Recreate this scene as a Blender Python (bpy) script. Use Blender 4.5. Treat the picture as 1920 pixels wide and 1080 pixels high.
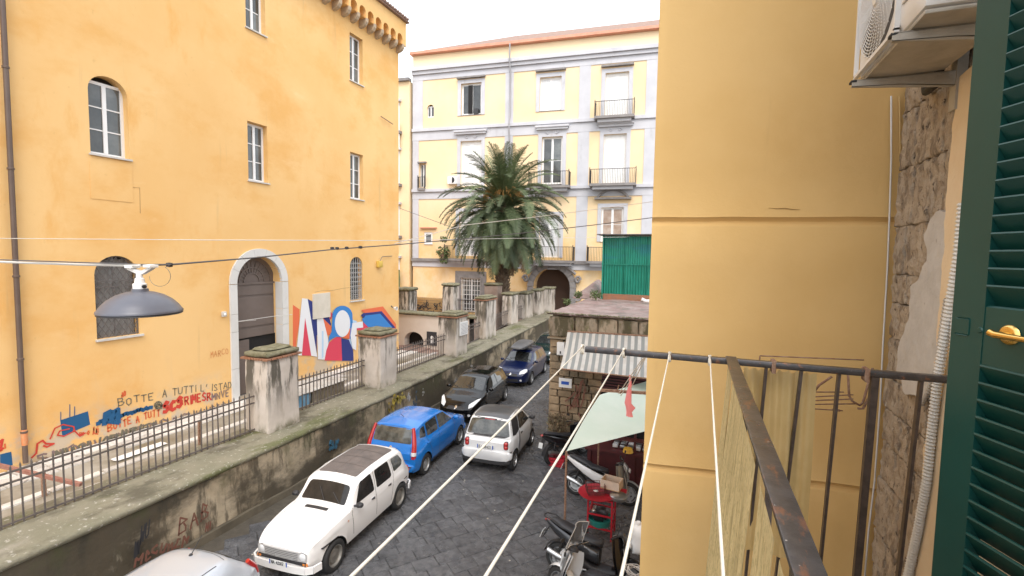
import bpy, bmesh, math, random
from mathutils import Vector, Matrix, noise
from mathutils.bvhtree import BVHTree
random.seed(7)
R_ = math.radians
for o in list(bpy.data.objects): bpy.data.objects.remove(o)
scn = bpy.context.scene
COL = scn.collection

# ---------------------------------------------------------------- camera
EYE = Vector((0, 0, 6.2))
_y, _p, _r, FOC = R_(21.5), R_(4.0), R_(0.9), 900.0
FWD = Vector((-math.sin(_y)*math.cos(_p), math.cos(_y)*math.cos(_p), -math.sin(_p)))
_ri = Vector((math.cos(_y), math.sin(_y), 0)); _up = _ri.cross(FWD)
RGT = _ri*math.cos(_r) + _up*math.sin(_r)
UPV = -_ri*math.sin(_r) + _up*math.cos(_r)
cam = bpy.data.cameras.new('camera'); camo = bpy.data.objects.new('camera', cam); COL.objects.link(camo)
m = Matrix((RGT, UPV, -FWD)).transposed().to_4x4(); m.translation = EYE
camo.matrix_world = m
cam.sensor_width = 36; cam.lens = FOC*36/1920; cam.clip_start = .05; cam.clip_end = 2000
scn.camera = camo

# ---------------------------------------------------------------- world, sun, exposure
SUN_EL, SUN_AZ = R_(52), R_(150)      # a soft, high, veiled sun
w = bpy.data.worlds.new('World'); scn.world = w; w.use_nodes = True
nt = w.node_tree; nt.nodes.clear()
out = nt.nodes.new('ShaderNodeOutputWorld'); add = nt.nodes.new('ShaderNodeAddShader')
b1 = nt.nodes.new('ShaderNodeBackground'); b2 = nt.nodes.new('ShaderNodeBackground')
sky = nt.nodes.new('ShaderNodeTexSky'); sky.sky_type = 'NISHITA'; sky.sun_disc = False
sky.sun_elevation = SUN_EL; sky.sun_rotation = SUN_AZ; sky.air_density = 1; sky.dust_density = 4
b1.inputs[1].default_value = 0.06
b2.inputs[0].default_value = (.96, .985, 1.0, 1); b2.inputs[1].default_value = 1.0   # even cloud deck
nt.links.new(sky.outputs[0], b1.inputs[0]); nt.links.new(b1.outputs[0], add.inputs[0])
nt.links.new(b2.outputs[0], add.inputs[1]); nt.links.new(add.outputs[0], out.inputs[0])
sl = bpy.data.lights.new('sun', 'SUN'); sl.energy = 1.0; sl.angle = R_(25); sl.color = (1, .965, .92)
so = bpy.data.objects.new('sun', sl); COL.objects.link(so)
sd = Vector((math.sin(SUN_AZ)*math.cos(SUN_EL), math.cos(SUN_AZ)*math.cos(SUN_EL), math.sin(SUN_EL)))
so.rotation_euler = sd.to_track_quat('Z', 'Y').to_euler(); so.location = (0, 0, 40)
scn.view_settings.view_transform = 'Standard'; scn.view_settings.look = 'None'
scn.view_settings.exposure = 0.80; scn.view_settings.gamma = 1.0; scn.view_settings.use_curve_mapping = False
scn.render.engine = 'CYCLES'

# ---------------------------------------------------------------- measuring helpers: a line of sight met with a real plane
def ray(x, y): return FWD + RGT*((x-960)/FOC) + UPV*((540-y)/FOC)
def at_z(x, y, z): d = ray(x, y); return EYE + d*((z-EYE.z)/d.z)
def at_x(x, y, X): d = ray(x, y); return EYE + d*((X-EYE.x)/d.x)
def at_y(x, y, Y): d = ray(x, y); return EYE + d*((Y-EYE.y)/d.y)

# ---------------------------------------------------------------- objects
def tag(o, label=None, cat=None, group=None, kind=None):
    if label: o['label'] = label
    if cat: o['category'] = cat
    if group: o['group'] = group
    if kind: o['kind'] = kind
    return o
def thing(name, loc, label=None, cat=None, group=None, kind=None, rz=0):
    o = bpy.data.objects.new(name, None); o.empty_display_size = .2
    o.location = loc; o.rotation_euler = (0, 0, rz); COL.objects.link(o)
    return tag(o, label, cat, group, kind)
def root_loc(o):
    while o.parent: o = o.parent
    return o.location.copy()
def link(name, me, parent=None, loc=None, rot=None, scale=None):
    o = bpy.data.objects.new(name, me); COL.objects.link(o)
    if parent: o.parent = parent
    if loc is not None: o.location = loc
    if rot is not None: o.rotation_euler = rot
    if scale is not None: o.scale = scale
    return o
def copy_tree(o, parent=None):
    c = o.copy(); COL.objects.link(c); c.parent = parent
    for ch in list(o.children): copy_tree(ch, c)
    return c

class MB:
    def __init__(s): s.v = []; s.f = []; s.m = []; s.mi = 0
    def add(s, vs, fs):
        n = len(s.v); s.v += [Vector(p) for p in vs]
        for f in fs: s.f.append([n+i for i in f]); s.m.append(s.mi)
        return s
    def box(s, x0, x1, y0, y1, z0, z1):
        return s.add([(x0,y0,z0),(x1,y0,z0),(x1,y1,z0),(x0,y1,z0),(x0,y0,z1),(x1,y0,z1),(x1,y1,z1),(x0,y1,z1)],
              [(0,3,2,1),(4,5,6,7),(0,1,5,4),(1,2,6,5),(2,3,7,6),(3,0,4,7)])
    def fbox(s, F, u0, u1, d0, d1, z0, z1):
        return s.add([F(u0,d0,z0),F(u1,d0,z0),F(u1,d1,z0),F(u0,d1,z0),F(u0,d0,z1),F(u1,d0,z1),F(u1,d1,z1),F(u0,d1,z1)],
              [(0,3,2,1),(4,5,6,7),(0,1,5,4),(1,2,6,5),(2,3,7,6),(3,0,4,7)])
    def beam(s, a, b, w, h, up=(0,0,1)):
        a = Vector(a); b = Vector(b); d = (b-a).normalized(); up = Vector(up)
        if abs(d.dot(up)) > .98: up = Vector((0,1,0))
        x = d.cross(up).normalized()*w/2; y = x.cross(d).normalized()*h/2
        return s.add([a-x-y,a+x-y,a+x+y,a-x+y,b-x-y,b+x-y,b+x+y,b-x+y],
              [(0,3,2,1),(4,5,6,7),(0,1,5,4),(1,2,6,5),(2,3,7,6),(3,0,4,7)])
    def tube(s, pts, r, n=8, caps=True):
        pts = [Vector(p) for p in pts]; k = len(pts); rs = r if isinstance(r, (list,tuple)) else [r]*k
        t0 = (pts[1]-pts[0]).normalized(); a = Vector((0,0,1)) if abs(t0.z) < .9 else Vector((1,0,0))
        u = t0.cross(a).normalized(); vs = []; 
        for i,p in enumerate(pts):
            t = (pts[min(i+1,k-1)]-pts[max(i-1,0)]).normalized()
            u = (u - t*u.dot(t)).normalized(); v = t.cross(u)
            vs += [p + (u*math.cos(2*math.pi*j/n)+v*math.sin(2*math.pi*j/n))*rs[i] for j in range(n)]
        fs = [(i*n+j, i*n+(j+1)%n, (i+1)*n+(j+1)%n, (i+1)*n+j) for i in range(k-1) for j in range(n)]
        if caps: fs += [tuple(range(n))[::-1], tuple((k-1)*n+j for j in range(n))]
        return s.add(vs, fs)
    def lathe(s, prof, c=(0,0,0), ax='z', n=24):
        c = Vector(c); vs = []
        for r, h in prof:
            for j in range(n):
                a = 2*math.pi*j/n; p, q = r*math.cos(a), r*math.sin(a)
                vs.append(c + (Vector((p,q,h)) if ax == 'z' else Vector((p,h,q)) if ax == 'y' else Vector((h,p,q))))
        fs = [(i*n+j, i*n+(j+1)%n, (i+1)*n+(j+1)%n, (i+1)*n+j) for i in range(len(prof)-1) for j in range(n)]
        return s.add(vs, fs)
    def loft(s, secs, n=12, p=2.0):
        """secs: (x, z, half width y, half height z, y=0) super-ellipse rings"""
        vs = []
        for q in secs:
            x, z, hy, hz = q[:4]; y0 = q[4] if len(q) > 4 else 0
            for j in range(n):
                a = 2*math.pi*j/n; ca, sa = math.cos(a), math.sin(a)
                vs.append((x, y0+hy*math.copysign(abs(ca)**(2/p), ca), z+hz*math.copysign(abs(sa)**(2/p), sa)))
        k = len(secs)
        fs = [(i*n+j, i*n+(j+1)%n, (i+1)*n+(j+1)%n, (i+1)*n+j) for i in range(k-1) for j in range(n)]
        fs += [tuple(range(n))[::-1], tuple((k-1)*n+j for j in range(n))]
        return s.add(vs, fs)
    def prism(s, pts, vec):
        n = len(pts); vec = Vector(vec); pts = [Vector(p) for p in pts]
        return s.add(pts+[p+vec for p in pts], [tuple(range(n))[::-1], tuple(range(n,2*n))]+[(i,(i+1)%n,n+(i+1)%n,n+i) for i in range(n)])
    def face(s, pts): return s.add(pts, [tuple(range(len(pts)))])
    def sheet(s, G, nu, nv):
        vs = [G(i/nu, j/nv) for j in range(nv+1) for i in range(nu+1)]
        return s.add(vs, [(j*(nu+1)+i, j*(nu+1)+i+1, (j+1)*(nu+1)+i+1, (j+1)*(nu+1)+i) for j in range(nv) for i in range(nu)])
    def rough(s, x0, x1, y0, y1, z0, z1, step=.12, amp=.015, freq=3., rnd=.02, seed=0):
        """a box worn round at its edges and uneven on its faces"""
        nx, ny, nz = [max(2, min(60, int(round(abs(q)/step)))) for q in (x1-x0, y1-y0, z1-z0)]
        idx = {}; vs = []; fs = []
        def V(i, j, k):
            if (i,j,k) in idx: return idx[(i,j,k)]
            p = Vector((x0+(x1-x0)*i/nx, y0+(y1-y0)*j/ny, z0+(z1-z0)*k/nz))
            e = [(-1 if a == 0 else 1 if a == b else 0) for a, b in ((i,nx),(j,ny),(k,nz))]
            if sum(abs(t) for t in e) >= 2: p -= Vector(e)*rnd
            p += noise.noise_vector(p*freq + Vector((seed,seed*2,0)))*amp
            idx[(i,j,k)] = len(vs); vs.append(p); return len(vs)-1
        for i in range(nx):
            for j in range(ny):
                fs += [(V(i,j,0),V(i,j+1,0),V(i+1,j+1,0),V(i+1,j,0)), (V(i,j,nz),V(i+1,j,nz),V(i+1,j+1,nz),V(i,j+1,nz))]
        for i in range(nx):
            for k in range(nz):
                fs += [(V(i,0,k),V(i+1,0,k),V(i+1,0,k+1),V(i,0,k+1)), (V(i,ny,k),V(i,ny,k+1),V(i+1,ny,k+1),V(i+1,ny,k))]
        for j in range(ny):
            for k in range(nz):
                fs += [(V(0,j,k),V(0,j,k+1),V(0,j+1,k+1),V(0,j+1,k)), (V(nx,j,k),V(nx,j+1,k),V(nx,j+1,k+1),V(nx,j,k+1))]
        return s.add(vs, fs)
    def mesh(s, name, mats, off=Vector((0,0,0)), smooth=False):
        me = bpy.data.meshes.new(name)
        me.from_pydata([tuple(p-off) for p in s.v], [], s.f)
        for mt in (mats if isinstance(mats, (list,tuple)) else [mats]): me.materials.append(mt)
        for p, mi in zip(me.polygons, s.m): p.material_index = mi
        if smooth:
            me.polygons.foreach_set('use_smooth', [True]*len(me.polygons))
            if smooth is not True: me.set_sharp_from_angle(angle=R_(smooth))
        me.update(); return me
    def build(s, name, mats, parent=None, smooth=False, local=False):
        off = Vector((0,0,0)) if (local or parent is None) else root_loc(parent)
        return link(name, s.mesh(name, mats, off, smooth), parent)

def mats_nodes(name):
    mt = bpy.data.materials.new(name); mt.use_nodes = True
    n = mt.node_tree; b = n.nodes['Principled BSDF']; return mt, n, b
def M(name, c, rough=.6, metal=0, c2=None, scale=2., bump=0, bscale=40., stains=(), obj=False, rnd=0, coat=0, stretch=(1,1,1), spec=.5, detail=6, rrange=None, trans=0, bdist=.02):
    """colour c drifting to c2 by noise; stains = (colour, scale xyz, lo, hi[, opacity]); bump = fine relief"""
    mt, n, b = mats_nodes(name); L = n.links
    b.inputs['Base Color'].default_value = (*c, 1); b.inputs['Roughness'].default_value = rough
    b.inputs['Metallic'].default_value = metal; b.inputs['Coat Weight'].default_value = coat
    b.inputs['Coat Roughness'].default_value = .04; b.inputs['Coat IOR'].default_value = 1.5
    b.inputs['Specular IOR Level'].default_value = spec; b.inputs['Transmission Weight'].default_value = trans
    if obj: co = n.nodes.new('ShaderNodeTexCoord').outputs['Object']
    else: co = n.nodes.new('ShaderNodeNewGeometry').outputs['Position']
    def nz(sc, det=detail, ro=.6, offs=(0,0,0)):
        mp = n.nodes.new('ShaderNodeMapping'); L.new(co, mp.inputs[0]); mp.inputs['Scale'].default_value = sc; mp.inputs['Location'].default_value = offs
        t = n.nodes.new('ShaderNodeTexNoise'); t.inputs['Scale'].default_value = 1; t.inputs['Detail'].default_value = det; t.inputs['Roughness'].default_value = ro
        L.new(mp.outputs[0], t.inputs[0]); return t.outputs[0]
    cur = None
    def mix(fac, a, bb, facs=1.0):
        mx = n.nodes.new('ShaderNodeMix'); mx.data_type = 'RGBA'
        L.new(fac, mx.inputs[0]) 
        if isinstance(a, tuple): mx.inputs[6].default_value = (*a, 1)
        else: L.new(a, mx.inputs[6])
        if isinstance(bb, tuple): mx.inputs[7].default_value = (*bb, 1)
        else: L.new(bb, mx.inputs[7])
        return mx.outputs[2]
    def rng(src, lo, hi, o0=0, o1=1):
        r = n.nodes.new('ShaderNodeMapRange'); L.new(src, r.inputs[0]); r.interpolation_type = 'SMOOTHSTEP'
        r.inputs[1].default_value = lo; r.inputs[2].default_value = hi; r.inputs[3].default_value = o0; r.inputs[4].default_value = o1
        return r.outputs[0]
    if c2:
        cur = mix(rng(nz(tuple(scale*q for q in stretch)), .3, .7), c, c2)
    for i, st in enumerate(stains):
        col, sc, lo, hi = st[:4]; op = st[4] if len(st) > 4 else 1
        fac = rng(nz(sc, 7, .65, (i*7.3+3, i*3.1, i*5.7)), lo, hi, 0, op)
        if len(st) > 5:       # a height band: z0 -> z1 (weathering that belongs to the foot or the head of a thing)
            sp = n.nodes.new('ShaderNodeSeparateXYZ'); L.new(co, sp.inputs[0])
            h = rng(sp.outputs[2], st[5], st[6]) if st[5] < st[6] else rng(sp.outputs[2], st[6], st[5], 1, 0)
            mm = n.nodes.new('ShaderNodeMath'); mm.operation = 'MULTIPLY'; L.new(fac, mm.inputs[0]); L.new(h, mm.inputs[1]); fac = mm.outputs[0]
        cur = mix(fac, cur if cur is not None else c, col)
    if rnd:
        oi = n.nodes.new('ShaderNodeObjectInfo'); hs = n.nodes.new('ShaderNodeHueSaturation')
        L.new(rng(oi.outputs['Random'], 0, 1, 1-rnd, 1+rnd), hs.inputs['Value'])
        if cur is not None: L.new(cur, hs.inputs['Color'])
        else: hs.inputs['Color'].default_value = (*c, 1)
        cur = hs.outputs[0]
    if cur is not None: L.new(cur, b.inputs['Base Color'])
    if rrange: L.new(rng(nz((1.3,1.3,1.3)), .35, .65, rrange[0], rrange[1]), b.inputs['Roughness'])
    if bump:
        bp = n.nodes.new('ShaderNodeBump'); bp.inputs['Strength'].default_value = bump; bp.inputs['Distance'].default_value = bdist
        L.new(nz((bscale,)*3, 8, .65), bp.inputs['Height']); L.new(bp.outputs[0], b.inputs['Normal'])
    return mt

# ---------------------------------------------------------------- materials
OCH = (.76, .465, .18)
m_ochre = M('ochre_plaster_left', OCH, .85, c2=(.80,.52,.225), scale=.35, bump=.35, bscale=9,
  stains=(((.72,.39,.115),(.35,.35,.5),.46,.68,.8),((.73,.38,.10),(.8,.8,.3),.58,.74,.7),((.86,.63,.34),(.5,.5,1.6),.60,.80,.4),((.52,.34,.16),(2.4,2.4,.13),.60,.76,.45),((.60,.36,.13),(7,7,5),.64,.72,.35),
          ((.52,.44,.34),(1.0,.9,.9),.46,.58,.9,2.4,1.5),((.60,.44,.27),(1.5,1.5,.25),.55,.75,.5,5.0,1.2)))
m_bay = M('ochre_plaster_bay', (.66,.42,.155), .8, c2=(.70,.46,.185), scale=1.1, bump=.16, bscale=14,
  stains=(((.57,.33,.10),(.8,.8,.6),.5,.75,.5),((.50,.31,.12),(5,5,.5),.62,.74,.3),((.70,.48,.21),(2.,2.,1.),.62,.8,.4)))
m_palaz = M('pale_yellow_plaster', (.80,.60,.36), .85, c2=(.84,.66,.43), scale=.3, bump=.1, bscale=8,
  stains=(((.78,.50,.20),(.4,.4,.3),.3,.6,.9,12,5),((.6,.5,.38),(.8,.8,.3),.6,.8,.4)))
m_grey = M('grey_stucco', (.50,.50,.53), .85, c2=(.57,.57,.60), scale=.6, bump=.1, bscale=12, stains=(((.33,.32,.31),(1,1,.4),.58,.78,.6),))
m_piperno = M('dark_piperno_stone', (.20,.185,.18), .8, c2=(.27,.25,.24), scale=2, bump=.3, bscale=10)
m_white = M('white_paint', (.80,.80,.79), .45, c2=(.74,.74,.73), scale=3)
m_whitefr = M('white_window_frame', (.80,.80,.80), .4)
m_glass = M('window_glass', (.055,.062,.065), .08, c2=(.12,.13,.13), scale=1.4, spec=.7, rnd=.55)  # random pane tone paints varied reflections into the glass colour
m_pane_dk = M('dark_window_glass', (.05,.055,.06), .06, c2=(.09,.095,.1), scale=1.1, spec=.7)
m_curtain = M('curtained_glass', (.66,.68,.70), .2, c2=(.75,.76,.77), scale=4, stretch=(3,3,.3))
m_sill = M('marble_sill', (.62,.59,.55), .6, c2=(.5,.48,.45), scale=5)
m_marble = M('door_marble', (.60,.59,.57), .6, c2=(.66,.65,.63), scale=1.4, bump=.1, bscale=14, stains=(((.42,.41,.38),(2,2,.7),.55,.75,.6),))
m_door = M('brown_door_paint', (.135,.105,.09), .55, c2=(.16,.125,.11), scale=1.5, bump=.1)
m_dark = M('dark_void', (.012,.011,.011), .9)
m_pipe = M('brown_downpipe', (.105,.07,.055), .45, c2=(.13,.09,.07), scale=2)
m_iron = M('weathered_iron', (.11,.10,.098), .6, metal=.3, c2=(.17,.15,.14), scale=9, stains=(((.22,.10,.05),(9,9,4),.6,.75,.7),))
m_blkiron = M('black_iron', (.03,.03,.032), .5, metal=.3)
m_cable = M('cable_sheath', (.10,.10,.105), .6); m_wcable = M('pale_cable', (.62,.60,.57), .5)
m_wall = M('damp_street_wall', (.30,.24,.155), .85, c2=(.42,.35,.25), scale=.9, bump=.5, bscale=5, bdist=.04,
  stains=(((.040,.032,.020),(.30,.30,.55),.40,.54,.92),((.07,.055,.035),(3.5,3.5,.9),.5,.62,.8),((.35,.31,.24),(1.6,1.6,.5),.62,.72,.75),((.03,.028,.02),(2.2,2.2,.6),.5,.64,.85,.25,1.5),((.055,.06,.022),(1.3,1.3,.9),.5,.66,.7,.3,1.4)))
m_footwall = M('damp_wall_foot', (.07,.058,.04), .8, c2=(.12,.10,.07), scale=2, bump=.4, bscale=8)
m_cop = M('mossy_coping', (.24,.22,.16), .9, c2=(.19,.18,.125), scale=1.6, bump=.9, bscale=22, bdist=.02,
  stains=(((.10,.11,.035),(1.1,.4,1),.54,.66,.8),((.46,.44,.39),(11,11,11),.58,.66,.8),((.075,.065,.045),(1.6,.9,1),.5,.66,.75),((.34,.31,.26),(.7,.5,1),.56,.7,.6)))
m_moss = M('moss', (.14,.13,.07), .95, c2=(.25,.235,.16), scale=6, bump=1., bscale=30, bdist=.03, stains=(((.30,.29,.23),(5,5,5),.56,.7,.7),))
m_pier = M('stained_pier_plaster', (.50,.445,.39), .85, c2=(.60,.545,.49), scale=1.4, bump=.3, bscale=9,
  stains=(((.085,.075,.058),(3.2,3.2,.55),.45,.56,.95,1.7,2.9),((.30,.26,.20),(2.5,2.5,.6),.52,.66,.7),((.12,.12,.06),(3,3,2),.42,.6,.8,1.75,1.4)))
m_brickcap = M('brick_course', (.34,.15,.08), .85, c2=(.25,.14,.09), scale=9, bump=.5, bscale=30)
m_road = M('road_bed', (.058,.055,.052), .6, c2=(.03,.03,.03), scale=8, bump=.4, bscale=30)
m_slab = M('wet_basalt_slab', (.080,.082,.090), .40, c2=(.15,.152,.16), scale=6., bump=1., bscale=34, bdist=.045, rnd=.13,
  rrange=(.10,.36), stains=(((.035,.035,.038),(.5,.5,.5),.5,.66,.6),((.22,.21,.20),(22,22,22),.69,.74,.6)))
m_dirt = M('grimy_gutter', (.055,.047,.036), .65, c2=(.085,.073,.055), scale=5, bump=.6, bscale=18)
m_terr = M('terrace_concrete', (.38,.35,.30), .8, c2=(.22,.19,.14), scale=.9, bump=.3, bscale=12, stains=(((.17,.13,.07),(.8,.35,1),.5,.65,.8),))
m_flag = M('pale_flagstone', (.66,.63,.59), .7, c2=(.52,.49,.45), scale=3, bump=.3, bscale=12, rnd=.15, stains=(((.22,.18,.15),(6,6,6),.6,.68,.8),))
m_court = M('reddish_court', (.27,.17,.14), .8, c2=(.33,.23,.19), scale=1.4, bump=.2)
m_ground = M('far_ground', (.11,.105,.10), .85, c2=(.15,.14,.13), scale=.5)
m_cream = M('cream_render', (.62,.55,.48), .85, c2=(.68,.62,.55), scale=.9, bump=.2, bscale=8, stains=(((.34,.3,.25),(1.3,1.3,.5),.6,.78,.6),))
m_tile = M('roof_tile', (.30,.185,.14), .85, c2=(.22,.15,.12), scale=3, bump=.3)
m_orange = M('orange_gutter', (.62,.26,.17), .6, c2=(.68,.33,.22), scale=2)
m_tufa = M('tufa_block', (.34,.25,.16), .92, c2=(.25,.185,.115), scale=5, bump=.8, bscale=14, bdist=.03, rnd=.15, stains=(((.14,.12,.085),(2,2,1.4),.5,.64,.8),((.46,.38,.27),(4,4,4),.6,.7,.6)))
m_tufadk = M('mossy_stone_band', (.29,.23,.165), .92, c2=(.37,.31,.24), scale=3, bump=.7, bscale=12, bdist=.03, rnd=.15, stains=(((.08,.07,.035),(2.6,2.6,.9),.42,.56,.9),((.14,.15,.05),(3,3,3),.58,.66,.8)))
m_mortar = M('old_mortar', (.27,.22,.155), .95, c2=(.19,.155,.11), scale=4, bump=.6, bscale=14)
m_redroof = M('worn_red_roof_screed', (.25,.155,.14), .7, c2=(.36,.28,.26), scale=2.2, bump=.3, bscale=12, stains=(((.16,.14,.12),(2,1,2),.5,.66,.8),((.10,.12,.05),(4,4,4),.6,.68,.7)))
m_green = M('green_corrugated', (.006,.18,.12), .45, c2=(.01,.23,.16), scale=2, stains=(((.015,.16,.21),(.4,.4,1.4),.45,.6,.8,5.6,6.2),))
m_rust = M('rusty_iron', (.20,.10,.06), .8, metal=.2, c2=(.36,.24,.17), scale=30, bump=.5, bscale=60)
m_rail = M('worn_black_rail', (.062,.058,.060), .33, metal=.55, c2=(.09,.085,.088), scale=25, bump=.35, bscale=60, bdist=.003, rrange=(.25,.5),
  stains=(((.20,.10,.065),(26,9,26),.56,.66,.9),((.5,.47,.45),(60,40,60),.68,.72,.9)))
m_bar = M('brown_black_bar', (.07,.055,.05), .5, metal=.4, c2=(.11,.085,.075), scale=20, bump=.3, bscale=70, bdist=.003)
m_rope = M('white_rope', (.66,.62,.54), .8, bump=.6, bscale=220, bdist=.002)
m_fibre = M('fibreglass_sheet', (.60,.49,.25), .6, c2=(.50,.40,.20), scale=6, bump=.3, bscale=60, bdist=.004, spec=.3,
  stains=(((.33,.27,.12),(90,90,60),.48,.62,.7),((.26,.21,.09),(20,20,2),.5,.66,.7),((.66,.58,.38),(50,80,10),.62,.7,.5)))
m_film = M('clear_weathered_sheet', (.60,.44,.21), .35, c2=(.54,.385,.165), scale=5, spec=.4)
m_shut = M('green_shutter_paint', (.004,.043,.036), .38, c2=(.005,.050,.042), scale=4, bump=.08, bscale=90, bdist=.002)
m_brass = M('brass', (.72,.48,.16), .25, metal=1)
m_tufawall = M('bared_tufa', (.52,.43,.33), .95, c2=(.40,.32,.24), scale=9, bump=.8, bscale=38, bdist=.05,
  stains=(((.22,.17,.125),(16,16,6),.50,.62,.8),((.52,.46,.39),(7,7,3),.55,.66,.7),((.07,.055,.045),(34,34,22),.60,.66,.9)))  # dark specks paint the shade of pits into the stone colour
m_patch = M('grey_plaster_patch', (.52,.50,.48), .9, c2=(.45,.43,.41), scale=9, bump=.5, bscale=18, stains=(((.28,.24,.2),(30,30,18),.64,.7,.7),))
m_peach = M('peach_plaster', (.66,.51,.33), .85, c2=(.70,.57,.40), scale=4, bump=.3, bscale=14)
m_conduit = M('corrugated_conduit', (.60,.585,.55), .5); m_conduit2 = M('dusty_conduit', (.40,.37,.33), .6)
m_acwhite = M('ac_casing', (.72,.70,.68), .45, c2=(.66,.64,.61), scale=4)
m_acbase = M('ac_underside', (.42,.385,.33), .6, c2=(.33,.30,.25), scale=9, bump=.2)
m_rubber = M('rubber', (.02,.02,.021), .75); m_tyre = M('tyre', (.022,.022,.023), .8, bump=.2)
m_rim = M('alloy_rim', (.45,.46,.47), .35, metal=.7); m_steelrim = M('steel_rim', (.25,.24,.22), .5, metal=.5)
m_dkplast = M('dark_plastic', (.03,.03,.033), .55)
m_carglass = M('car_glass', (.018,.02,.021), .03, c2=(.045,.048,.047), scale=3, obj=True, spec=.8, coat=.3)
m_oldglass = M('old_car_glass', (.016,.016,.016), .06, c2=(.035,.032,.03), scale=3, obj=True, spec=.35)
m_carglass2 = M('car_glass_pale_interior', (.12,.125,.115), .05, c2=(.03,.034,.032), scale=4.5, obj=True, spec=.8)
m_lamp = M('headlamp_glass', (.72,.74,.76), .12, coat=1); m_red = M('tail_lamp_red', (.42,.012,.012), .2, coat=1)
m_amber = M('amber_lens', (.60,.20,.03), .25); m_chrome = M('chrome', (.7,.7,.7), .15, metal=1)
m_plate = M('number_plate', (.70,.72,.72), .5); m_blue_pl = M('plate_blue', (.02,.09,.45), .5); m_ink = M('ink', (.03,.03,.035), .7)
m_tarp = M('pale_green_tarp', (.50,.60,.52), .6, c2=(.56,.64,.57), scale=1.2, bump=.2, bscale=6)
m_aw1 = M('awning_white', (.56,.55,.52), .75, c2=(.46,.44,.41), scale=3); m_aw2 = M('awning_grey', (.25,.265,.26), .75)
m_pink = M('pink_cloth', (.82,.27,.27), .8); m_redp = M('red_plastic', (.45,.02,.035), .35)
m_wood = M('light_wood', (.52,.33,.17), .7, c2=(.60,.42,.25), scale=12); m_maroon = M('maroon_paint', (.11,.022,.025), .5, c2=(.07,.02,.022), scale=5)
m_teal = M('teal_plastic', (.03,.30,.27), .4); m_steel = M('steel', (.5,.5,.5), .3, metal=.9)
m_seat = M('black_vinyl', (.028,.029,.034), .45, bump=.1)
m_leaf = [M('palm_leaf', (.072,.108,.042), .55, c2=(.13,.165,.075), scale=1.2, rnd=.35), M('palm_leaf_dark', (.055,.085,.036), .55, c2=(.10,.13,.06), scale=1.2, rnd=.35), M('palm_leaf_dry', (.21,.14,.075), .8, c2=(.14,.10,.05), scale=2, rnd=.3)]
m_trunk = M('palm_trunk', (.12,.085,.06), .95, c2=(.17,.12,.08), scale=5, bump=1., bscale=7, bdist=.06)
m_datefr = M('palm_fruit_stalk', (.45,.20,.05), .7, c2=(.32,.20,.06), scale=3)
m_weed = M('weed_leaf', (.07,.13,.035), .7, c2=(.14,.16,.06), scale=6)
def paint(name, c, metal=0., rough=.3, coat=.8): return M(name, c, rough, metal=metal, coat=coat, obj=True)
# ================================================================ GROUND
def structure(mb, name, mat, smooth=False):
    o = mb.build(name, mat, None, smooth); o['kind'] = 'structure'; return o
structure(MB().add([(-400,-200,-.05),(400,-200,-.05),(400,600,-.05),(-400,600,-.05)], [(0,1,2,3)]), 'ground', m_ground)
road = structure(MB().box(-10.9, 6, -6, 39.2, -.045, -.012), 'road', m_road)
# basalt slabs laid on the diagonal, joints open
def wallx(y):      # street face of the long wall
    P = [(-8,-9.70),(13,-9.72),(20.6,-9.95),(25,-10.2),(35.5,-10.75),(40,-10.95)]
    for (a,xa),(b,xb) in zip(P, P[1:]):
        if y <= b: return xa+(xb-xa)*(y-a)/(b-a)
    return P[-1][1]
slab_me = []
for k in range(6):
    rr = random.Random(k); mb = MB(); j = lambda: rr.uniform(-.012,.012)
    q = [(-.5+.012+j(),-.5+.012+j()),(.5-.012+j(),-.5+.012+j()),(.5-.012+j(),.5-.012+j()),(-.5+.012+j(),.5-.012+j())]
    t = [(x*.975, y*.965, .5+j()*.3) for x, y in q]
    b = [(x, y, -.2) for x, y in q]; mid = [(x, y, .34) for x, y in q]
    mb.add(b+mid+t, [(0,1,5,4),(1,2,6,5),(2,3,7,6),(3,0,4,7),(4,5,9,8),(5,6,10,9),(6,7,11,10),(7,4,8,11),(8,9,10,11)])
    slab_me.append(mb.mesh('paving_slab', m_slab))
cells = []; A45 = R_(52); ca, sa = math.cos(A45), math.sin(A45)
rw = .38
for i in range(-90, 110):
    u = -60 + random.random()*.4
    rr = random.Random(i*17+3)
    while u < 60:
        ln = rr.uniform(.38, .62); cu = u+ln/2; cv = i*rw; u += ln
        x = cu*ca - cv*sa; y = cu*sa + cv*ca
        if y < -1.5 or y > 38.6 or x < wallx(y)+.75 or x > 1.6: continue
        if y > 14.2 and x > -1.0: continue
        if y > 22 and x > -4: continue
        cells.append((x, y, ln))
def visible(x, y):
    d = Vector((x, y, 0))-EYE; z = d.dot(FWD)
    if z < .5: return False
    px, py = 960+FOC*d.dot(RGT)/z, 540-FOC*d.dot(UPV)/z
    if not (330 < px < 1206 and py < 1100): return False
    if -8.1 < x < -6.3 and 6.4 < y < 9.8: return False
    if -8.5 < x < -7.1 and 10.7 < y < 14: return False
    return True
cells.sort(key=lambda c: (not visible(c[0], c[1]), c[1]))
rest = MB()
for i, (x, y, ln) in enumerate(cells):
    rr = random.Random(i); zz = rr.uniform(-.006, .006); tx, ty = rr.uniform(-.012,.012), rr.uniform(-.012,.012)
    if i < 295:
        o = link('paving_slab', slab_me[i % 6], road, (x, y, -.012+zz), (tx, ty, A45), (ln, rw, .05))
    else:
        mt = Matrix.Translation((x,y,-.012+zz)) @ Matrix.Rotation(A45,4,'Z') @ Matrix.Rotation(tx,4,'X') @ Matrix.Diagonal((ln,rw,.05,1))
        me = slab_me[i % 6]; n = len(rest.v)
        rest.v += [mt @ v.co for v in me.vertices]; rest.f += [[n+k for k in p.vertices] for p in me.polygons]; rest.m += [0]*len(me.polygons)
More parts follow.
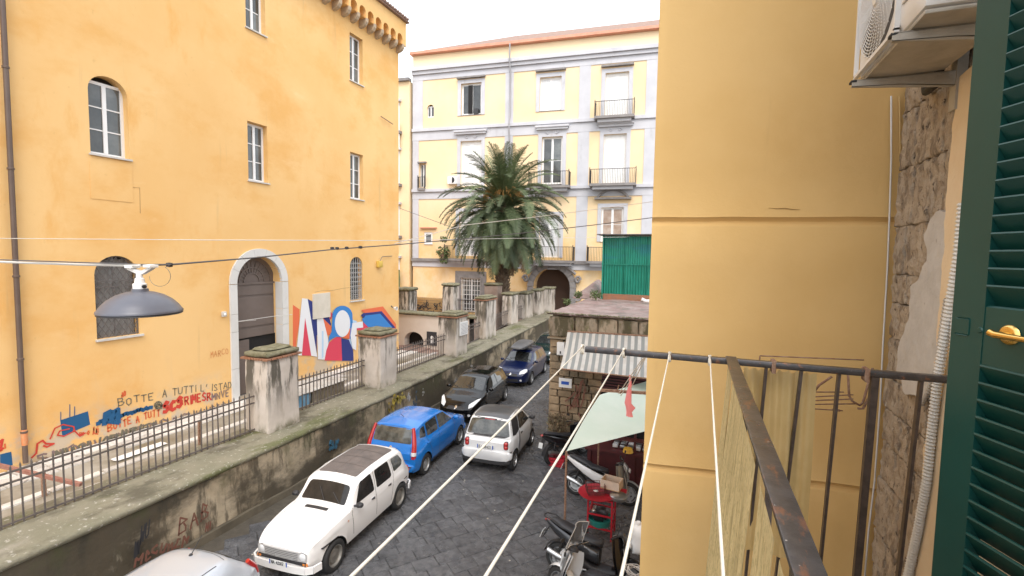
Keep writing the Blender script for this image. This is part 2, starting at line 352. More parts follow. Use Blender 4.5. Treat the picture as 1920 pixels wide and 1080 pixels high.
o = rest.build('farther_paving_slabs', m_slab, None); o.parent = road; o['kind'] = 'stuff'
# gutter strip of smaller setts along the wall foot
g = MB().sheet(lambda u, v: Vector((wallx(-3+v*42)+.02+u*.8, -3+v*42, -.004+.012*noise.noise(Vector((u*6,v*120,0))))), 4, 120)
structure(g, 'gutter', m_dirt, True)
# litter on the paving
lit = MB()
rr = random.Random(5)
for k in range(170):
    x, y = rr.uniform(-9, -1.3), rr.uniform(5.5, 24)
    if y > 14 and x > -4.6: continue
    s = rr.uniform(.006,.028); a = rr.uniform(0,6.3); c, d = math.cos(a)*s, math.sin(a)*s
    lit.face([(x-c,y-d,.017),(x+d,y-c,.018),(x+c,y+d,.021),(x-d,y+c,.018)])
tag(lit.build('litter', M('scraps', (.45,.42,.36), .8)), kind='stuff')
tag(bpy.data.objects['litter'], 'tiny pale scraps and leaves scattered over the wet basalt paving', 'litter')

# ---------------------------------------------------------------- terrace behind the wall
terr = structure(MB().box(-14.5, -10.6, -6, 20.9, .2, 1.10), 'terrace', m_terr)
structure(MB().box(-30, -10.9, 20.9, 39.0, -.02, .62), 'courtyard', m_court)
structure(MB().box(-30, -14.5, 20.9, 24.6, .62, .70), 'courtyard_paving', m_court)
flag_me = []
for k in range(4):
    rr = random.Random(40+k); j = lambda: rr.uniform(-.02,.02); mb = MB()
    q = [(-.49+j(),-.49+j()),(.49+j(),-.49+j()),(.49+j(),.49+j()),(-.49+j(),.49+j())]
    mb.add([(x,y,0) for x,y in q]+[(x*.97,y*.98,1) for x,y in q], [(0,1,5,4),(1,2,6,5),(2,3,7,6),(3,0,4,7),(4,5,6,7)])
    flag_me.append(mb.mesh('flagstone', m_flag))
k = 0
for (xa, xb, ln) in ((-14.46,-13.98,.62),(-13.97,-13.45,.8),(-12.62,-12.40,1.1),(-11.62,-11.32,1.25)):
    y = -.5
    while y < 20.5:
        l = ln*random.uniform(.8,1.15); k += 1
        if not (xa < -14 and 11.4 < y < 13.4) and not (xa == -13.97 and random.random() < .12):
            link('flagstone', flag_me[k%4], terr, ((xa+xb)/2, y+l/2, 1.10), (0,0,0), (xb-xa, l-.02, .022+random.random()*.01))
        y += l
# step kerb under the facade

# ---------------------------------------------------------------- long street wall with coping
sw = thing('street_wall', (-9.9, 10, 0), 'long damp stained retaining wall with mossy coping beside the parked cars', 'wall')
mb = MB()
def wallG(u, v):
    y = -4 + u*44; z = -.02+v*1.34
    x = wallx(y) + .10*(1-v)
    p = Vector((x, y, z)); return p + Vector((noise.noise(p*1.1)*.03+noise.noise(p*4)*.012, 0, 0))
mb.sheet(wallG, 260, 14); mb.build('plaster_face', m_wall, sw, True)
mb = MB()
ys = [-4+.25*i for i in range(177)]
def cop_prof(y, j):
    xo, xi = wallx(y)+.05, -11.25 - max(0, (y-20.6)*.075)
    pr = [(xo-.03,1.27),(xo,1.31),(xo,1.365),(xo-.04,1.395),(xo-.35,1.415),(xo-.7,1.43),((xo+xi)/2,1.44),(xi+.3,1.45),(xi+.05,1.45),(xi,1.42),(xi,1.0)]
    x, z = pr[j]; p = Vector((x,y,z)); return p + Vector((noise.noise(p*2.3)*.018, 0, noise.noise(p*2.9)*.014+noise.noise(p*9)*.006))
vs = [cop_prof(y,j) for y in ys for j in range(11)]
mb.add(vs, [(i*11+j, i*11+j+1, (i+1)*11+j+1, (i+1)*11+j) for i in range(len(ys)-1) for j in range(10)])
mb.build('coping', m_cop, sw, True)
mb = MB()
fx = lambda y: wallx(y)+.17
mb.sheet(lambda u, v: Vector((fx(-4+u*44)+.03*(1-v), -4+u*44, -.01+v*.16)) + Vector((0,0,noise.noise(Vector((u*80,0,0)))*.02*v)), 200, 2)
mb.sheet(lambda u, v: Vector((fx(-4+u*44)-v*.12, -4+u*44, .15+noise.noise(Vector((u*80,0,0)))*.02)), 200, 1)
mb.build('wall_foot', m_footwall, sw, True)
# moss tufts along the fence foot
ms = MB(); rr = random.Random(3)
for k in range(700):
    y = rr.uniform(2, 36); x = -10.78+rr.gauss(0,.07) - max(0,(y-9)*.02) - max(0,(y-20.6)*.05)
    s = rr.uniform(.006,.026)
    ms.lathe([(s,0),(s*.75,s*.35),(0.001,s*.45)], (x,y,1.425), n=6)
o = ms.build('moss_tuft', m_moss, sw, True); o['kind'] = 'stuff'

# piers
piers = [(-10.3,9.03,.82,1.07,3.36),(-10.27,13.68,.98,1.0,3.22),(-10.4,19.5,.98,1.15,3.22),(-11.03,24.15,.72,1.45,3.60),
         (-11.87,30.05,.72,1.4,3.42),(-11.95,33.34,.72,1.5,3.24),(-11.82,35.9,.66,1.4,3.3),(-11.4,38.0,.85,1.0,3.36)]
pl = ['stained plaster pier with mossy cap in front of the brown arched door','broad stained pier with mossy cap standing before the painted mural',
      'stained pier carrying the white notice plaque','tall narrow stained pier just beyond the one with the plaque','slim stained pier standing beside the foot of the palm trunk',
      'sixth stained pier from the camera along the street wall','slender pier tucked just in front of the last bigger pier','last and largest-topped pier at the far end of the street wall']
for i, (x, y, wx, dy, zt) in enumerate(piers):
    t = thing('pier', (x-wx/2, y+dy/2, 1.4), pl[i], 'pier', 'piers along the street wall')
    MB().rough(x-wx, x, y, y+dy, 1.38, zt, .11, .022, 2.2, .02, i).build('shaft', m_pier, t, 50)
    c = MB()
    if i < 4:
        bx = MB()
        for s in range(7):
            a, b = y-.06+(dy+.12)*s/7, y-.06+(dy+.12)*(s+1)/7-.012
            bx.rough(x-.12, x+.06, a, b, zt-.005, zt+.055, .1, .008, 4, .006, s)
            bx.rough(x-wx-.06, x-wx+.12, a, b, zt-.005, zt+.055, .1, .008, 4, .006, s)
        for s in range(6):
            a, b = x-wx+.12+(wx-.24)*s/6, x-wx+.12+(wx-.24)*(s+1)/6-.012
            bx.rough(a, b, y-.06, y+.12, zt-.005, zt+.055, .1, .008, 4, .006, s)
        bx.box(x-wx+.1,x-.1,y+.1,y+dy-.1,zt-.004,zt+.05)
        bx.build('brick_course', m_brickcap, t, 50)
        c.rough(x-wx-.02, x+.02, y-.02, y+dy+.02, zt+.056, zt+.20, .08, .022, 3, .025, i)
        c.rough(x-wx+.1, x-.1, y+.12, y+dy-.1, zt+.19, zt+.27, .08, .022, 3, .04, i)
    else: c.rough(x-wx-.07, x+.07, y-.07, y+dy+.07, zt, zt+.20, .1, .03, 3, .04, i)
    c.build('cap', m_moss, t, 60)
# small white notice on the third pier
t = thing('notice_board', (-10.37, 20.0, 2.6), 'white notice plaque with lines of print fixed to a pier', 'notice')
MB().rough(-10.385,-10.335,19.75,20.55,2.35,3.0,.2,.003,2,.005).build('panel', m_white, t, 40)
lines = MB()
for k in range(8): lines.box(-10.334,-10.331, 19.83+.02*(k%3), 20.47-.03*(k%2), 2.90-k*.066, 2.915-k*.066)
lines.build('print', M('print_grey', (.3,.31,.33), .7), t)

# ---------------------------------------------------------------- iron fences between the piers
bar = MB(); bar.box(-.011,.011,-.011,.011,0,1.02); bar.add([(-.011,-.011,1.02),(.011,-.011,1.02),(.011,.011,1.02),(-.011,.011,1.02),(0,0,1.07)],[(0,1,4),(1,2,4),(2,3,4),(3,0,4)])
bar_me = bar.mesh('bar', m_iron)
def fence(x0, y0, x1, y1, label, step=.145, z=1.47):
    t = thing('iron_fence', ((x0+x1)/2, (y0+y1)/2, z), label, 'fence', 'iron fences between the piers')
    a, b = Vector((x0,y0,z)), Vector((x1,y1,z))
    for h, ww in ((.035,.035),(.74,.032),(.92,.036)):
        MB().beam(a+Vector((0,0,h)), b+Vector((0,0,h)), ww, .03).build('rail', m_iron, t)
    n = int((b-a).length/step)
    for i in range(1, n):
        p = a.lerp(b, i/n); rr = random.Random(i)
        link('bar', bar_me, t, p-t.location+Vector((.0,0,-.02)), (rr.uniform(-.012,.012), rr.uniform(-.012,.012), 0))
    return t
fence(-10.72,-1.0,-10.78,9.03,'longest rusty iron fence from the near edge to the first pier')
fence(-10.98,10.1,-10.95,13.68,'rusty iron fence in front of the door and mural between two piers')
fence(-10.98,14.68,-11.0,19.5,'iron fence in front of the reddish courtyard and low dark arch')
fence(-11.1,20.65,-11.4,24.15,'short iron fence just beyond the pier with the notice',.17)
fence(-11.6,25.6,-12.1,30.05,'low iron fence between two slim far piers before the palm',.2)
fence(-12.2,31.5,-12.25,33.3,'narrow far iron fence panel beyond the palm trunk',.25)

# things on the terrace
t = thing('rusty_barrier', (-12.2, 5.3, 1.1), 'rusty red barrier bar on a short post behind the near fence', 'barrier')
MB().beam((-13.4,5.0,1.75),(-11.6,5.62,1.38),.07,.07).build('bar', m_orange.copy(), t)
bpy.data.objects[t.children[0].name].data.materials[0] = M('rusted_red', (.25,.10,.07), .8, c2=(.33,.17,.13), scale=9)
MB().beam((-12.35,5.36,1.1),(-12.35,5.36,1.62),.06,.06).build('post', m_rust, t)
t = thing('broken_poster_board', (-11.7, 5.75, 1.12), 'dropped white sheet with dark blotch lying behind the near fence', 'poster')
MB().rough(-11.95,-11.45,5.5,6.2,1.125,1.155,.2,.01).build('sheet', m_white, t)
MB().face([(-11.75,5.7,1.175),(-11.6,5.85,1.175),(-11.66,6.0,1.178),(-11.8,5.9,1.175)]).build('blotch', m_ink, t)
tag(MB().rough(-13.05,-12.75,6.9,8.1,1.125,1.16,.25,.008).build('white_board', m_white), 'flat white board lying on the terrace paving', 'board')
tag(MB().beam((-11.45,8.0,1.1),(-11.43,8.0,1.95),.05,.05).build('rusty_post', m_rust), 'short rusty post standing behind the fence near the first pier', 'post')
# low marble-topped plinth / van-like blue covered heap behind fence two
t = thing('covered_stall_table', (-12.3, 12.2, 1.1), 'low table with grey top and blue sheeting behind the second fence', 'table')
MB().rough(-12.9,-11.6,11.1,13.6,1.62,1.70,.15,.012).build('top', m_flag, t, 50)
MB().rough(-12.85,-11.65,11.2,11.9,1.12,1.62,.15,.02).build('blue_sheeting', M('blue_sheet',(.16,.38,.60),.5,c2=(.3,.5,.68),scale=5), t, 50)
MB().rough(-12.8,-11.7,12.0,13.5,1.12,1.62,.2,.02).build('base', m_terr, t, 50)

# ================================================================ wall with real openings
def frame(o, u):
    o = Vector(o); u = Vector(u).normalized(); nrm = Vector((u.y, -u.x, 0))
    def F(a, d, z): return o + u*a + nrm*d + Vector((0,0,z))
    return F
def wall(mb, F, u0, u1, z0, z1, ops, depth=.3, dz=0):
    us = sorted({u0,u1,*[o[0] for o in ops],*[o[1] for o in ops]}); zs = sorted({z0,z1,*[o[2] for o in ops],*[o[3] for o in ops]})
    us = [u for u in us if u0 <= u <= u1]; zs = [z for z in zs if z0 <= z <= z1]
    for a, b in zip(us, us[1:]):
        for c, d in zip(zs, zs[1:]):
            mu, mz = (a+b)/2, (c+d)/2
            if any(o[0] < mu < o[1] and o[2] < mz < o[3] for o in ops): continue
            mb.face([F(a,dz,c),F(b,dz,c),F(b,dz,d),F(a,dz,d)])
    for o in ops:
        a, b, c, d = o[:4]; rise = o[4] if len(o) > 4 else 0
        dd = o[5] if len(o) > 5 else depth
        if rise:
            zc = d-rise; n = 14; hw = (b-a)/2; mid = (a+b)/2
            P = [(mid-hw*math.cos(math.pi*i/n), zc+rise*math.sin(math.pi*i/n)) for i in range(n+1)]
            for (p, q), (r, s) in zip(P, P[1:]):
                mb.face([F(p,dz,q),F(r,dz,s),F(r,dz,d),F(p,dz,d)]); mb.face([F(p,dz,q),F(r,dz,s),F(r,dz-dd,s),F(p,dz-dd,q)])
        else:
            zc = d; mb.face([F(a,dz,d),F(b,dz,d),F(b,dz-dd,d),F(a,dz-dd,d)])
        mb.face([F(a,dz,c),F(a,dz,zc),F(a,dz-dd,zc),F(a,dz-dd,c)]); mb.face([F(b,dz,c),F(b,dz,zc),F(b,dz-dd,zc),F(b,dz-dd,c)])
        mb.face([F(a,dz,c),F(b,dz,c),F(b,dz-dd,c),F(a,dz-dd,c)])
def fbeam(mb, F, a, b, wd, dep, d):      # bar in the wall plane between (u,z) points
    (u0,z0),(u1,z1) = a, b; L = math.hypot(u1-u0, z1-z0); nu, nz = -(z1-z0)/L*wd/2, (u1-u0)/L*wd/2
    mb.prism([F(u0+nu,d,z0+nz),F(u0-nu,d,z0-nz),F(u1-nu,d,z1-nz),F(u1+nu,d,z1+nz)], F(0,dep,0)-F(0,0,0))
def window(parent, F, a, b, c, d, rows=3, leaves=2, rise=0, depth=.22, mf=None, mg=None, fw=.075, mun=.03, sill=True, name='window', sillm=None, label=None):
    mf = mf or m_whitefr; mg = mg or m_glass; mb = MB()
    top = d if not rise else d-rise*.35
    for (x0,x1,z0,z1) in ((a,a+fw,c,top),(b-fw,b,c,top),(a+fw,b-fw,c,c+fw),(a+fw,b-fw,top-fw,top)): mb.fbox(F,x0,x1,-depth-.05,-depth,z0,z1)
    mid = [(a+fw)+(b-a-2*fw)*i/leaves for i in range(leaves+1)]
    for x in mid[1:-1]: mb.fbox(F,x-fw*.62,x+fw*.62,-depth-.05,-depth+.012,c+fw,top-fw)
    zz = [c+fw+(top-c-2*fw)*i/rows for i in range(rows+1)]
    for z in zz[1:-1]:
        for x0, x1 in zip(mid, mid[1:]): mb.fbox(F,x0+(fw*.62 if x0 > a+fw else 0)+.002,x1-(fw*.62 if x1 < b-fw else 0)-.002,-depth-.04,-depth-.004,z-mun/2,z+mun/2)
    if rise:
        n = 14; hw = (b-a)/2; P = [((a+b)/2-hw*math.cos(math.pi*i/n), d-rise+rise*math.sin(math.pi*i/n)) for i in range(n+1)]
        P = [p for p in P if p[1] >= top-.001]
    o = mb.build(name, mf, parent)
    if label: o['label'] = label
    for x0, x1 in zip(mid, mid[1:]):
        for z0, z1 in zip(zz, zz[1:]):
            MB().fbox(F, x0+.004, x1-.004, -depth-.03, -depth-.022, z0+.004, z1-.004).build('pane', mg, o)
    if rise: MB().fbox(F,a-.02,b+.02,-depth-.2,-depth-.12,top-.1,d+.02).build('fanlight_board', m_dark, o)
    if sill: MB().fbox(F,a-.04,b+.04,-depth+.01,.06,c-.05,c-.005).build('sill', sillm or m_sill, o)
    return o

# ================================================================ LEFT OCHRE BUILDING
FL = frame((-14.5, 0, 0), (0, 1, 0))        # u = world Y, outward = +X
lb = thing('ochre_building', (-20, 8, 0), 'big ochre plastered building with marble-framed arched door, mural and corbelled eaves', 'building')
ops = [(7.56,8.46,8.55,10.62,.42,.30),(7.52,8.55,3.83,6.0,.5,.25),(12.12,12.92,8.55,10.58,0,.26),(17.24,18.1,8.52,10.58,0,.26),
       (12.15,12.93,13.62,15.7,0,.26),(17.26,18.12,13.6,15.66,0,.26),(17.17,18.03,4.02,5.98,.42,.2),(11.55,13.42,1.1,6.0,.935,.34)]
mb = MB(); wall(mb, FL, -6, 20.85, .2, 17.2, ops)
mb.face([(-14.5,20.85,.2),(-30,20.85,.2),(-30,20.85,17.2),(-14.5,20.85,17.2)])
mb.face([(-14.5,-6,.2),(-30,-6,.2),(-30,-6,17.2),(-14.5,-6,17.2)])
mb.build('wall', m_ochre, lb)
window(lb, FL, 7.56,8.46,8.6,10.62, 3, 2, .42, .20, mg=m_glass)
for (a,b,c,d) in ((12.12,12.92,8.6,10.56),(17.24,18.1,8.57,10.56),(12.15,12.93,13.67,15.7),(17.26,18.12,13.65,15.66)):
    window(lb, FL, a,b,c,d, 3, 2, 0, .20, mg=m_glass)
# grilled windows
def grille(F, a, b, c, d, rise, mode):
    mb = MB(); mb.fbox(F,a,b,-.30,-.24,c,d); o = mb.build('window', m_pane_dk, lb)
    MB().fbox(F,a-.04,b+.06,-.2,.07,c-.06,c-.004).build('sill', m_sill, o)
    g = MB(); hw = (b-a)/2; mid = (a+b)/2
    def top(u):
        t = (u-mid)/hw; return d-rise+rise*math.sqrt(max(0,1-t*t))
    if mode == 'diamond':
        s = .155
        for sg in (1,-1):
            k = -30
            while k < 40:
                u0 = a + k*s; pts = []
                for q in range(81):
                    z = c+(d-c)*q/80; u = u0 + sg*(z-c)*.62
                    if a <= u <= b and z <= top(u): pts.append((u,z))
                if len(pts) > 2: fbeam(g, F, pts[0], pts[-1], .018, .012, -.08+.004*sg)
                k += 1
        for z in (c+.03,c+.75,c+1.35,c+1.5): fbeam(g, F, (a,z),(b,z),.03,.014,-.075)
        fbeam(g, F, (mid-.05,c),(mid-.05,top(mid)-.02),.035,.02,-.1)
    else:
        for k in range(1,6):
            u = a+(b-a)*k/6; fbeam(g, F, (u,c),(u,top(u)),.022,.014,-.06)
        z = c+.05
        while z < d-.15:
            fbeam(g, F, (a+.02,z),(b-.02,z),.018,.012,-.064); z += .2
        for k in range(5):      # scroll work
            for q in range(9):
                uu = a+(b-a)*(k+.5)/5; zz = c+.15+q*.22
                if zz < top(uu)-.1: g.tube([F(uu+.05*math.cos(t*.785),-.055,zz+.05*math.sin(t*.785)) for t in range(9)], .007, 5, False)
    n = 14; P = [(mid-hw*.97*math.cos(math.pi*i/n), d-rise+rise*.97*math.sin(math.pi*i/n)) for i in range(n+1)]
    for p, q in zip(P, P[1:]): fbeam(g, F, p, q, .03, .02, -.08)
    for u in (a+.02,b-.02): fbeam(g, F, (u,c),(u,d-rise),.03,.02,-.08)
    g.build('grille', m_iron if mode == 'diamond' else M('pale_grille',(.42,.42,.41),.5), o)
grille(FL, 7.52,8.55,3.83,6.0,.5,'diamond'); grille(FL, 17.17,18.03,4.02,5.98,.42,'scroll')
MB().fbox(FL,7.55,8.52,-.235,-.2,3.85,5.9).build('curtain', M('dull_curtain',(.33,.32,.31),.9,c2=(.22,.21,.2),scale=5,stretch=(1,3,.4)), lb)
# arched marble door
dr = MB(); dr.fbox(FL,11.55,13.42,-.44,-.40,3.1,5.95); o = dr.build('door', m_door, lb)
for z0, z1 in ((3.12,3.42),(3.5,4.55),(4.62,4.98)): MB().fbox(FL,11.6,13.38,-.40,-.37,z0,z1).build('panel', m_door, o)
MB().fbox(FL,11.55,13.42,-.40,-.33,4.99,5.06).build('transom', m_door, o)
fan = MB()
for r0, r1 in ((.30,.34),(.5,.54),(.78,.83)):
    for i in range(16):
        t0, t1 = math.pi*i/16, math.pi*(i+1)/16; mu = 12.485; zc = 5.07
        fan.prism([FL(mu-r0*math.cos(t0),-.40,zc+r0*math.sin(t0)),FL(mu-r1*math.cos(t0),-.40,zc+r1*math.sin(t0)),FL(mu-r1*math.cos(t1),-.40,zc+r1*math.sin(t1)),FL(mu-r0*math.cos(t1),-.40,zc+r0*math.sin(t1))], (.03,0,0))
for i in range(1,12):
    t = math.pi*i/12; fbeam(fan, FL, (12.485-.34*math.cos(t),5.07+.34*math.sin(t)),(12.485-.8*math.cos(t),5.07+.8*math.sin(t)),.03,.02,-.395)
fan.build('fanlight', m_door, o)
MB().fbox(FL,11.57,12.28,-.40,-.34,1.15,3.05).build('leaf', m_door, o)
MB().fbox(FL,11.68,12.16,-.34,-.32,1.4,2.8).build('leaf_panel', m_door, o)
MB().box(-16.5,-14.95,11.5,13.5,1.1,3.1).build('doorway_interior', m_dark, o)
# marble surround: voussoir band, one piece per stone
mar = []
def arch_stone(t0, t1, r0, r1, name='surround_stone'):
    mu, zc = 12.485, 5.065; st = 4; pts_i = []; pts_o = []
    for k in range(st+1):
        t = t0+(t1-t0)*k/st; pts_i.append((mu-r0*math.cos(t), zc+r0*math.sin(t))); pts_o.append((mu-r1*math.cos(t), zc+r1*math.sin(t)))
    mb = MB()
    mb.prism([FL(u,-.06,z) for u, z in pts_i]+[FL(u,-.06,z) for u, z in reversed(pts_o)], FL(0,.115,0)-FL(0,0,0)); mb.build(name, m_marble, lb)
for k in range(7): arch_stone(math.pi*k/7+.004, math.pi*(k+1)/7-.004, .93, 1.20)
for sx in (0, 1):
    for z0, z1 in ((1.12,2.2),(2.21,3.45),(3.46,4.05),(4.06,5.05)):
        u0, u1 = (11.285,11.555) if sx == 0 else (13.415,13.685)
        MB().fbox(FL,u0,u1,-.3,.055,z0,z1).build('surround_stone', m_marble, lb)
# corbel table and eaves
ct = MB(); FE = frame((-14.12,0,0),(0,1,0)); sp = .555
cops = [(20.72-sp*(k+1)+.07, 20.72-sp*k-.07, 16.42, 16.86, .205, .36) for k in range(26)]
wall(ct, FE, 6.0, 20.95, 16.42, 17.55, cops)
ct.face([(-14.12,20.95,16.42),(-14.5,20.95,16.42),(-14.5,20.95,17.55),(-14.12,20.95,17.55)])
ct.build('eaves_wall', m_ochre, lb)
for k in range(27):
    u = 20.72-sp*k; c = MB()
    c.prism([(-14.5,u-.085,16.45),(-14.10,u-.085,16.45),(-14.12,u-.085,16.30),(-14.2,u-.085,16.18),(-14.32,u-.085,16.12),(-14.5,u-.085,16.08)], (0,.17,0))
    c.build('corbel', M('corbel_stone',(.55,.42,.28),.85,c2=(.42,.33,.24),scale=7) if k == 0 else bpy.data.materials['corbel_stone'], lb)
rf = MB(); rf.prism([(-13.98,6,17.56),(-13.98,6,17.62),(-22,6,20.5),(-22,6,17.56)], (0,15.05,0)); r_o = rf.build('roof', m_tile, lb)
tl = MB()
for k in range(74):
    y = 6.1+k*.202
    tl.tube([(-13.92,y,17.66),(-16,y,18.45)], .065, 6)
o = tl.build('roof_tile', m_tile, lb, 50); o.parent = r_o; o['kind'] = 'stuff'
# blind panel under the arched window
MB().fbox(FL,7.52,8.5,0,.012,7.45,8.47).build('patched_plaster', m_ochre, lb)
# brown downpipe
t = thing('downpipe', (-14.4, 6.0, 1.1), 'brown metal downpipe running the full height of the ochre building', 'pipe')
MB().tube([(-14.40,5.95,1.2),(-14.40,6.02,17)], .052, 10).build('pipe', m_pipe, t, 60)
for z in (1.9,3.6,5.5,7.9,10.1,12.4,14.8): MB().lathe([(.053,0),(.066,.01),(.066,.05),(.053,.06)], (-14.40,5.95+.07*(z-1.2)/16,z), n=10).build('bracket', m_pipe, t, 40)
MB().lathe([(.056,0),(.058,.01),(.058,.36),(.056,.37)], (-14.40,5.955,1.62), n=10).build('painted_sleeve', M('orange_sleeve',(.65,.20,.07),.6,c2=(.55,.3,.15),scale=20), t, 40)
# small fittings on the facade
t = thing('alarm_box', (-14.45, 11.05, 4.1), 'little cream alarm box beside the marble door frame', 'alarm box')
MB().rough(-14.5,-14.40,10.97,11.13,4.02,4.2,.05,.004,3,.012).build('box', m_sill, t, 40)
MB().lathe([(.001,.03),(.03,.02),(.045,0)], (-14.40,11.05,4.1), 'x', 10).build('sounder', m_white, t, 40)
t = thing('wall_spotlight', (-14.2, 19.6, 4.5), 'small yellow painted floodlight box high on the corner beside the grilled window', 'light')
p = at_x(712,495,-14.4); MB().rough(p.x-.1,p.x+.1,p.y-.16,p.y+.16,p.z-.18,p.z+.16,.08,.01).build('housing', M('yellowed',(.62,.42,.08),.6), t, 40)
MB().tube([p+Vector((0,0,.1)), p+Vector((0,.2,.35)), at_x(735,480,-14.46)], .015, 5).build('cable', m_cable, t)
t = thing('floodlight', (-14.2, 20.4, 3.3), 'white floodlight on the building corner just above the mural edge', 'light')
p = at_x(738,578,-14.35); MB().lathe([(.02,0),(.06,.03),(.1,.16),(.1,.2)], p, 'x', 12).build('head', m_white, t, 40)
MB().beam(p, p+Vector((-.15,0,.12)), .04,.04).build('bracket', m_iron, t)

# cracks and old nails
# ---- the mural, flat paint on the plaster
def mp(cx, cy, k): p = at_x(530+cx*.17598, 530+cy*.17598, -14.5); return Vector((-14.5+.004+k*.0025, p.y, p.z))
def ell(cx, cy, rx, ry, n=28, a0=0, a1=360): return [(cx+rx*math.cos(R_(a0+(a1-a0)*i/n)), cy+ry*math.sin(R_(a0+(a1-a0)*i/n))) for i in range(n+(a1-a0 < 360))]
cW = M('mural_white',(.74,.75,.78),.7); cR = M('mural_red',(.66,.055,.10),.7); cN = M('mural_navy',(.022,.035,.19),.7)
cB = M('mural_blue',(.035,.21,.56),.7); cO = M('mural_orange',(.72,.15,.06),.7); cL = M('mural_pale_blue',(.45,.62,.80),.7)
mural = thing('mural', (-14.49, 16.5, 2.5), 'geometric mural of big white letters with red, navy, blue and orange shapes', 'mural')
shapes = [('letter_shadow',cO,[(108,235),(180,285),(175,440),(150,600),(135,765),(108,760)]),
 ('letter_shadow',cN,[(262,172),(315,200),(320,390),(362,380),(362,790),(352,740)]),
 ('letter_shadow',cN,[(330,385),(490,355),(515,440),(505,520),(360,560)]),
 ('letter_shadow',cR,[(500,300),(530,335),(512,392),(500,390)]),
 ('backing',cO,[(425,375),(480,430),(520,470),(505,560),(470,560)]),
 ('backing',cL,[(735,390),(790,412),(745,470),(745,700),(700,720),(690,560)]),
 ('letter',cW,[(203,165),(262,172),(365,790),(300,778),(235,375),(200,775),(140,770)]),
 ('letter_fill',cR,[(235,375),(300,778),(200,775)]),
 ('letter',cW,[(360,390),(425,375),(480,600),(485,640),(445,820),(372,815)]),
 ('letter_shadow',cL,[(412,515),(430,515),(430,790),(412,810)]),
 ('backing',cR,[(440,828)]+[(460,720),(490,640),(540,595),(590,572),(625,590),(640,830)]),
 ('backing',cN,[(618,590),(700,610),(745,720),(750,832),(628,832)]),
 ('letter_shadow',cB,[(480,640),(485,580),(515,520),(525,330)]+ell(630,350,108,105,14,190,350)+[(740,440),(715,600),(640,580),(560,575),(500,610)]),
 ('backing',cO,[(630,585),(715,480),(705,600)]),
 ('letter',cW,ell(630,435,82,142)),
 ('letter',cW,[(735,430),(845,412),(850,480),(780,490),(775,720),(735,700),(715,560)]),
 ('letter_shadow',cR,[(780,485),(850,478),(848,415),(905,470),(900,520),(780,500)]),
 ('backing',cO,[(825,290),(1060,252),(1200,440),(1200,500),(1120,470),(860,320)]),
 ('backing',cN,[(825,345),(850,325),(1045,303),(1195,480),(1100,490),(900,430),(840,365)]),
 ('backing',cB,[(835,385),(860,370),(870,350),(1030,330),(1160,475),(900,472),(850,420)]),
]
for k, (nm, c, pts) in enumerate(shapes): MB().face([mp(x,y,k) for x, y in pts]).build(nm, c, mural)
t = thing('blank_panel', (-14.45, 15.4, 3.9), 'square cream board fixed to the wall above the mural letters', 'panel')
q = [mp(x,y,0) for x, y in ((315,122),(493,103),(497,362),(318,390))]
MB().prism([Vector((-14.5,p.y,p.z)) for p in q], (.07,0,0)).build('board', M('cream_board',(.60,.55,.46),.7,c2=(.66,.61,.53),scale=3), t)

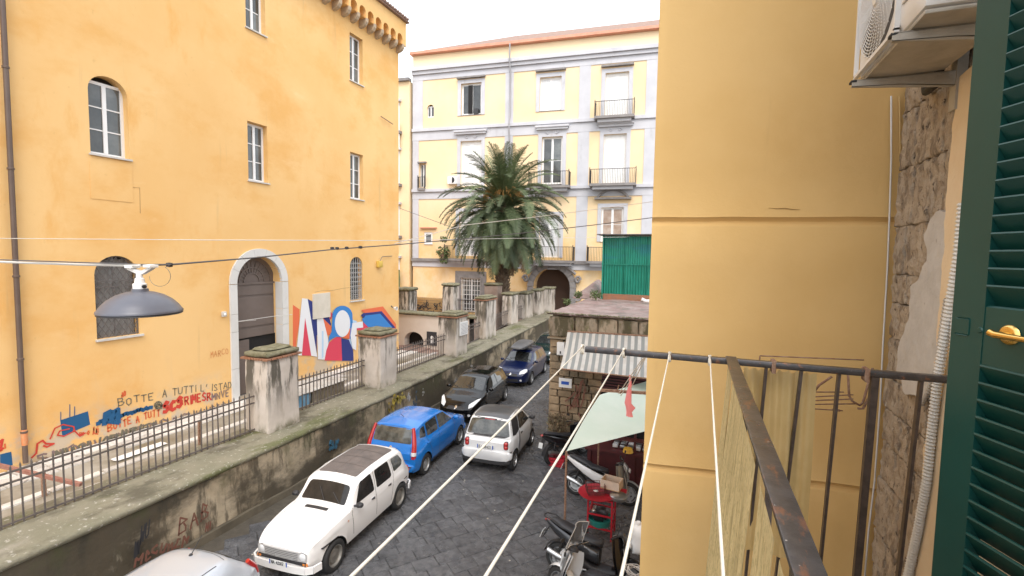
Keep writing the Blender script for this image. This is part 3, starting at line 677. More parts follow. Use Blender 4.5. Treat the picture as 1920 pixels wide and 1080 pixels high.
# ---- stroke lettering
ST = {'A':[[(0,0),(.3,1),(.6,0)],[(.12,.38),(.48,.38)]],'B':[[(0,0),(0,1),(.4,.95),(.5,.75),(.35,.55),(0,.52)],[(.35,.52),(.58,.3),(.45,.05),(0,0)]],
'C':[[(.55,.85),(.3,1),(.05,.75),(.05,.25),(.3,0),(.55,.15)]],'D':[[(0,0),(0,1),(.35,.95),(.55,.5),(.35,.05),(0,0)]],'E':[[(.5,1),(0,1),(0,0),(.5,0)],[(0,.5),(.42,.5)]],
'F':[[(.5,1),(0,1),(0,0)],[(0,.5),(.42,.5)]],'G':[[(.55,.85),(.3,1),(.05,.7),(.05,.25),(.3,0),(.55,.2),(.55,.45),(.35,.45)]],'H':[[(0,0),(0,1)],[(.5,0),(.5,1)],[(0,.5),(.5,.5)]],
'I':[[(.1,0),(.1,1)]],'J':[[(.4,1),(.4,.2),(.2,0),(0,.2)]],'K':[[(0,0),(0,1)],[(.5,1),(0,.45),(.5,0)]],'L':[[(0,1),(0,0),(.45,0)]],'M':[[(0,0),(.05,1),(.3,.4),(.55,1),(.6,0)]],'N':[[(0,0),(0,1),(.5,0),(.5,1)]],
'O':[[(.3,1),(.05,.75),(.05,.25),(.3,0),(.55,.25),(.55,.75),(.3,1)]],'P':[[(0,0),(0,1),(.45,.95),(.5,.7),(.35,.5),(0,.48)]],'Q':[[(.3,1),(.05,.75),(.05,.25),(.3,0),(.55,.25),(.55,.75),(.3,1)],[(.35,.25),(.6,-.05)]],
'R':[[(0,0),(0,1),(.45,.95),(.5,.7),(.35,.5),(0,.48)],[(.25,.48),(.55,0)]],'S':[[(.52,.88),(.3,1),(.05,.8),(.15,.55),(.45,.45),(.55,.2),(.3,0),(.02,.12)]],'T':[[(0,1),(.6,1)],[(.3,1),(.3,0)]],
'U':[[(0,1),(.02,.2),(.28,0),(.52,.2),(.55,1)]],'V':[[(0,1),(.28,0),(.56,1)]],'W':[[(0,1),(.15,0),(.3,.6),(.45,0),(.6,1)]],'X':[[(0,0),(.5,1)],[(0,1),(.5,0)]],'Y':[[(0,1),(.27,.5),(.54,1)],[(.27,.5),(.27,0)]],'Z':[[(0,1),(.5,1),(0,0),(.5,0)]],
"'":[[(.1,1.1),(.05,.8)]],'4':[[(.4,0),(.4,1),(0,.35),(.55,.35)]],'-':[[(0,.5),(.3,.5)]],'.':[[(.1,0),(.12,.06)]],'i':[[(.1,0),(.1,.65)],[(.1,.9),(.12,1)]],
'l':[[(.1,0),(.3,1),(.2,1.05),(.15,.1),(.35,0)]],'a':[[(.4,.5),(.1,.5),(.05,.1),(.35,.1),(.42,.5),(.45,0)]],'o':[[(.25,.55),(.05,.3),(.25,0),(.45,.3),(.25,.55)]],'m':[[(0,0),(.02,.5),(.2,.45),(.22,0),(.26,.45),(.44,.45),(.48,0)]],'e':[[(.05,.28),(.42,.3),(.25,.55),(.05,.3),(.2,0),(.45,.08)]],
'0':[[(.3,1),(.05,.75),(.05,.25),(.3,0),(.55,.25),(.55,.75),(.3,1)]],'1':[[(.1,.8),(.3,1),(.3,0)]],'2':[[(.05,.8),(.3,1),(.5,.75),(0,0),(.55,0)]],'5':[[(.5,1),(.05,1),(.05,.55),(.4,.55),(.5,.25),(.3,0),(0,.1)]],'8':[[(.3,.52),(.08,.75),(.3,1),(.52,.75),(.3,.52),(.05,.25),(.3,0),(.55,.25),(.3,.52)]],
'7':[[(0,1),(.52,1),(.2,0)]],'9':[[(.5,.6),(.25,.5),(.05,.75),(.3,1),(.5,.75),(.45,0)]],'3':[[(.05,.9),(.3,1),(.5,.75),(.25,.53),(.52,.25),(.3,0),(.03,.1)]],'6':[[(.45,1),(.1,.5),(.1,.15),(.3,0),(.5,.25),(.3,.5),(.1,.4)]]}
def ribbon(mb, P, wd, nrm):
    nrm = Vector(nrm).normalized(); P = [Vector(p) for p in P]
    for k, (a, b) in enumerate(zip(P, P[1:])):
        d = (b-a)
        if d.length < 1e-5: continue
        s = d.cross(nrm).normalized()*wd/2; e = d.normalized()*wd*.35; a2, b2 = a-e, b+e; o = nrm*(.0004*(k % 2))
        mb.face([a2-s+o, a2+s+o, b2+s+o, b2-s+o])
def text(mb, s, O, U, Vv, size, wd, jit=.03, sp=.85, seed=1):
    """letters along U with up direction Vv"""
    O = Vector(O); U = Vector(U); Vv = Vector(Vv); n = U.cross(Vv).normalized(); rr = random.Random(seed); x = 0
    for ch in s:
        if ch == ' ': x += .6; continue
        jy = rr.uniform(-jit, jit)*2
        for st in ST.get(ch, ST['O']):
            ribbon(mb, [O + U*((x+a+rr.uniform(-jit,jit))*size) + Vv*((b+jy+rr.uniform(-jit,jit))*size) + n*.001 for a, b in st], wd, n)
        x += (.35 if ch in "Ii'.1l" else sp)
Gr, Rd, Bl = M('marker_grey',(.16,.145,.10),.8), M('spray_red',(.55,.05,.03),.8), M('spray_blue',(.01,.09,.22),.8)
Or = M('spray_orange',(.62,.12,.04),.8); Pu = M('spray_violet_grey',(.17,.12,.15),.8,c2=(.3,.2,.12),scale=9)
gf = thing('wall_graffiti', (-14.49, 8, 1.8), 'scrawled red, blue and grey graffiti lines along the foot of the ochre wall', 'graffiti')
def gtext(s, x0, y0, x1, y1, hpx, mat, wd, name='scrawl', jit=.04, seed=1, k=0, X=-14.5, sp=.85):
    a, b = at_x(x0,y0,X+.006+k*.002), at_x(x1,y1,X+.006+k*.002); d = b-a
    wtot = sum(.6 if c == ' ' else .35 if c in "Ii'.1l" else sp for c in s)
    size = d.length/wtot; up = (at_x(x0,y0-hpx,X).z-at_x(x0,y0,X).z)
    mb = MB(); text(mb, s, a, d.normalized(), Vector((0,0,1))*(up/size), size, wd, jit, sp, seed); o = mb.build(name, mat, gf); o['kind'] = 'stuff'; return o
gtext("BOTTE", 222,762, 292,748, 13, Gr, .026, 'lettering', .05, 2)
gtext("A TUTTi L' ISTAD", 305,744, 437,727, 13, Gr, .026, 'lettering', .05, 3)
gtext("BOTTE A TUTT", 203,808, 303,778, 13, Or, .03, 'lettering', .07, 4, 1)
gtext("SCS", 307,774, 345,761, 17, Rd, .10, 'lettering', .06, 5, 2)
gtext("RIMESR", 347,760, 398,748, 15, Rd, .045, 'lettering', .05, 6, 1)
gtext("MNVE", 398,750, 432,742, 12, Pu, .035, 'lettering', .05, 7, 2)
gtext("MARCO", 395,670, 430,664, 11, M('faded_orange',(.64,.27,.09),.8), .022, 'lettering', .07, 8)
gtext("AO", 228,745, 237,741, 9, Or, .03, 'lettering', .05, 8)
gtext("SNOMLIONEMOASUNIMO", 70,868, 430,764, 15, Pu, .045, 'lettering', .09, 9, 0)
gtext("MUGLIORNRIES", 105,858, 300,798, 12, Gr, .05, 'lettering', .1, 11, 1)
gtext("molli", 150,818, 188,812, 12, Or, .025, 'lettering', .08, 10)
gtext("Z", 0,845, 10,838, 16, Rd, .05, 'lettering', .06, 10); gtext("LI", 0,846, 12,840, 8, Or, .03, 'lettering', .06, 12)
def patchpoly(pts, mat, k, nm='paint_block'):
    MB().face([at_x(x,y,-14.5+.004+k*.002) for x, y in pts]).build(nm, mat, gf)
patchpoly([(113,788),(165,771),(169,796),(117,818)], Bl, 0); patchpoly([(0,852),(21,847),(24,872),(0,879)], Bl, 0)
for (a, b) in (((114,772),(114,790)),((131,758),(131,782)),((140,762),(140,780))): patchpoly([(a[0]-.8,a[1]),(a[0]+.8,a[1]),(b[0]+.8,b[1]),(b[0]-.8,b[1])], Bl, 1, 'drip')
bb = MB(); rr = random.Random(2)
P = [(183+i*2.6, 793-i*.78+rr.uniform(-1.6,1.6)) for i in range(40)]
ribbon(bb, [at_x(x,y,-14.49) for x, y in P], .10, (1,0,0)); bb.build('blue_stroke', Bl, gf)
bb = MB(); ribbon(bb, [at_x(x,y,-14.488) for x, y in ((196,795),(198,776),(206,772),(208,790),(214,772),(221,768),(222,792),(204,790))], .12, (1,0,0)); bb.build('blue_stroke', Bl, gf)
def loops(pts, mat, wd, nm='drawn_line', X=-14.486, par=None):
    bb = MB(); ribbon(bb, [at_x(x,y,X) for x, y in pts], wd, (1,0,0)); bb.build(nm, mat, par or gf)
loops([(94,823),(103,803),(118,796),(138,800),(140,808),(120,818),(108,816),(112,808),(130,804)], Rd, .03)
loops([(60,858),(68,850),(70,832),(80,826),(86,832),(101,832),(88,838),(82,836)], Rd, .04)
loops([(138,806),(150,818),(160,812),(150,815)], Rd, .03)
loops([(290,757)]+[(297+7*math.cos(t*.6), 760+7*math.sin(t*.6)) for t in range(12)]+[(292,766),(297,753),(303,766),(290,760),(305,759)], Gr, .03)
gf2 = thing('street_wall_graffiti', (-9.66, 6, .6), 'red and black spray tags on the damp street wall beside the silver car', 'graffiti')
def wg(s, x0, y0, x1, y1, hpx, mat, wd, seed, jit=.05):
    a, b = at_x(x0,y0,-9.59), at_x(x1,y1,-9.59); d = b-a; size = d.length/(len(s)*.85); up = at_x(x0,y0-hpx,-9.59).z-at_x(x0,y0,-9.59).z
    mb = MB(); text(mb, s, a, d.normalized(), Vector((0,.12,1))*(up/size), size, wd, jit, .85, seed); mb.build('lettering', mat, gf2)['kind'] = 'stuff'
m_tagred = M('tag_dull_red',(.20,.07,.05),.8,c2=(.16,.09,.06),scale=12)
wg("BAB", 335,1000, 395,966, 30, m_tagred, .035, 3, .1); wg("MCCUMCM", 255,1058, 355,1015, 16, m_tagred, .04, 4, .16); wg("NI", 385,998, 400,990, 15, m_tagred, .03, 5)
wg("NW", 252,1045, 262,1038, 30, m_ink, .025, 7, .1); wg("WU", 262,1022, 280,1008, 30, m_ink, .025, 6, .1)
t3 = thing('painted_patches', (-9.66, 14, .7), 'faded yellow, white and blue paint splashes on the street wall behind the blue car', 'graffiti')
rr = random.Random(9)
for k, (x, y, s, c) in enumerate(((740,752,10,(.50,.38,.06)),(752,745,9,(.5,.40,.1)),(733,764,7,(.42,.3,.06)),(766,748,7,(.5,.5,.5)),(793,735,4,(.5,.5,.48)),(625,835,8,(.05,.17,.27)),(778,752,8,(.07,.11,.16)),(868,708,6,(.22,.09,.07)),(853,712,6,(.5,.48,.46)),(884,690,5,(.5,.48,.46)))):
    mt = M('splash',c,.85,c2=tuple(q*.35 for q in c),scale=14); w_ = s/60
    for q in range(9):
        p = at_x(x,y,wallx(13)+.09)+Vector((.006*(q%3), rr.gauss(0,w_*.7), rr.gauss(0,w_*.8))); n_ = 11; a0 = rr.uniform(0,6)
        MB().face([p+Vector((.01, math.cos(a0+i*.571)*w_*rr.uniform(.15,.6), math.sin(a0+i*.571)*w_*rr.uniform(.2,.9))) for i in range(n_)]).build('splash', mt, t3)
# ================================================================ CROSS WALL BEYOND THE COURTYARD
t = thing('cross_wall', (-16, 24.3, .7), 'cream rendered courtyard wall with mossy coping and low dark arches', 'wall')
FC = frame((-22, 24.0, 0), (1, 0, 0))
mb = MB(); wall(mb, FC, 0, 10.0, .6, 2.55, [(5.72,7.0,.6,1.55,.5,.5),(1.5,3.0,.6,1.7,.6,.5)]); mb.build('face', m_cream, t)
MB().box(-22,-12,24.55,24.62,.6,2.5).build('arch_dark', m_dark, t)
MB().rough(-22,-11.6,23.85,24.75,2.56,2.74,.18,.03,2.5,.03).build('coping', m_moss, t, 60)
for i, (px, py, top, w_) in enumerate(((763,586,537,.92),(845,576,529,.8))):
    p = at_y(px, py, 25.2+i*1.6); q = at_y(px, top, 25.2+i*1.6); h = w_/2; 
    t = thing('rear_pier', (p.x, p.y, 2.3), ['squat stained pier right beside the ochre building corner','stained pier left of the barred ground-floor window'][i], 'pier')
    MB().rough(p.x-h,p.x+h,p.y-h,p.y+h,1.4,q.z-.25,.12,.025,2.4,.02,i+20).build('shaft', m_pier, t, 50)
    MB().rough(p.x-h-.08,p.x+h+.08,p.y-h-.08,p.y+h+.08,q.z-.25,q.z-.05,.12,.03,3,.04,i).build('cap', m_moss, t, 60)
t = thing('rear_pier', (-13.2, 29, 1), 'brownish pier standing in front of the palm trunk foot', 'pier')
p = at_y(924,590,30.5); q = at_y(924,530,30.5)
MB().rough(p.x-.5,p.x+.5,30.1,31,.5,q.z-.2,.15,.03,2.4,.02,31).build('shaft', M('brown_pier',(.22,.16,.13),.9,c2=(.30,.23,.19),scale=2,bump=.3), t, 50)
MB().rough(p.x-.56,p.x+.56,30.04,31.06,q.z-.2,q.z,.12,.03,3,.04,4).build('cap', m_moss, t, 60)
# graffiti parapet and mesh
a, b = at_y(778,590,27.2), at_y(834,590,27.2); c = at_y(800,559,27.2)
t = thing('graffiti_parapet', (a.x, 27.2, 2.3), 'low ochre parapet with black graffiti behind the courtyard wall', 'wall')
MB().box(a.x-.3,b.x+.2,27.25,27.5,.6,c.z).build('wall', m_ochre, t)
g = MB(); rr = random.Random(4)
for k in range(26):
    x = a.x+(b.x-a.x)*rr.random(); z = a.z+(c.z-a.z)*rr.uniform(.05,.75); P = [(x+rr.uniform(-.22,.22), 27.243, z+rr.uniform(-.2,.2)) for _ in range(5)]
    ribbon(g, P, .035, (0,-1,0))
g.build('scrawl', m_ink, t)
g = MB()
for k in range(40): x = a.x-.2+(b.x-a.x+.3)*k/39; g.beam((x,27.0,a.z-.3),(x,27.0,c.z+.08),.012,.012)
for k in range(9): z = a.z-.2+(c.z-a.z+.25)*k/8; g.beam((a.x-.2,27.0,z),(b.x+.1,27.0,z),.012,.012)
g.build('wire_mesh', m_iron, t)
t = thing('far_iron_fence', (-15, 26, 2.7), 'fine iron fence in front of the barred ground-floor window', 'fence')
a, b = at_y(857,592,26.4), at_y(893,592,26.4); zt = at_y(870,560,26.4).z
for k in range(16):
    x = a.x+(b.x-a.x)*k/15; MB().beam((x,26.4,2.2),(x,26.4,zt),.02,.02).build('bar', m_blkiron, t)
MB().beam((a.x,26.4,zt-.1),(b.x,26.4,zt-.1),.03,.03).build('rail', m_blkiron, t)
# stencil-like dark/white poster marks seen behind the fences
t = thing('courtyard_poster', (-12.5,23.8,1.1), 'dark poster with a pale figure shape fixed low on the courtyard wall', 'poster')
p = at_y(810,635,23.97); MB().box(p.x-.35,p.x+.3,23.955,23.985,p.z-.4,p.z+.4).build('sheet', m_ink, t)
MB().face([(p.x+math.cos(i*.8)*.13,23.952,p.z-.08+math.sin(i*.8)*.26) for i in range(8)]).build('pale_shape', m_white, t)

# ================================================================ FAR PALAZZO
FP0 = Vector((-13.71, 40.0, 0)); FP = frame(FP0, (1, .1, 0)); fn = FP(0,1,0)-FP(0,0,0)
def at_p(x, y, d=0):
    r = ray(x, y); k = ((FP0+fn*d-EYE).dot(fn))/r.dot(fn); P = EYE+r*k; u = (FP(1,0,0)-FP(0,0,0)); return (P-FP0).dot(u), P.z
pz = thing('palazzo', (-14, 42, 0), 'pale yellow palazzo with grey pilasters and string courses across the end of the street', 'building')
wins = [(-7.0,-5.05,18.55,21.35,0,.28),(.22,2.1,18.45,21.3,0,.28),(5.75,7.65,17.75,21.2,0,.28),
        (-7.0,-5.0,12.3,16.3,0,.28),(.5,2.3,12.2,16.3,0,.28),(5.75,7.6,12.2,16.25,0,.28),(5.73,7.55,7.4,10.25,0,.28),(-7.1,-5.2,6.0,10.0,0,.28),(.4,2.2,6.0,9.6,0,.28),
        (-10.35,-9.65,18.6,19.75,.35,.25),(-11.1,-10.45,12.3,14.45,0,.35),(-10.6,-9.75,7.0,8.15,0,.2),(-6.85,-4.95,.8,4.0,0,.3),(.0,3.25,.1,5.05,1.62,1.2)]
mb = MB(); wall(mb, FP, -11.75, 14, .0, 24.2, wins); mb.build('wall', m_palaz, pz)
bk = MB(); bk.fbox(FP,-11.74,14,-8,-1.25,.1,24.1); bk.build('rear_block', m_palaz, pz)
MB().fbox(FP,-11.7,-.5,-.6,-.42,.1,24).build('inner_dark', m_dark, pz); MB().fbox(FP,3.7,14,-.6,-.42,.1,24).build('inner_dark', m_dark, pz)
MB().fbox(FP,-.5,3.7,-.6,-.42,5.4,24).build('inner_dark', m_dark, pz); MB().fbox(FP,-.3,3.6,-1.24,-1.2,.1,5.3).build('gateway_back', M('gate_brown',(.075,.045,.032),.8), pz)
def wbands():
    for (z0,z1,d) in ((22.75,23.05,.38),(22.45,22.74,.22),(21.95,22.44,.06),(17.35,17.62,.20),(16.55,17.34,.06),(11.85,12.10,.22),(11.2,11.84,.06),(5.45,5.72,.24),(4.95,5.44,.08)):
        MB().fbox(FP,-11.80,14,.002,d,z0,z1).build('string_course', m_grey if z0 > 5.5 else m_piperno if z0 > 5.4 else m_grey, pz)
    for (u0,u1) in ((-11.78,-10.75),(-2.85,-2.1),(3.6,4.55),(9.0,10.1)):
        for (z0,z1) in ((17.63,21.94),(12.11,16.54),(5.73,11.19)):
            if u0 == -11.78 and z0 < 17: MB().fbox(FP,u0,u0+.62,.001,.05,z0,z1).build('pilaster', m_grey, pz)
            else: MB().fbox(FP,u0,u1,.001,.05,z0,z1).build('pilaster', m_grey, pz)
wbands()
m_parapet = M('cream_parapet',(.86,.70,.46),.85)
MB().fbox(FP,-11.76,14,.003,.03,23.06,24.15).build('parapet', m_parapet, pz)
MB().fbox(FP,-11.9,14,-.3,.45,24.2,24.42).build('gutter', m_orange, pz)
rfm = MB(); rfm.add([FP(-11.9,.4,24.4),FP(14,.4,24.4),FP(14,-7,28.2),FP(-4,-7,28.2)], [(0,1,2,3)]); ro = rfm.build('roof', m_tile, pz)
tl = MB()
for k in range(86):
    u = -11.6+k*.3; dmax = min(7.4, (u+11.9)*.94); 
    if dmax > .4: tl.tube([FP(u,.5,24.45),FP(u,.4-dmax,24.45+dmax*.515)], .11, 6)
o = tl.build('roof_tile', m_tile, ro, 50); o['kind'] = 'stuff'; o.parent = ro; o.location = (0,0,0)
for vtx in o.data.vertices: vtx.co -= pz.location
ro2 = None
def surround(u0,u1,z0,z1,par=pz,w_=.32,top=.0):
    for (a,b,c,d) in ((u0-w_,u0,z0,z1+top),(u1,u1+w_,z0,z1+top),(u0-w_,u1+w_,z1+top,z1+top+w_)): MB().fbox(FP,a,b,.001,.07,c,d).build('window_surround', m_grey, par)
def pediment(u0,u1,z,kind=0):
    mb = MB(); mb.fbox(FP,u0-.55,u1+.55,.0,.40,z,z+.16); mb.fbox(FP,u0-.45,u1+.45,.0,.3,z-.18,z); o = mb.build('cornice', m_piperno if kind == 2 else m_grey, pz)
    c = MB()
    for s in (-1,1):
        mu = (u0+u1)/2+s*.38; P = [FP(mu+s*(.02+.16*math.cos(t*.7)*(1-t*.08)), .10, z-.42+.16*math.sin(t*.7)*(1-t*.08)) for t in range(11)]; c.tube(P, .055, 6)
    c.build('scroll_ornament', m_grey, o)
for (u0,u1,z) in ((-7.0,-5.05,21.75),(.22,2.1,21.75),(5.75,7.65,21.65)): MB().fbox(FP,u0-.35,u1+.35,.0,.3,z,z+.14).build('hood', m_piperno, pz)
for q in wins[:3]: surround(*q[:4])
for q in wins[3:6]: surround(*q[:4]); pediment(q[0],q[1],q[3]+.75)
for q in wins[6:9]: surround(*q[:4])
# segmental pediment over the first-floor window
sg = MB(); mu = 6.64
for i in range(12):
    t0, t1 = R_(35+i*110/12), R_(35+(i+1)*110/12); r = 1.55
    a, b = (mu-r*math.cos(t0), 10.15+r*math.sin(t0)), (mu-r*math.cos(t1), 10.15+r*math.sin(t1))
    fbeam(sg, FP, a, b, .16, .35, 0)
sg.fbox(FP, mu-1.5,mu+1.5,0,.4,10.9,11.05); sg.build('segmental_pediment', m_piperno, pz)
# glazed leaves
window(pz, FP, -7.0,-5.05,18.6,21.35,1,2,0,.2,mg=m_glass,fw=.16,sillm=m_piperno,label='window with one leaf ajar and a dark box on its sill')
MB().fbox(FP,-6.35,-5.95,-.19,-.1,18.75,21.2).build('open_gap', m_dark, pz); MB().fbox(FP,-5.75,-5.35,-.1,.1,18.6,19.1).build('sill_box', m_dkplast, pz)
window(pz, FP, .22,2.1,18.5,21.3,1,2,0,.2,mg=m_curtain,fw=.16,sillm=m_piperno)
window(pz, FP, 5.75,7.65,17.8,21.2,1,2,0,.18,mf=m_white,mg=m_white,fw=.2,sill=False,label='closed white shutters')
window(pz, FP, -7.0,-5.0,12.3,16.3,1,2,0,.18,mf=m_white,mg=m_white,fw=.3,sill=False)
window(pz, FP, .5,2.3,12.3,16.3,2,2,0,.2,mg=m_glass,fw=.15,sill=False)
window(pz, FP, 5.75,7.6,12.3,16.25,1,2,0,.18,mf=m_white,mg=m_white,fw=.1,sill=False)
window(pz, FP, 5.73,7.55,7.4,10.25,2,2,0,.15,mg=M('warm_glass',(.30,.20,.14),.1,c2=(.45,.36,.3),scale=1.5),fw=.15,sill=True,sillm=m_piperno)
window(pz, FP, -7.1,-5.2,6.0,10.0,2,2,0,.2,mg=m_curtain,fw=.15,sill=False); window(pz, FP, .4,2.2,6.0,9.6,2,2,0,.2,mg=m_curtain,fw=.15,sill=False)
window(pz, FP, -10.35,-9.65,18.65,19.75,1,2,.35,.15,mg=m_pane_dk,fw=.08,sill=False); window(pz, FP, -11.1,-10.45,12.3,14.45,1,2,0,.25,mg=m_pane_dk,fw=.08,sill=False)
window(pz, FP, -10.6,-9.75,7.05,8.15,2,1,0,.05,mg=m_pane_dk,fw=.16,sill=True)
MB().fbox(FP,-10.95,-9.3,0,.22,8.5,8.6).build('hood', m_orange, pz); MB().fbox(FP,-11.2,-10.35,0,.22,14.5,14.62).build('hood', m_piperno, pz)
# barred ground window with stone surround
window(pz, FP, -6.85,-4.95,.85,4.0,2,2,0,.25,mg=m_glass,fw=.12,sill=False)
for (a,b,c,d) in ((-7.4,-6.85,.3,4.6),(-4.95,-4.4,.3,4.6),(-6.85,-4.95,4.0,4.6)): MB().fbox(FP,a,b,.0,.12,c,d).build('stone_surround', m_piperno, pz)
g = MB()
for k in range(8): fbeam(g, FP, (-6.8+k*.26,.9),(-6.8+k*.26,3.95),.035,.03,.02)
for k in range(7): fbeam(g, FP, (-6.85,1.2+k*.42),(-4.95,1.2+k*.42),.035,.03,.03)
g.build('window_bars', m_white, pz)
# carved gate arch, stone by stone
def gate_stone(t0,t1,r0,r1,d=.25):
    mu, zc = 1.62, 3.43; P = []; Q = []
    for k in range(4): t = t0+(t1-t0)*k/3; P.append((mu-r0*math.cos(t), zc+r0*math.sin(t))); Q.append((mu-r1*math.cos(t), zc+r1*math.sin(t)))
    MB().prism([FP(u,-.1,z) for u,z in P]+[FP(u,-.1,z) for u,z in reversed(Q)], fn*(d+.1)).build('gate_stone', m_piperno, pz)
for k in range(11): gate_stone(math.pi*k/11+.006, math.pi*(k+1)/11-.006, 1.63, 2.15, .22 if k%2 else .28)
for s in (-1,1):
    for z0,z1 in ((.2,.95),(.97,1.75),(1.77,2.6),(2.62,3.4)):
        a,b = (1.62-2.15,1.62-1.63) if s < 0 else (1.62+1.63,1.62+2.15); MB().fbox(FP,a,b,-.1,.25,z0,z1).build('gate_stone', m_piperno, pz)
    c = MB(); c.tube([FP(1.62+s*(2.3+.25*math.cos(t*.6)*(1-t*.06)), .3, 4.1+.35*math.sin(t*.6)*(1-t*.06)) for t in range(13)], .12, 6); c.tube([FP(1.62+s*(2.1-.1*t), .3, 4.6+.08*t) for t in range(9)], .14, 6)
    c.lathe([(.0,.2),(.28,.12),(.34,0)], FP(1.62+s*2.35,.25,2.6), 'y', 10); c.build('carved_scroll', m_piperno, pz)
# downpipe, fittings
t = thing('palazzo_downpipe', FP(-2.38,.2,12), 'thin grey downpipe down the middle of the palazzo', 'pipe')
MB().tube([FP(-2.38,.16,5.8),FP(-2.38,.16,16.4),FP(-2.38,.34,16.9),FP(-2.38,.34,17.7),FP(-2.38,.16,18.2),FP(-2.38,.16,22),FP(-2.38,.5,22.8),FP(-2.38,.45,24.2)], .07, 8).build('pipe', M('grey_pipe',(.33,.32,.33),.5), t, 60)
t = thing('ac_unit_far', FP(-7.6,.3,12.6), 'small air conditioner on the palazzo wall left of the palm top', 'air conditioner')
MB().fbox(FP,-8.1,-7.25,.0,.4,12.5,13.15).build('casing', m_white, t); MB().lathe([(.0,.01),(.27,.01),(.27,.03)], FP(-7.68,.41,12.82), 'y', 14).build('fan_grille', m_dkplast, t)
def balcony(u0,u1,z,dep,label,h=1.15,plants=False,sub=True):
    t = thing('balcony', FP((u0+u1)/2,.3,z), label, 'balcony', 'balconies on the palazzo')
    MB().fbox(FP,u0,u1,.1,dep,z-.2,z).build('slab', m_piperno, t); MB().fbox(FP,u0+.25,u1-.25,.08,dep-.25,z-.45,z-.2).build('bracket', m_grey, t)
    g = MB(); n = int((u1-u0)/.13)
    for k in range(n+1): a = u0+.04+(u1-u0-.08)*k/n; g.beam(FP(a,dep-.05,z),FP(a,dep-.05,z+h),.022,.022)
    for s in (u0+.04,u1-.04):
        for k in range(5): g.beam(FP(s,.15+(dep-.2)*k/5,z),FP(s,.15+(dep-.2)*k/5,z+h),.022,.022)
        g.beam(FP(s,.1,z+h),FP(s,dep-.05,z+h),.05,.04); g.beam(FP(s,dep-.05,z),FP(s,dep-.05,z+h+.15),.05,.05)
    g.beam(FP(u0,dep-.05,z+h),FP(u1,dep-.05,z+h),.05,.04); g.build('railing', m_blkiron, t); return t
balcony(5.0,8.2,17.55,.95,'topmost iron balcony on the right of the palazzo'); balcony(4.75,8.5,12.1,1.15,'wide iron balcony on the right above the curved pediment')
balcony(-.4,3.1,12.05,1.1,'balcony half hidden behind the palm top on the right'); balcony(-.6,3.6,5.75,1.2,'low balcony above the carved gate arch'); balcony(4.7,8.4,5.75,1.1,'low balcony just left of the green hut')
balcony(-11.15,-10.4,12.2,.35,'tiny balcony at the narrow left door of the palazzo',1.0)
balcony(-8.2,-4.6,5.75,.9,'low planted balcony hidden left of the palm')
t = thing('balcony_plant', FP(-8,.6,6), 'green trailing plant on the low balcony left of the palm', 'plant')
def leaves(mb, c, rad, n, s, rr):
    for k in range(n):
        v = Vector((rr.gauss(0,1),rr.gauss(0,1),rr.gauss(0,1))); v = v.normalized()*rad*rr.random()**.4; v.z *= .8; p = Vector(c)+v
        a = Vector((rr.uniform(-1,1),rr.uniform(-1,1),rr.uniform(-1,1))).normalized()*s; b = a.cross(Vector((rr.uniform(-1,1),rr.uniform(-1,1),1)).normalized())*.6
        mb.face([p-a, p+b, p+a, p-b])
rr = random.Random(12); mb = MB(); c = FP(*[-8.3,.8,6.3]); leaves(mb, c, .7, 260, .12, rr); leaves(mb, c+Vector((.2,0,-.7)), .5, 120, .12, rr); leaves(mb, c+Vector((0,0,1.2)), .4, 90, .12, rr); mb.build('foliage', m_weed, t)
MB().lathe([(.0,0),(.22,0),(.28,.4)], c-Vector((0,0,.55)), n=10).build('pot', m_tile, t)

# wing at the far left
FW = frame((-25.55, 38.5, 0), (1, .1, 0))
wg_ = thing('side_wing', (-28, 40, 0), 'narrow yellow wing of the palazzo half hidden by the ochre building corner', 'building')
MB().fbox(FW,-9,-.02,-8,0,.0,21.9).build('wall', m_palaz, wg_); MB().fbox(FW,-9,.02,-.3,.3,21.9,22.15).build('cornice', m_piperno, wg_)
t0 = at_y(745,200,38.4).x+25.55
for (z0,z1) in ((17.4,20.0),(12.6,15.6),(7.8,10.6),(2.6,5.6)):
    o = window(wg_, FW, t0-1.4,t0+.25,z0,z1,2,2,0,-.06,mg=m_glass,fw=.14,sill=False); MB().fbox(FW,t0-1.7,t0+.5,.0,.45,z0-.25,z0).build('slab', m_piperno, o); MB().fbox(FW,t0-1.7,t0+.45,.0,.35,z1+.1,z1+.3).build('hood', m_grey, o)
MB().fbox(FW,t0-1,t0+.42,.3,.36,15.7,18.2).build('hung_sheet', m_white, wg_)
MB().fbox(FW,t0-.2,t0+.5,.46,.5,3.0,4.6).build('green_board', M('green_board',(.05,.14,.06),.6), wg_)

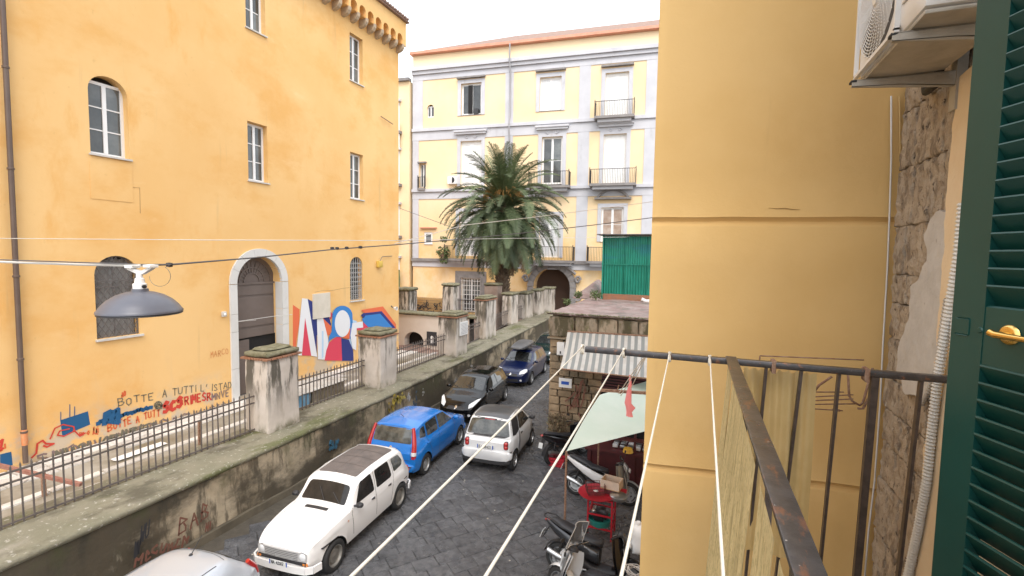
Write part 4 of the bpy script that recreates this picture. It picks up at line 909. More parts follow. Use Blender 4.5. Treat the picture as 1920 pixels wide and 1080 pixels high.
# ================================================================ PALM
palm = thing('palm_tree', (-13.35, 32, .6), 'big date palm with a full drooping grey-green crown in front of the palazzo', 'tree')
tp = MB(); n = 16
rings = []
for i in range(46):
    z = i*.2; r = .44+.05*math.sin(i*2.6)+(.16 if i > 34 else 0)*((i-34)/12 if i > 34 else 0); rings.append((r, z))
tp.lathe(rings, (-13.35,32,.6), n=16)
for i in range(46):
    for j in range(9):
        a = j*.698+i*.35; z = .6+i*.2; p = Vector((-13.35+math.cos(a)*.43, 32+math.sin(a)*.43, z)); q = p+Vector((math.cos(a)*.14, math.sin(a)*.14, .16)); tp.tube([p,q],[.09,.03],5)
tp.build('trunk', m_trunk, palm, 60)
def frond_mesh(L, e, droop, mat, seed, curl=0):
    rr = random.Random(seed); mb = MB(); N = 26; P = []; th = R_(e); p = Vector((0,0,0)); 
    for i in range(N+1):
        P.append(p.copy()); t = i/N; a = th - R_(droop)*t**1.25; p = p + Vector((math.cos(a), curl*t*.25, math.sin(a)))*(L/N)
    mb.tube(P, [.05*(1-.85*i/N)+.006 for i in range(N+1)], 5, False)
    for i in range(2, N*3):
        t = i/(N*3); k = min(N-1, int(t*N)); f = t*N-k; c = P[k].lerp(P[k+1], f); d = (P[k+1]-P[k]).normalized()
        side = d.cross(Vector((0,0,1))); side = side.normalized() if side.length > .1 else Vector((0,1,0)); upn = side.cross(d).normalized()
        ln = .70*math.sin(math.pi*min(1, .12+t*.86))**.6*rr.uniform(.85,1.1)
        if t < .15: ln *= .4
        for s in (-1,1):
            dv = (side*s*.95 + d*(.45+.4*t) + upn*rr.uniform(-.05,.45)).normalized(); tip = c+dv*ln+Vector((0,0,-.10*ln)); wv = d*.019; m_ = c+dv*ln*.55+upn*.02
            mb.face([c-wv, c+wv, m_+wv*1.05]); mb.face([c-wv, m_+wv*1.05, m_-wv*1.05]); mb.face([m_-wv*1.05, m_+wv*1.05, tip])
    return mb.mesh('frond', mat)
fr = [(frond_mesh(4.2,84,40,m_leaf[0],1),84),(frond_mesh(4.7,68,74,m_leaf[0],2),68),(frond_mesh(4.7,50,92,m_leaf[0],3,.3),50),(frond_mesh(4.6,30,92,m_leaf[0],4,-.3),30),(frond_mesh(4.6,8,78,m_leaf[1],5),8),(frond_mesh(4.7,-14,62,m_leaf[1],6,.2),-14),(frond_mesh(4.3,-36,48,m_leaf[1],7),-36),(frond_mesh(4.0,-58,28,m_leaf[1],8),-58),(frond_mesh(3.7,-66,22,m_leaf[2],9),-66)]
cen = Vector((0, 0, 8.85)); rr = random.Random(21)
plan = [(0,11),(1,18),(2,23),(3,25),(4,28),(5,30),(6,28),(7,22),(8,16)]
for idx, cnt in plan:
    for k in range(cnt):
        a = 2*math.pi*(k+.5*(idx%2))/cnt + rr.uniform(-.12,.12); e = fr[idx][1]; r0 = .22 if idx < 3 else .4
        if idx == 8: a = R_(rr.choice([-100,-80,-60,-45,-30,-130,120,60,20]))+rr.uniform(-.2,.2)
        link('frond', fr[idx][0], palm, cen+Vector((math.cos(a)*r0, math.sin(a)*r0, .55-idx*.17)), (rr.uniform(-.22,.22), rr.uniform(-.16,.16), a), (1,1,1) if idx == 0 else (rr.uniform(.8,1.14),)*3)
dm = MB(); rr = random.Random(5)
for k in range(14):
    a = rr.uniform(0, 6.28); p = Vector((-13.35,32,9.9)); 
    for q in range(14):
        b = a+rr.uniform(-.35,.35); dm.tube([p+Vector((math.cos(a)*.3,math.sin(a)*.3,.1)), p+Vector((math.cos(b)*1.0,math.sin(b)*1.0,.75+rr.uniform(-.2,.3))), p+Vector((math.cos(b)*1.5,math.sin(b)*1.5,.25+rr.uniform(-.4,.4)))], .016, 4, False)
o = dm.build('fruit_stalks', m_datefr, palm)

# ================================================================ STONE SHED, ROOF, HUT
shed = thing('stone_shed', (-2.6, 17, 0), 'old tufa stone shed with mossy parapet and red flat roof beside the street', 'shed')
SX0, SX1, SY, SZ = -4.46, 1.6, 14.78, 4.32
MB().box(SX0+.05,SX1,SY+.07,SY+9.2,0,SZ-.03).build('core', m_mortar, shed)
rr = random.Random(8)
blk = []
for k in range(5):
    b = MB(); b.rough(-.5,.5,-.5,.5,-.5,.5,.34,.06,2.2,.05,k*3); blk.append(b.mesh('tufa_block', m_tufa, smooth=50))
zc = 0.02; row = 0
while zc < 3.55:
    h = rr.uniform(.2,.27); x = SX0 - (0.0 if row%2 else .0)
    while x < -1.0:
        w_ = rr.uniform(.26,.5); 
        if x+w_ > -1.0: w_ = -1.0-x
        if not (x > -3.0 and zc < 2.75):
            link('tufa_block', blk[rr.randrange(5)], shed, Vector((x+w_/2, SY+.02+rr.uniform(-.012,.012), zc+h/2))-shed.location, (0,0,0), (w_-.015,.16,h-.014))
        x += w_
    # returning side
    y = SY+.1
    while y < SY+1.6: link('tufa_block', blk[rr.randrange(5)], shed, Vector((SX0+.02, y+.2, zc+h/2))-shed.location, (0,0,1.57), (.39,.14,h-.014)); y += .4
    zc += h; row += 1
m_blk2 = []
for k in range(4):
    b = MB(); b.rough(-.5,.5,-.5,.5,-.5,.5,.25,.05,2,.05,k*5+1); m_blk2.append(b.mesh('parapet_stone', m_tufadk, smooth=50))
x = SX0-.06
while x < -.9:
    w_ = rr.uniform(.5,.95); link('parapet_stone', m_blk2[rr.randrange(4)], shed, Vector((x+w_/2, SY+.02, 3.93))-shed.location, (0,0,0), (w_-.012,.24,.66)); x += w_
MB().rough(SX0-.1,-.8,SY-.12,SY+.1,3.50,3.585,.2,.012).build('drip_ledge', m_mortar, shed, 50)
MB().rough(SX0-.12,SX1,SY-.12,SY+9.3,4.27,4.37,.3,.03,1.5,.03).build('roof', m_redroof, shed, 60)
MB().box(-2.9,-1.0,SY+.04,SY+.068,0,2.7).build('opening', m_dark, shed)
sl_ = MB(); 
for k in range(7): MB().box(-2.95,-1.2,SY-.02,SY+.03,2.0+k*.09,2.05+k*.09).build('louvre', m_maroon, shed)
t = thing('white_meter_box', (-4.1,14.7,3), 'white utility box high on the shed wall beside the awning', 'box')
p = at_y(1052,653,14.62); MB().rough(p.x-.13,p.x+.13,14.55,14.69,p.z-.22,p.z+.2,.1,.004,3,.01).build('box', m_white, t, 40); MB().box(p.x-.02,p.x+.02,14.54,14.548,p.z-.16,p.z-.08).build('latch', m_ink, t)
t = thing('paper_sign', (-4.0,14.7,2.3), 'white paper sign with a blue picture under the awning edge', 'sign')
p = at_y(1060,718,14.64); MB().box(p.x-.21,p.x+.21,14.63,14.65,p.z-.15,p.z+.15).build('sheet', m_white, t); MB().box(p.x-.13,p.x+.12,14.622,14.627,p.z-.05,p.z+.05).build('picture', m_blue_pl, t)
tg = MB()
for x0, y0, x1, y1 in ((1068,768,1090,715),(1075,765,1093,712),(1083,762,1080,722),(1062,760,1085,762),(1088,765,1096,730),(1060,752,1078,735),(1092,715,1098,735),(1070,790,1060,800),(1085,775,1090,800)): ribbon(tg, [at_y(x0,y0,14.64), at_y((x0+x1)/2+2,(y0+y1)/2,14.64), at_y(x1,y1,14.64)], .045, (0,-1,0))
tag(tg.build('red_tag', m_tagred), 'dark red spray tag on the shed wall below the paper sign', 'graffiti')
# chimney-like red ridge and weeds on the roof
t = thing('roof_hump', (-5.2, 22, 4.35), 'worn reddish screeded hump rising at the back of the shed roof', 'roof hump')
MB().loft([(-.0,0,.5,.03),(.3,.08,.45,.12),(1.6,.2,.3,.3),(3.2,.3,.25,.4)], 10).build('screed', m_redroof, t, 60, local=True); t.rotation_euler = (0,0,R_(90)); t.location = (-4.75, 20.6, 4.33)
for i, (px, py, Y, rad, lab) in enumerate(((1117,553,19.5,.28,'leafy weed growing between the red hump and the green hut'),(1063,566,18.5,.16,'tiny weed with white flowers on the shed roof edge'),(1085,552,20,.2,'dark shrubby tuft on top of the red roof hump'))):
    p = at_y(px,py,Y); mb = MB(); rr = random.Random(i); leaves(mb, p, rad, 170, .05, rr)
    for k in range(6): mb.tube([(p.x,p.y,4.38),(p.x+rr.uniform(-.2,.2),p.y,p.z+rad*.8)],.008,4)
    tag(mb.build('weed', m_weed), lab, 'weed')
mb = MB(); rr = random.Random(77)
for k in range(420):
    x = rr.uniform(SX0-.12,-1); s = rr.uniform(.01,.04); mb.lathe([(s,0),(s*.7,s*.5),(.001,s*.6)], (x, SY-.1+rr.gauss(0,.03), 4.37+rr.uniform(-.03,0)), n=5)
o = mb.build('moss_tuft', m_moss, shed); o['kind'] = 'stuff'
# green hut
hut = thing('green_hut', (-2.3, 21, 4.4), 'green corrugated metal hut standing on the shed roof', 'hut')
HX0, HY = -3.86, 20.19
def corr(mb, x0, x1, y, z0, z1, pitch=.11, amp=.03, d=(1,0)):
    n = int((x1-x0)/pitch*6); vs = []
    for i in range(n+1):
        a = x0+(x1-x0)*i/n; o = amp*math.sin(2*math.pi*(a-x0)/pitch)
        for z in (z0, z1): vs.append((a, y+o, z) if d[0] else (y+o, a, z))
    mb.add(vs, [(2*i,2*i+2,2*i+3,2*i+1) for i in range(n)])
for k, (x0, x1) in enumerate(((HX0,-3.0),(-2.98,-2.1),(-2.08,-1.1))):
    mb = MB(); corr(mb,x0,x1,HY,4.62,5.86); mb.build('corrugated_sheet', m_green, hut, True)
    mb = MB(); corr(mb,x0,x1,HY+.03,5.84,7.02,.095,.022); mb.build('corrugated_sheet', m_green, hut, True)
mb = MB(); corr(mb,HY,HY+2.5,HX0,4.62,7.0,.11,.03,(0,1)); mb.build('corrugated_sheet', m_green, hut, True)
MB().box(HX0+.06,-1.1,HY+.08,HY+.12,4.62,7.0).build('backing_panel', m_green, hut)
MB().box(HX0,-1.1,HY-.02,HY+.25,4.35,4.62).build('brick_base', m_brickcap, hut)
MB().rough(HX0-.25,-.9,HY-.35,HY+2.6,7.04,7.12,.4,.015).build('roof', m_iron, hut, 50)
MB().beam((HX0,HY-.04,4.4),(HX0,HY-.04,7.05),.06,.06).build('corner_post', m_green, hut)
MB().beam((HX0-.05,HY-.05,5.86),(-1.1,HY-.05,5.86),.03,.03).build('batten', m_green, hut)
MB().box(-4.05,-3.9,21.5,21.6,4.6,6.2).build('side_board', M('pale_green_board',(.42,.47,.25),.7), hut)
t = thing('roof_pipe', (-2.1,19.6,4.6), 'short white pipe elbow lying in front of the green hut', 'pipe')
MB().tube([at_y(1203,561,19.9),at_y(1212,565,19.9),at_y(1222,564,19.9)], .075, 10).build('pipe', m_white, t, 60)

# awning
aw = thing('striped_awning', (-2.5, 14, 3), 'grey and white striped shop awning on the stone shed', 'awning')
A, B, Cc, D = Vector((-3.86,14.66,3.80)), Vector((-.9,14.66,3.85)), Vector((-3.72,13.35,2.90)), Vector((-.75,13.35,2.88))
mb = MB(); n = 30
for i in range(n):
    mb.mi = i % 2
    for j in range(6):
        def S(u, v): p = A.lerp(B,u).lerp(Cc.lerp(D,u),v); return p+Vector((0,0,-.10*math.sin(math.pi*v)+.012*math.sin(u*70)))
        mb.face([S(i/n,j/6),S((i+1)/n,j/6),S((i+1)/n,(j+1)/6),S(i/n,(j+1)/6)])
mb.build('canopy', [m_aw1, m_aw2], aw)
MB().tube([Cc,D],.022,8).build('front_bar', m_rust, aw); MB().tube([A,B],.03,8).build('roller', m_rust, aw)
for x in (-3.7,-2.2): MB().tube([(x,14.6,2.85),(x,13.4,2.9)],.014,6).build('arm', m_rust, aw)

# market stall tarp and stall
tarp = thing('market_tarp', (-1.8, 10.8, 2.4), 'pale green tarpaulin stretched over the stall beside the scooters', 'tarpaulin')
tp_ = [at_z(1209,716,2.62),at_z(1125,740,2.6),at_z(1062,846,2.28),at_z(1160,832,2.3),at_z(1212,808,2.4)]
r_in = at_z(1300,700,2.62); 
def TS(u, v):
    a = tp_[2].lerp(tp_[1], v)+Vector((0,0,.05*math.sin(math.pi*v))); b = (tp_[2]+(tp_[4]-tp_[2])*1.5).lerp(tp_[1]+(tp_[0]-tp_[1])*1.5, v)
    p = a.lerp(b, u); p.z -= .13*math.sin(math.pi*u)*math.sin(math.pi*v); return p
mb = MB(); mb.sheet(TS, 20, 16); mb.build('sheet', m_tarp, tarp, True)
for p in (TS(0,0),TS(0,1),TS(1,0)): MB().tube([(p.x,p.y,0),(p.x,p.y,p.z)],.022,8).build('pole', m_rust, tarp)
stall = thing('market_stall', (-1.2, 12.6, 0), 'dark maroon stall counter with silvery glass blocks under the green tarpaulin', 'stall')
a = at_y(1080,850,12.9)
MB().box(-2.75,-.2,12.9,13.9,0,.85).build('counter', m_maroon, stall); MB().box(-2.8,-.2,12.8,14.0,.86,.93).build('counter_top', m_maroon, stall)
gb = MB()
for i in range(9):
    for j in range(3):
        MB().rough(-2.1+i*.2,-1.93+i*.2,13.0+j*.2,13.17+j*.2,.94,1.06,.1,.004,3,.02).build('glass_block', m_steel if (i+j)%3 else m_lamp, stall, 40)
for x in (-2.7,-1.5,-.3): MB().box(x,x+.06,12.85,12.91,.0,2.2).build('post', m_maroon, stall)
MB().box(-2.75,-.2,12.83,12.90,1.25,1.33).build('crossbar', m_maroon, stall)
MB().lathe([(.0,.12),(.11,.1),(.14,.0),(.13,0)], (-1.62,12.7,1.02), n=14).build('bowl', M('yellow_bowl',(.70,.42,.05),.5), stall, 50)
# pink cloth on its own little drying bar
pc = thing('drying_bar', (-1.2, 6.8, 4.3), 'rusty drying bar with thin lines sticking out over the green tarpaulin', 'drying bar')
MB().beam(at_y(1121,731,7.0), at_y(1212,737,7.0), .05,.035).build('bar', m_rust, pc)
for (a, b) in (((1160,738),(1205,672)),((1164,742),(1210,668)),((1180,735),(1215,660))): MB().tube([at_y(*a,7.0), at_y(*b,6.2)], .006, 6).build('line', m_rope, pc)
MB().tube([at_y(1160,722,6.98),at_y(1158,732,6.98),at_y(1164,738,6.98)],.01,6).build('hook', m_rust, pc)
mb = MB()
cl = [(1181,703,1),(1182,718,2),(1180,735,3.5),(1178,756,5),(1183,764,7),(1180,772,4),(1181,781,5)]
rings = []
for (x, y, hw) in cl: p = at_y(x,y,6.95); rings.append((p, hw/110.))
n = 10; vs = [p+Vector((math.cos(2*math.pi*j/n)*r*(1+.25*math.sin(3*j)), math.sin(2*math.pi*j/n)*r*.6, 0)) for p, r in rings for j in range(n)]
mb.add(vs, [(i*n+j, i*n+(j+1)%n, (i+1)*n+(j+1)%n, (i+1)*n+j) for i in range(len(rings)-1) for j in range(n)]+[tuple((len(rings)-1)*n+j for j in range(n))])
tag(mb.build('pink_cloth', m_pink, None, 60), 'bunched pink cloth hanging in front of the green tarpaulin', 'cloth')

# ================================================================ NEIGHBOURING BAY (right) WITH GROOVED RENDER
BU = Vector((.989,.145,0)).normalized(); FB = frame((-.335, 3.51, 0), BU)
bay = thing('neighbour_bay', FB(.7,-2,0), 'smooth ochre rendered building bay with horizontal grooves right of the street', 'building')
gz = [1.16, 2.92, 4.68, 6.445, 8.21, 9.97]
prof = [(0,0)]
for g in gz: prof += [(0,g-.034),(-.004,g-.026),(-.022,g-.012),(-.026,g),(-.022,g+.008),(-.004,g+.022),(.004,g+.03),(0,g+.04)]
prof += [(0,13)]
mb = MB(); nu = 40; vs = []
zz = []
for (d, z), (d2, z2) in zip(prof, prof[1:]):
    k = max(1, int((z2-z)/.25)); zz += [(d+(d2-d)*i/k, z+(z2-z)*i/k) for i in range(k)]
zz.append(prof[-1])
for i in range(nu+1):
    u = 1.50*i/nu
    for d, z in zz:
        nn = noise.noise(Vector((u*1.5,z*1.2,3)))*.006+noise.noise(Vector((u*7,z*6,9)))*.0015
        e = -.012 if i == 0 else 0
        vs.append(FB(u, d+nn+e, z+noise.noise(Vector((u*3,z,7)))*.006))
K = len(zz); mb.add(vs, [(i*K+j,(i+1)*K+j,(i+1)*K+j+1,i*K+j+1) for i in range(nu) for j in range(K-1)])
n0 = len(zz); sv = [FB(.0,d-.012,z) for d, z in zz]; bv = [FB(0,d-.012,z)+Vector((.9,9,0)) for d, z in zz]
mb.build('front_wall', m_bay, bay, 30)
mb = MB(); mb.add(sv+bv, [(j,j+1,K+j+1,K+j) for j in range(K-1)]); mb.build('side_wall', m_bay, bay)
# hairline crack: thin raised lip
mb = MB(); P = [FB(u, .002, z) for u, z in ((.74,6.535),(.79,6.53),(.84,6.532),(.88,6.525),(.93,6.522))]; mb.tube(P, [.001,.0025,.003,.0025,.001], 5); mb.build('render_crack', M('crack_tone',(.36,.21,.07),.9), bay)

# ================================================================ HOUSE WALL (own building, the balcony's side): x = 1.1
hw_ = thing('house_wall', (1.2, 2.5, 4), 'bared tufa and patched plaster wall strip between the ochre bay and the green shutter', 'wall')
MB().box(1.16,1.6,.9,3.9,.0,12).build('core', m_mortar, hw_)
rr = random.Random(15); z = 3.9
# rough blocks
k = 0
while z < 7.35:
    h = rr.uniform(.16,.36); y = 3.66
    while y > 2.9:
        w_ = rr.uniform(.10,.26); y0 = max(y-w_, 2.6)
        b = MB(); k += 1
        b.rough(1.10+rr.uniform(0,.014),1.22, y0+.003, y-.002, z, z+h-.004, .013, .014, 21, .003, k*7); b.build('tufa_block', m_tufawall, hw_, 60)
        y = y0
    z += h
# finer rubble seam against the bay
b = MB()
for k in range(0):
    zz_ = 3.9+k*.078; b.rough(1.075+rr.uniform(-.008,.01),1.2, 3.655+rr.uniform(-.01,.01), 3.78, zz_, zz_+.08, .03,.012,14,.012,k)
b.build('rubble_seam', m_tufawall, hw_, 60)
# plaster patches with ragged outlines
def ragged(pts, X, th, mat, name, seed=0, sub=10, amp=.014):
    P = []
    for (y0,z0),(y1,z1) in zip(pts, pts[1:]+pts[:1]):
        for i in range(sub):
            t = i/sub; y, z = y0+(y1-y0)*t, z0+(z1-z0)*t; P.append(Vector((X, y+noise.noise(Vector((y*14,z*14,seed)))*amp*2, z+noise.noise(Vector((y*14,z*14,seed+9)))*amp*2)))
    mb = MB(); mb.prism(P, (th,0,0)); return mb.build(name, mat, hw_)
def hp(x, y): p = at_x(x,y,1.085); return (p.y, p.z)
ragged([hp(1757,395),hp(1735,440),hp(1742,490),hp(1712,540),hp(1705,600),hp(1690,640),hp(1683,692),hp(1700,740),hp(1745,750),hp(1770,700),hp(1785,400)], 1.078, .05, m_patch, 'grey_plaster_patch', 1)
ragged([hp(1800,180),hp(1787,300),hp(1782,395),hp(1775,500),hp(1768,560),hp(1760,700),hp(1738,850),hp(1730,1000),hp(1722,1160),(1.0,3.4),(1.0,7.4),hp(1802,150)], 1.070, .06, m_peach, 'peach_plaster', 2, 12, .012)
# conduits
def ribbed(P, r, mat, lab, par=None):
    t = thing('corrugated_conduit', P[0], lab, 'conduit', 'conduits on the house wall'); pts = []; rs = []
    P = [Vector(p) for p in P]
    for a, b in zip(P, P[1:]):
        n = max(2, int((b-a).length/.0085))
        for i in range(n): pts.append(a.lerp(b, i/n)); rs.append(r*(1 if (len(rs)%2) else .72))
    MB().tube(pts, rs, 10, False).build('ribbed_tube', mat, t, False); 
    for q in (.3,.7): 
        p = P[0].lerp(P[-1], q)
    return t
H3 = lambda x, y, X: at_x(x,y,X)
ribbed([H3(1806,380,1.02),H3(1797,480,1.03),H3(1783,560,1.035),H3(1770,640,1.04),H3(1757,720,1.045),H3(1748,800,1.05),H3(1738,900,1.05),H3(1722,990,1.05),H3(1700,1090,1.05)], .021, m_conduit, 'thickest pale corrugated conduit snaking down past the rail end')
ribbed([H3(1775,560,1.06),H3(1766,620,1.06),H3(1757,690,1.065),H3(1740,735,1.065),H3(1728,760,1.07)], .013, m_conduit2, 'dusty darker corrugated conduit curving away behind the pale one')
ribbed([H3(1790,560,1.05),H3(1787,620,1.05),H3(1784,700,1.05),H3(1784,760,1.05)], .012, m_conduit, 'thin corrugated conduit closest to the green shutter')
# white cable on the bay
t = thing('wall_cable', FB(1.35,.02,6), 'thin white cable hanging down the ochre bay from the air conditioner', 'cable')
def at_b(x, y, d=0):
    r = ray(x,y); n_ = FB(0,1,0)-FB(0,0,0); o_ = FB(0,d,0); return EYE+r*((o_-EYE).dot(n_)/r.dot(n_))
MB().tube([at_b(1671,180,.03),at_b(1671,300,.025),at_b(1668,400,.03),at_b(1664,500,.02),at_b(1656,640,.025),at_b(1650,760,.02),at_b(1640,900,.03),at_b(1628,1000,.02),at_b(1620,1100,.02)], .0052, 8).build('cable', m_wcable, t, True)
t = thing('yellow_cable', FB(1.4,.02,6), 'thin yellowed cable running beside the rubble edge of the bay', 'cable')
MB().tube([at_b(1686,180,.02),at_b(1689,330,.02),at_b(1684,420,.015),at_b(1680,520,.02),at_b(1668,660,.02),at_b(1664,760,.02),at_b(1652,900,.015),at_b(1640,1090,.02)], .004, 6).build('cable', M('yellowed_sheath',(.55,.36,.14),.6), t, True)

# ================================================================ AIR CONDITIONER ON BRACKETS
ac = thing('air_conditioner', (.9, 2.6, 7.1), 'white outdoor air conditioning unit on brackets at the top right', 'air conditioner')
AX0, AX1, AY0, AY1, AZ = .70, 1.03, 2.20, 2.99, 7.105
mb = MB(); mb.rough(AX0,AX1,AY0,AY1,AZ,AZ+.55,.04,.0,1,.012); mb.build('casing', m_acwhite, ac, 40)
MB().rough(AX0+.012,AX1-.01,AY0+.015,AY1-.015,AZ-.018,AZ+.004,.08,.003,6,.004).build('base_pan', m_acbase, ac, 40)
# recessed grille: ring bars and spokes standing proud of a dark fan opening
gc = Vector((AX0-.012, AY1-.29, AZ+.285)); rm = .255
MB().lathe([(.0,-.0),(rm,-.0),(rm,.004)], (AX0-.003,gc.y,gc.z), 'x', 32).build('fan_opening', M('fan_dark',(.10,.095,.09),.7), ac)
g = MB()
for i in range(17):
    r = .03+i*.0138; g.tube([(gc.x,gc.y+r*math.cos(R_(t*12)),gc.z+r*math.sin(R_(t*12))) for t in range(31)], .0021, 4, False)
for i in range(30):
    t0 = i*math.pi/15; g.tube([(gc.x+.001,gc.y+r*math.cos(t0+r*2.4),gc.z+r*math.sin(t0+r*2.4)) for r in (.03,.08,.13,.18,.23,.256)], .0019, 4, False)
g.build('grille', m_acwhite, ac, True)
MB().lathe([(.0,-.016),(.034,-.014),(.042,0)], (AX0-.006,gc.y,gc.z), 'x', 20).build('hub', m_acwhite, ac, 50)
fr_ = MB(); 
for (y0,y1,z0,z1) in ((AY1-.57,AY1-.555,AZ+.02,AZ+.54),(AY1-.018,AY1-.004,AZ+.02,AZ+.54),(AY1-.57,AY1-.004,AZ+.012,AZ+.028)): fr_.box(AX0-.018,AX0,y0,y1,z0,z1)
fr_.build('grille_frame', m_acwhite, ac)
for k in range(8): MB().rough(AX0-.010,AX0+.002,AY0+.03,AY0+.2,AZ+.10+k*.05,AZ+.122+k*.05,.05,0,1,.004).build('side_louvre', m_acwhite, ac, 40)
for k in range(3): MB().lathe([(.0,-.004),(.008,-.003),(.008,0)], (AX0+.08+k*.1,AY0-.002,AZ+.06), 'y', 8).build('screw', m_steel, ac)
MB().rough(AX0+.08,AX0+.2,AY0-.012,AY0,AZ+.09,AZ+.3,.04,0,1,.004).build('service_cover', m_acwhite, ac, 40)
for (y, lab) in ((AY0+.16,''),(AY1-.09,'')):
    b = MB(); b.prism([(AX0-.045,y-.02,AZ-.022),(AX0-.045,y-.02,AZ-.052),(AX0+.15,y-.02,AZ-.062),(1.14,y-.02,AZ-.098),(1.14,y-.02,AZ-.022)], (0,.004,0))
    b.box(AX0-.045,1.14,y-.02,y+.022,AZ-.024,AZ-.020); b.prism([(AX0-.045,y-.02,AZ-.052),(AX0+.15,y-.02,AZ-.062),(1.14,y-.02,AZ-.098),(1.14,y+.022,AZ-.098),(AX0+.15,y+.022,AZ-.062),(AX0-.045,y+.022,AZ-.052)][0:3]+[(1.14,y+.0,AZ-.098),(AX0-.045,y+.0,AZ-.052)], (0,0,.003)); b.build('bracket', m_acbase, ac)
    MB().rough(AX0-.052,AX0-.02,y-.024,y+.026,AZ-.035,AZ-.016,.03,.002,9,.004).build('rubber_foot', m_rubber, ac, 40)
    MB().box(1.06,1.10,y-.03,y+.03,AZ-.2,AZ+.1).build('wall_plate', m_acbase, ac)
MB().tube([(1.0,AY1-.1,AZ-.01),(1.03,AY1+.03,AZ-.04),(1.06,3.2,AZ-.02),(1.08,3.3,AZ+.12)], .02, 8).build('pipe', m_rubber, ac, True)

# ================================================================ BALCONY
bal = thing('balcony_railing', (.15, 2.6, 4.75), 'worn black iron balcony railing with corner close to the camera', 'railing')
ZR = 5.7
MB().rough(.10,1.12,-1.2,2.72,4.2,4.4,.2,.01).build('floor_slab', m_mortar, bal, 50)
def flat(a, b, w_, h_, name, mat=m_rail, n=60):
    a, b = Vector(a), Vector(b); d = (b-a).normalized(); s = d.cross(Vector((0,0,1))).normalized()*w_/2; u = Vector((0,0,1))*h_/2; mb = MB(); vs = []
    for i in range(n+1):
        p = a.lerp(b, i/n)+noise.noise_vector(a.lerp(b,i/n)*7)*.0012
        c = .25; ring = [(-1,-1+c),(-1,1-c),(-1+c*.5,1),(1-c*.5,1),(1,1-c),(1,-1+c),(1-c*.5,-1),(-1+c*.5,-1)]
        vs += [p+s*q+u*r for q, r in ring]
    mb.add(vs, [(i*8+j,i*8+(j+1)%8,(i+1)*8+(j+1)%8,(i+1)*8+j) for i in range(n) for j in range(8)]+[tuple(range(8)),tuple(n*8+j for j in range(8))[::-1]])
    return mb.build(name, mat, bal, 35)
tipP, cor, endP = at_z(1092,655,ZR), at_z(1368,673,ZR), at_z(1790,709,ZR)
flat(Vector((tipP.x, 2.575, ZR-.012)), Vector((1.09, 2.605, ZR-.012)), .036, .030, 'end_rail')
cx = at_z(1370,670,ZR).x
flat((cx, 2.62, ZR), (cx+.045, -.6, ZR), .050, .014, 'top_rail', n=120)
for s in (1,): flat((cx+.018, 2.60, ZR-.016), (cx+.063, -.6, ZR-.016), .014, .018, 'rail_web', m_bar, 60)
zb = 4.4
for k, (xt, yt, xb, yb) in enumerate(((1437,686,1398,1080),(1503,690,1455,1080),(1573,700,1535,1085),(1640,706,1606,1080),(1727,712,1684,1080))):
    top = at_y(xt, yt, 2.6); r = ray(xb, yb); 
    yl = 2.72; bot = EYE+r*((yl-EYE.y)/r.y); bot = top+(bot-top)*((top.z-zb)/(top.z-bot.z))
    MB().beam(top+Vector((0,0,-.0)), bot, .030, .012 if k != 3 else .03, (1,0,0)).build('baluster', m_bar, bal)
for y in (2.235, 1.80, 1.235, .925, .5, .0):
    x = -.006+ cx+.045*(2.62-y)/3.22
    MB().beam((x,y,ZR-.02),(x+.0,y,zb),.022,.014,(1,0,0)).build('baluster', m_bar, bal)
flat((cx,2.62,4.45),(cx+.045,-.6,4.45),.04,.014,'bottom_rail'); flat((cx,2.74,4.45),(1.09,2.74,4.45),.04,.014,'bottom_rail')
# fibreglass sheets outside the street side, clear sheet behind the end
def corrS(mb, y0, y1, x, z0, z1, pitch, amp, lean=0):
    n = int(abs(y1-y0)/pitch*8); vs = []
    for i in range(n+1):
        y = y0+(y1-y0)*i/n; o = amp*math.sin(2*math.pi*(y-y0)/pitch); m_ = 6
        for j in range(m_+1): z = z0+(z1-z0)*j/m_; vs.append((x+o*min(1,(z1-z)*2.5)+lean*(z1-z), y, z+ (0)))
    mb.add(vs, [(i*7+j,(i+1)*7+j,(i+1)*7+j+1,i*7+j+1) for i in range(n) for j in range(6)])
sh = thing('fibreglass_sheet', (cx-.02, 2, 5.2), 'yellowed corrugated fibreglass sheeting fixed along the street side of the railing', 'sheet')
mb = MB(); corrS(mb, 2.58, 2.26, cx-.012, 4.4, 5.692, .076, .0045, -.05); mb.build('corrugated_panel', m_fibre, sh, True)
mb = MB(); corrS(mb, 2.205, 1.29, cx-.012, 4.4, 5.692, .076, .0045, -.062); mb.build('corrugated_panel', m_fibre, sh, True)
mb = MB(); corrS(mb, .895, .2, cx-.012, 4.4, 5.692, .076, .0045, -.05); mb.build('corrugated_panel', m_fibre, sh, True)
mb = MB(); corrS(mb, 1.18, .955, cx-.012, 4.4, 5.692, .076, .0045, -.05); mb.build('corrugated_panel', m_fibre, sh, True)
s2 = thing('clear_sheet', (.4, 2.7, 5.2), 'cloudy yellowish translucent sheet tied behind the end balusters', 'sheet')
a, b = at_y(1395,690,2.66), at_y(1532,690,2.66)
mb = MB(); vs = []
for i in range(25):
    x = a.x+(b.x-a.x)*i/24
    for j in range(9): z = 4.7+(a.z-.0-4.7)*j/8; vs.append((x, 2.66+.010*math.sin(i*1.5)+.006*math.sin(j), z+(.01*math.sin(i*2.2) if j == 8 else 0)))
mb.add(vs, [(i*9+j,(i+1)*9+j,(i+1)*9+j+1,i*9+j+1) for i in range(24) for j in range(8)]); mb.build('film', m_film, s2, True)
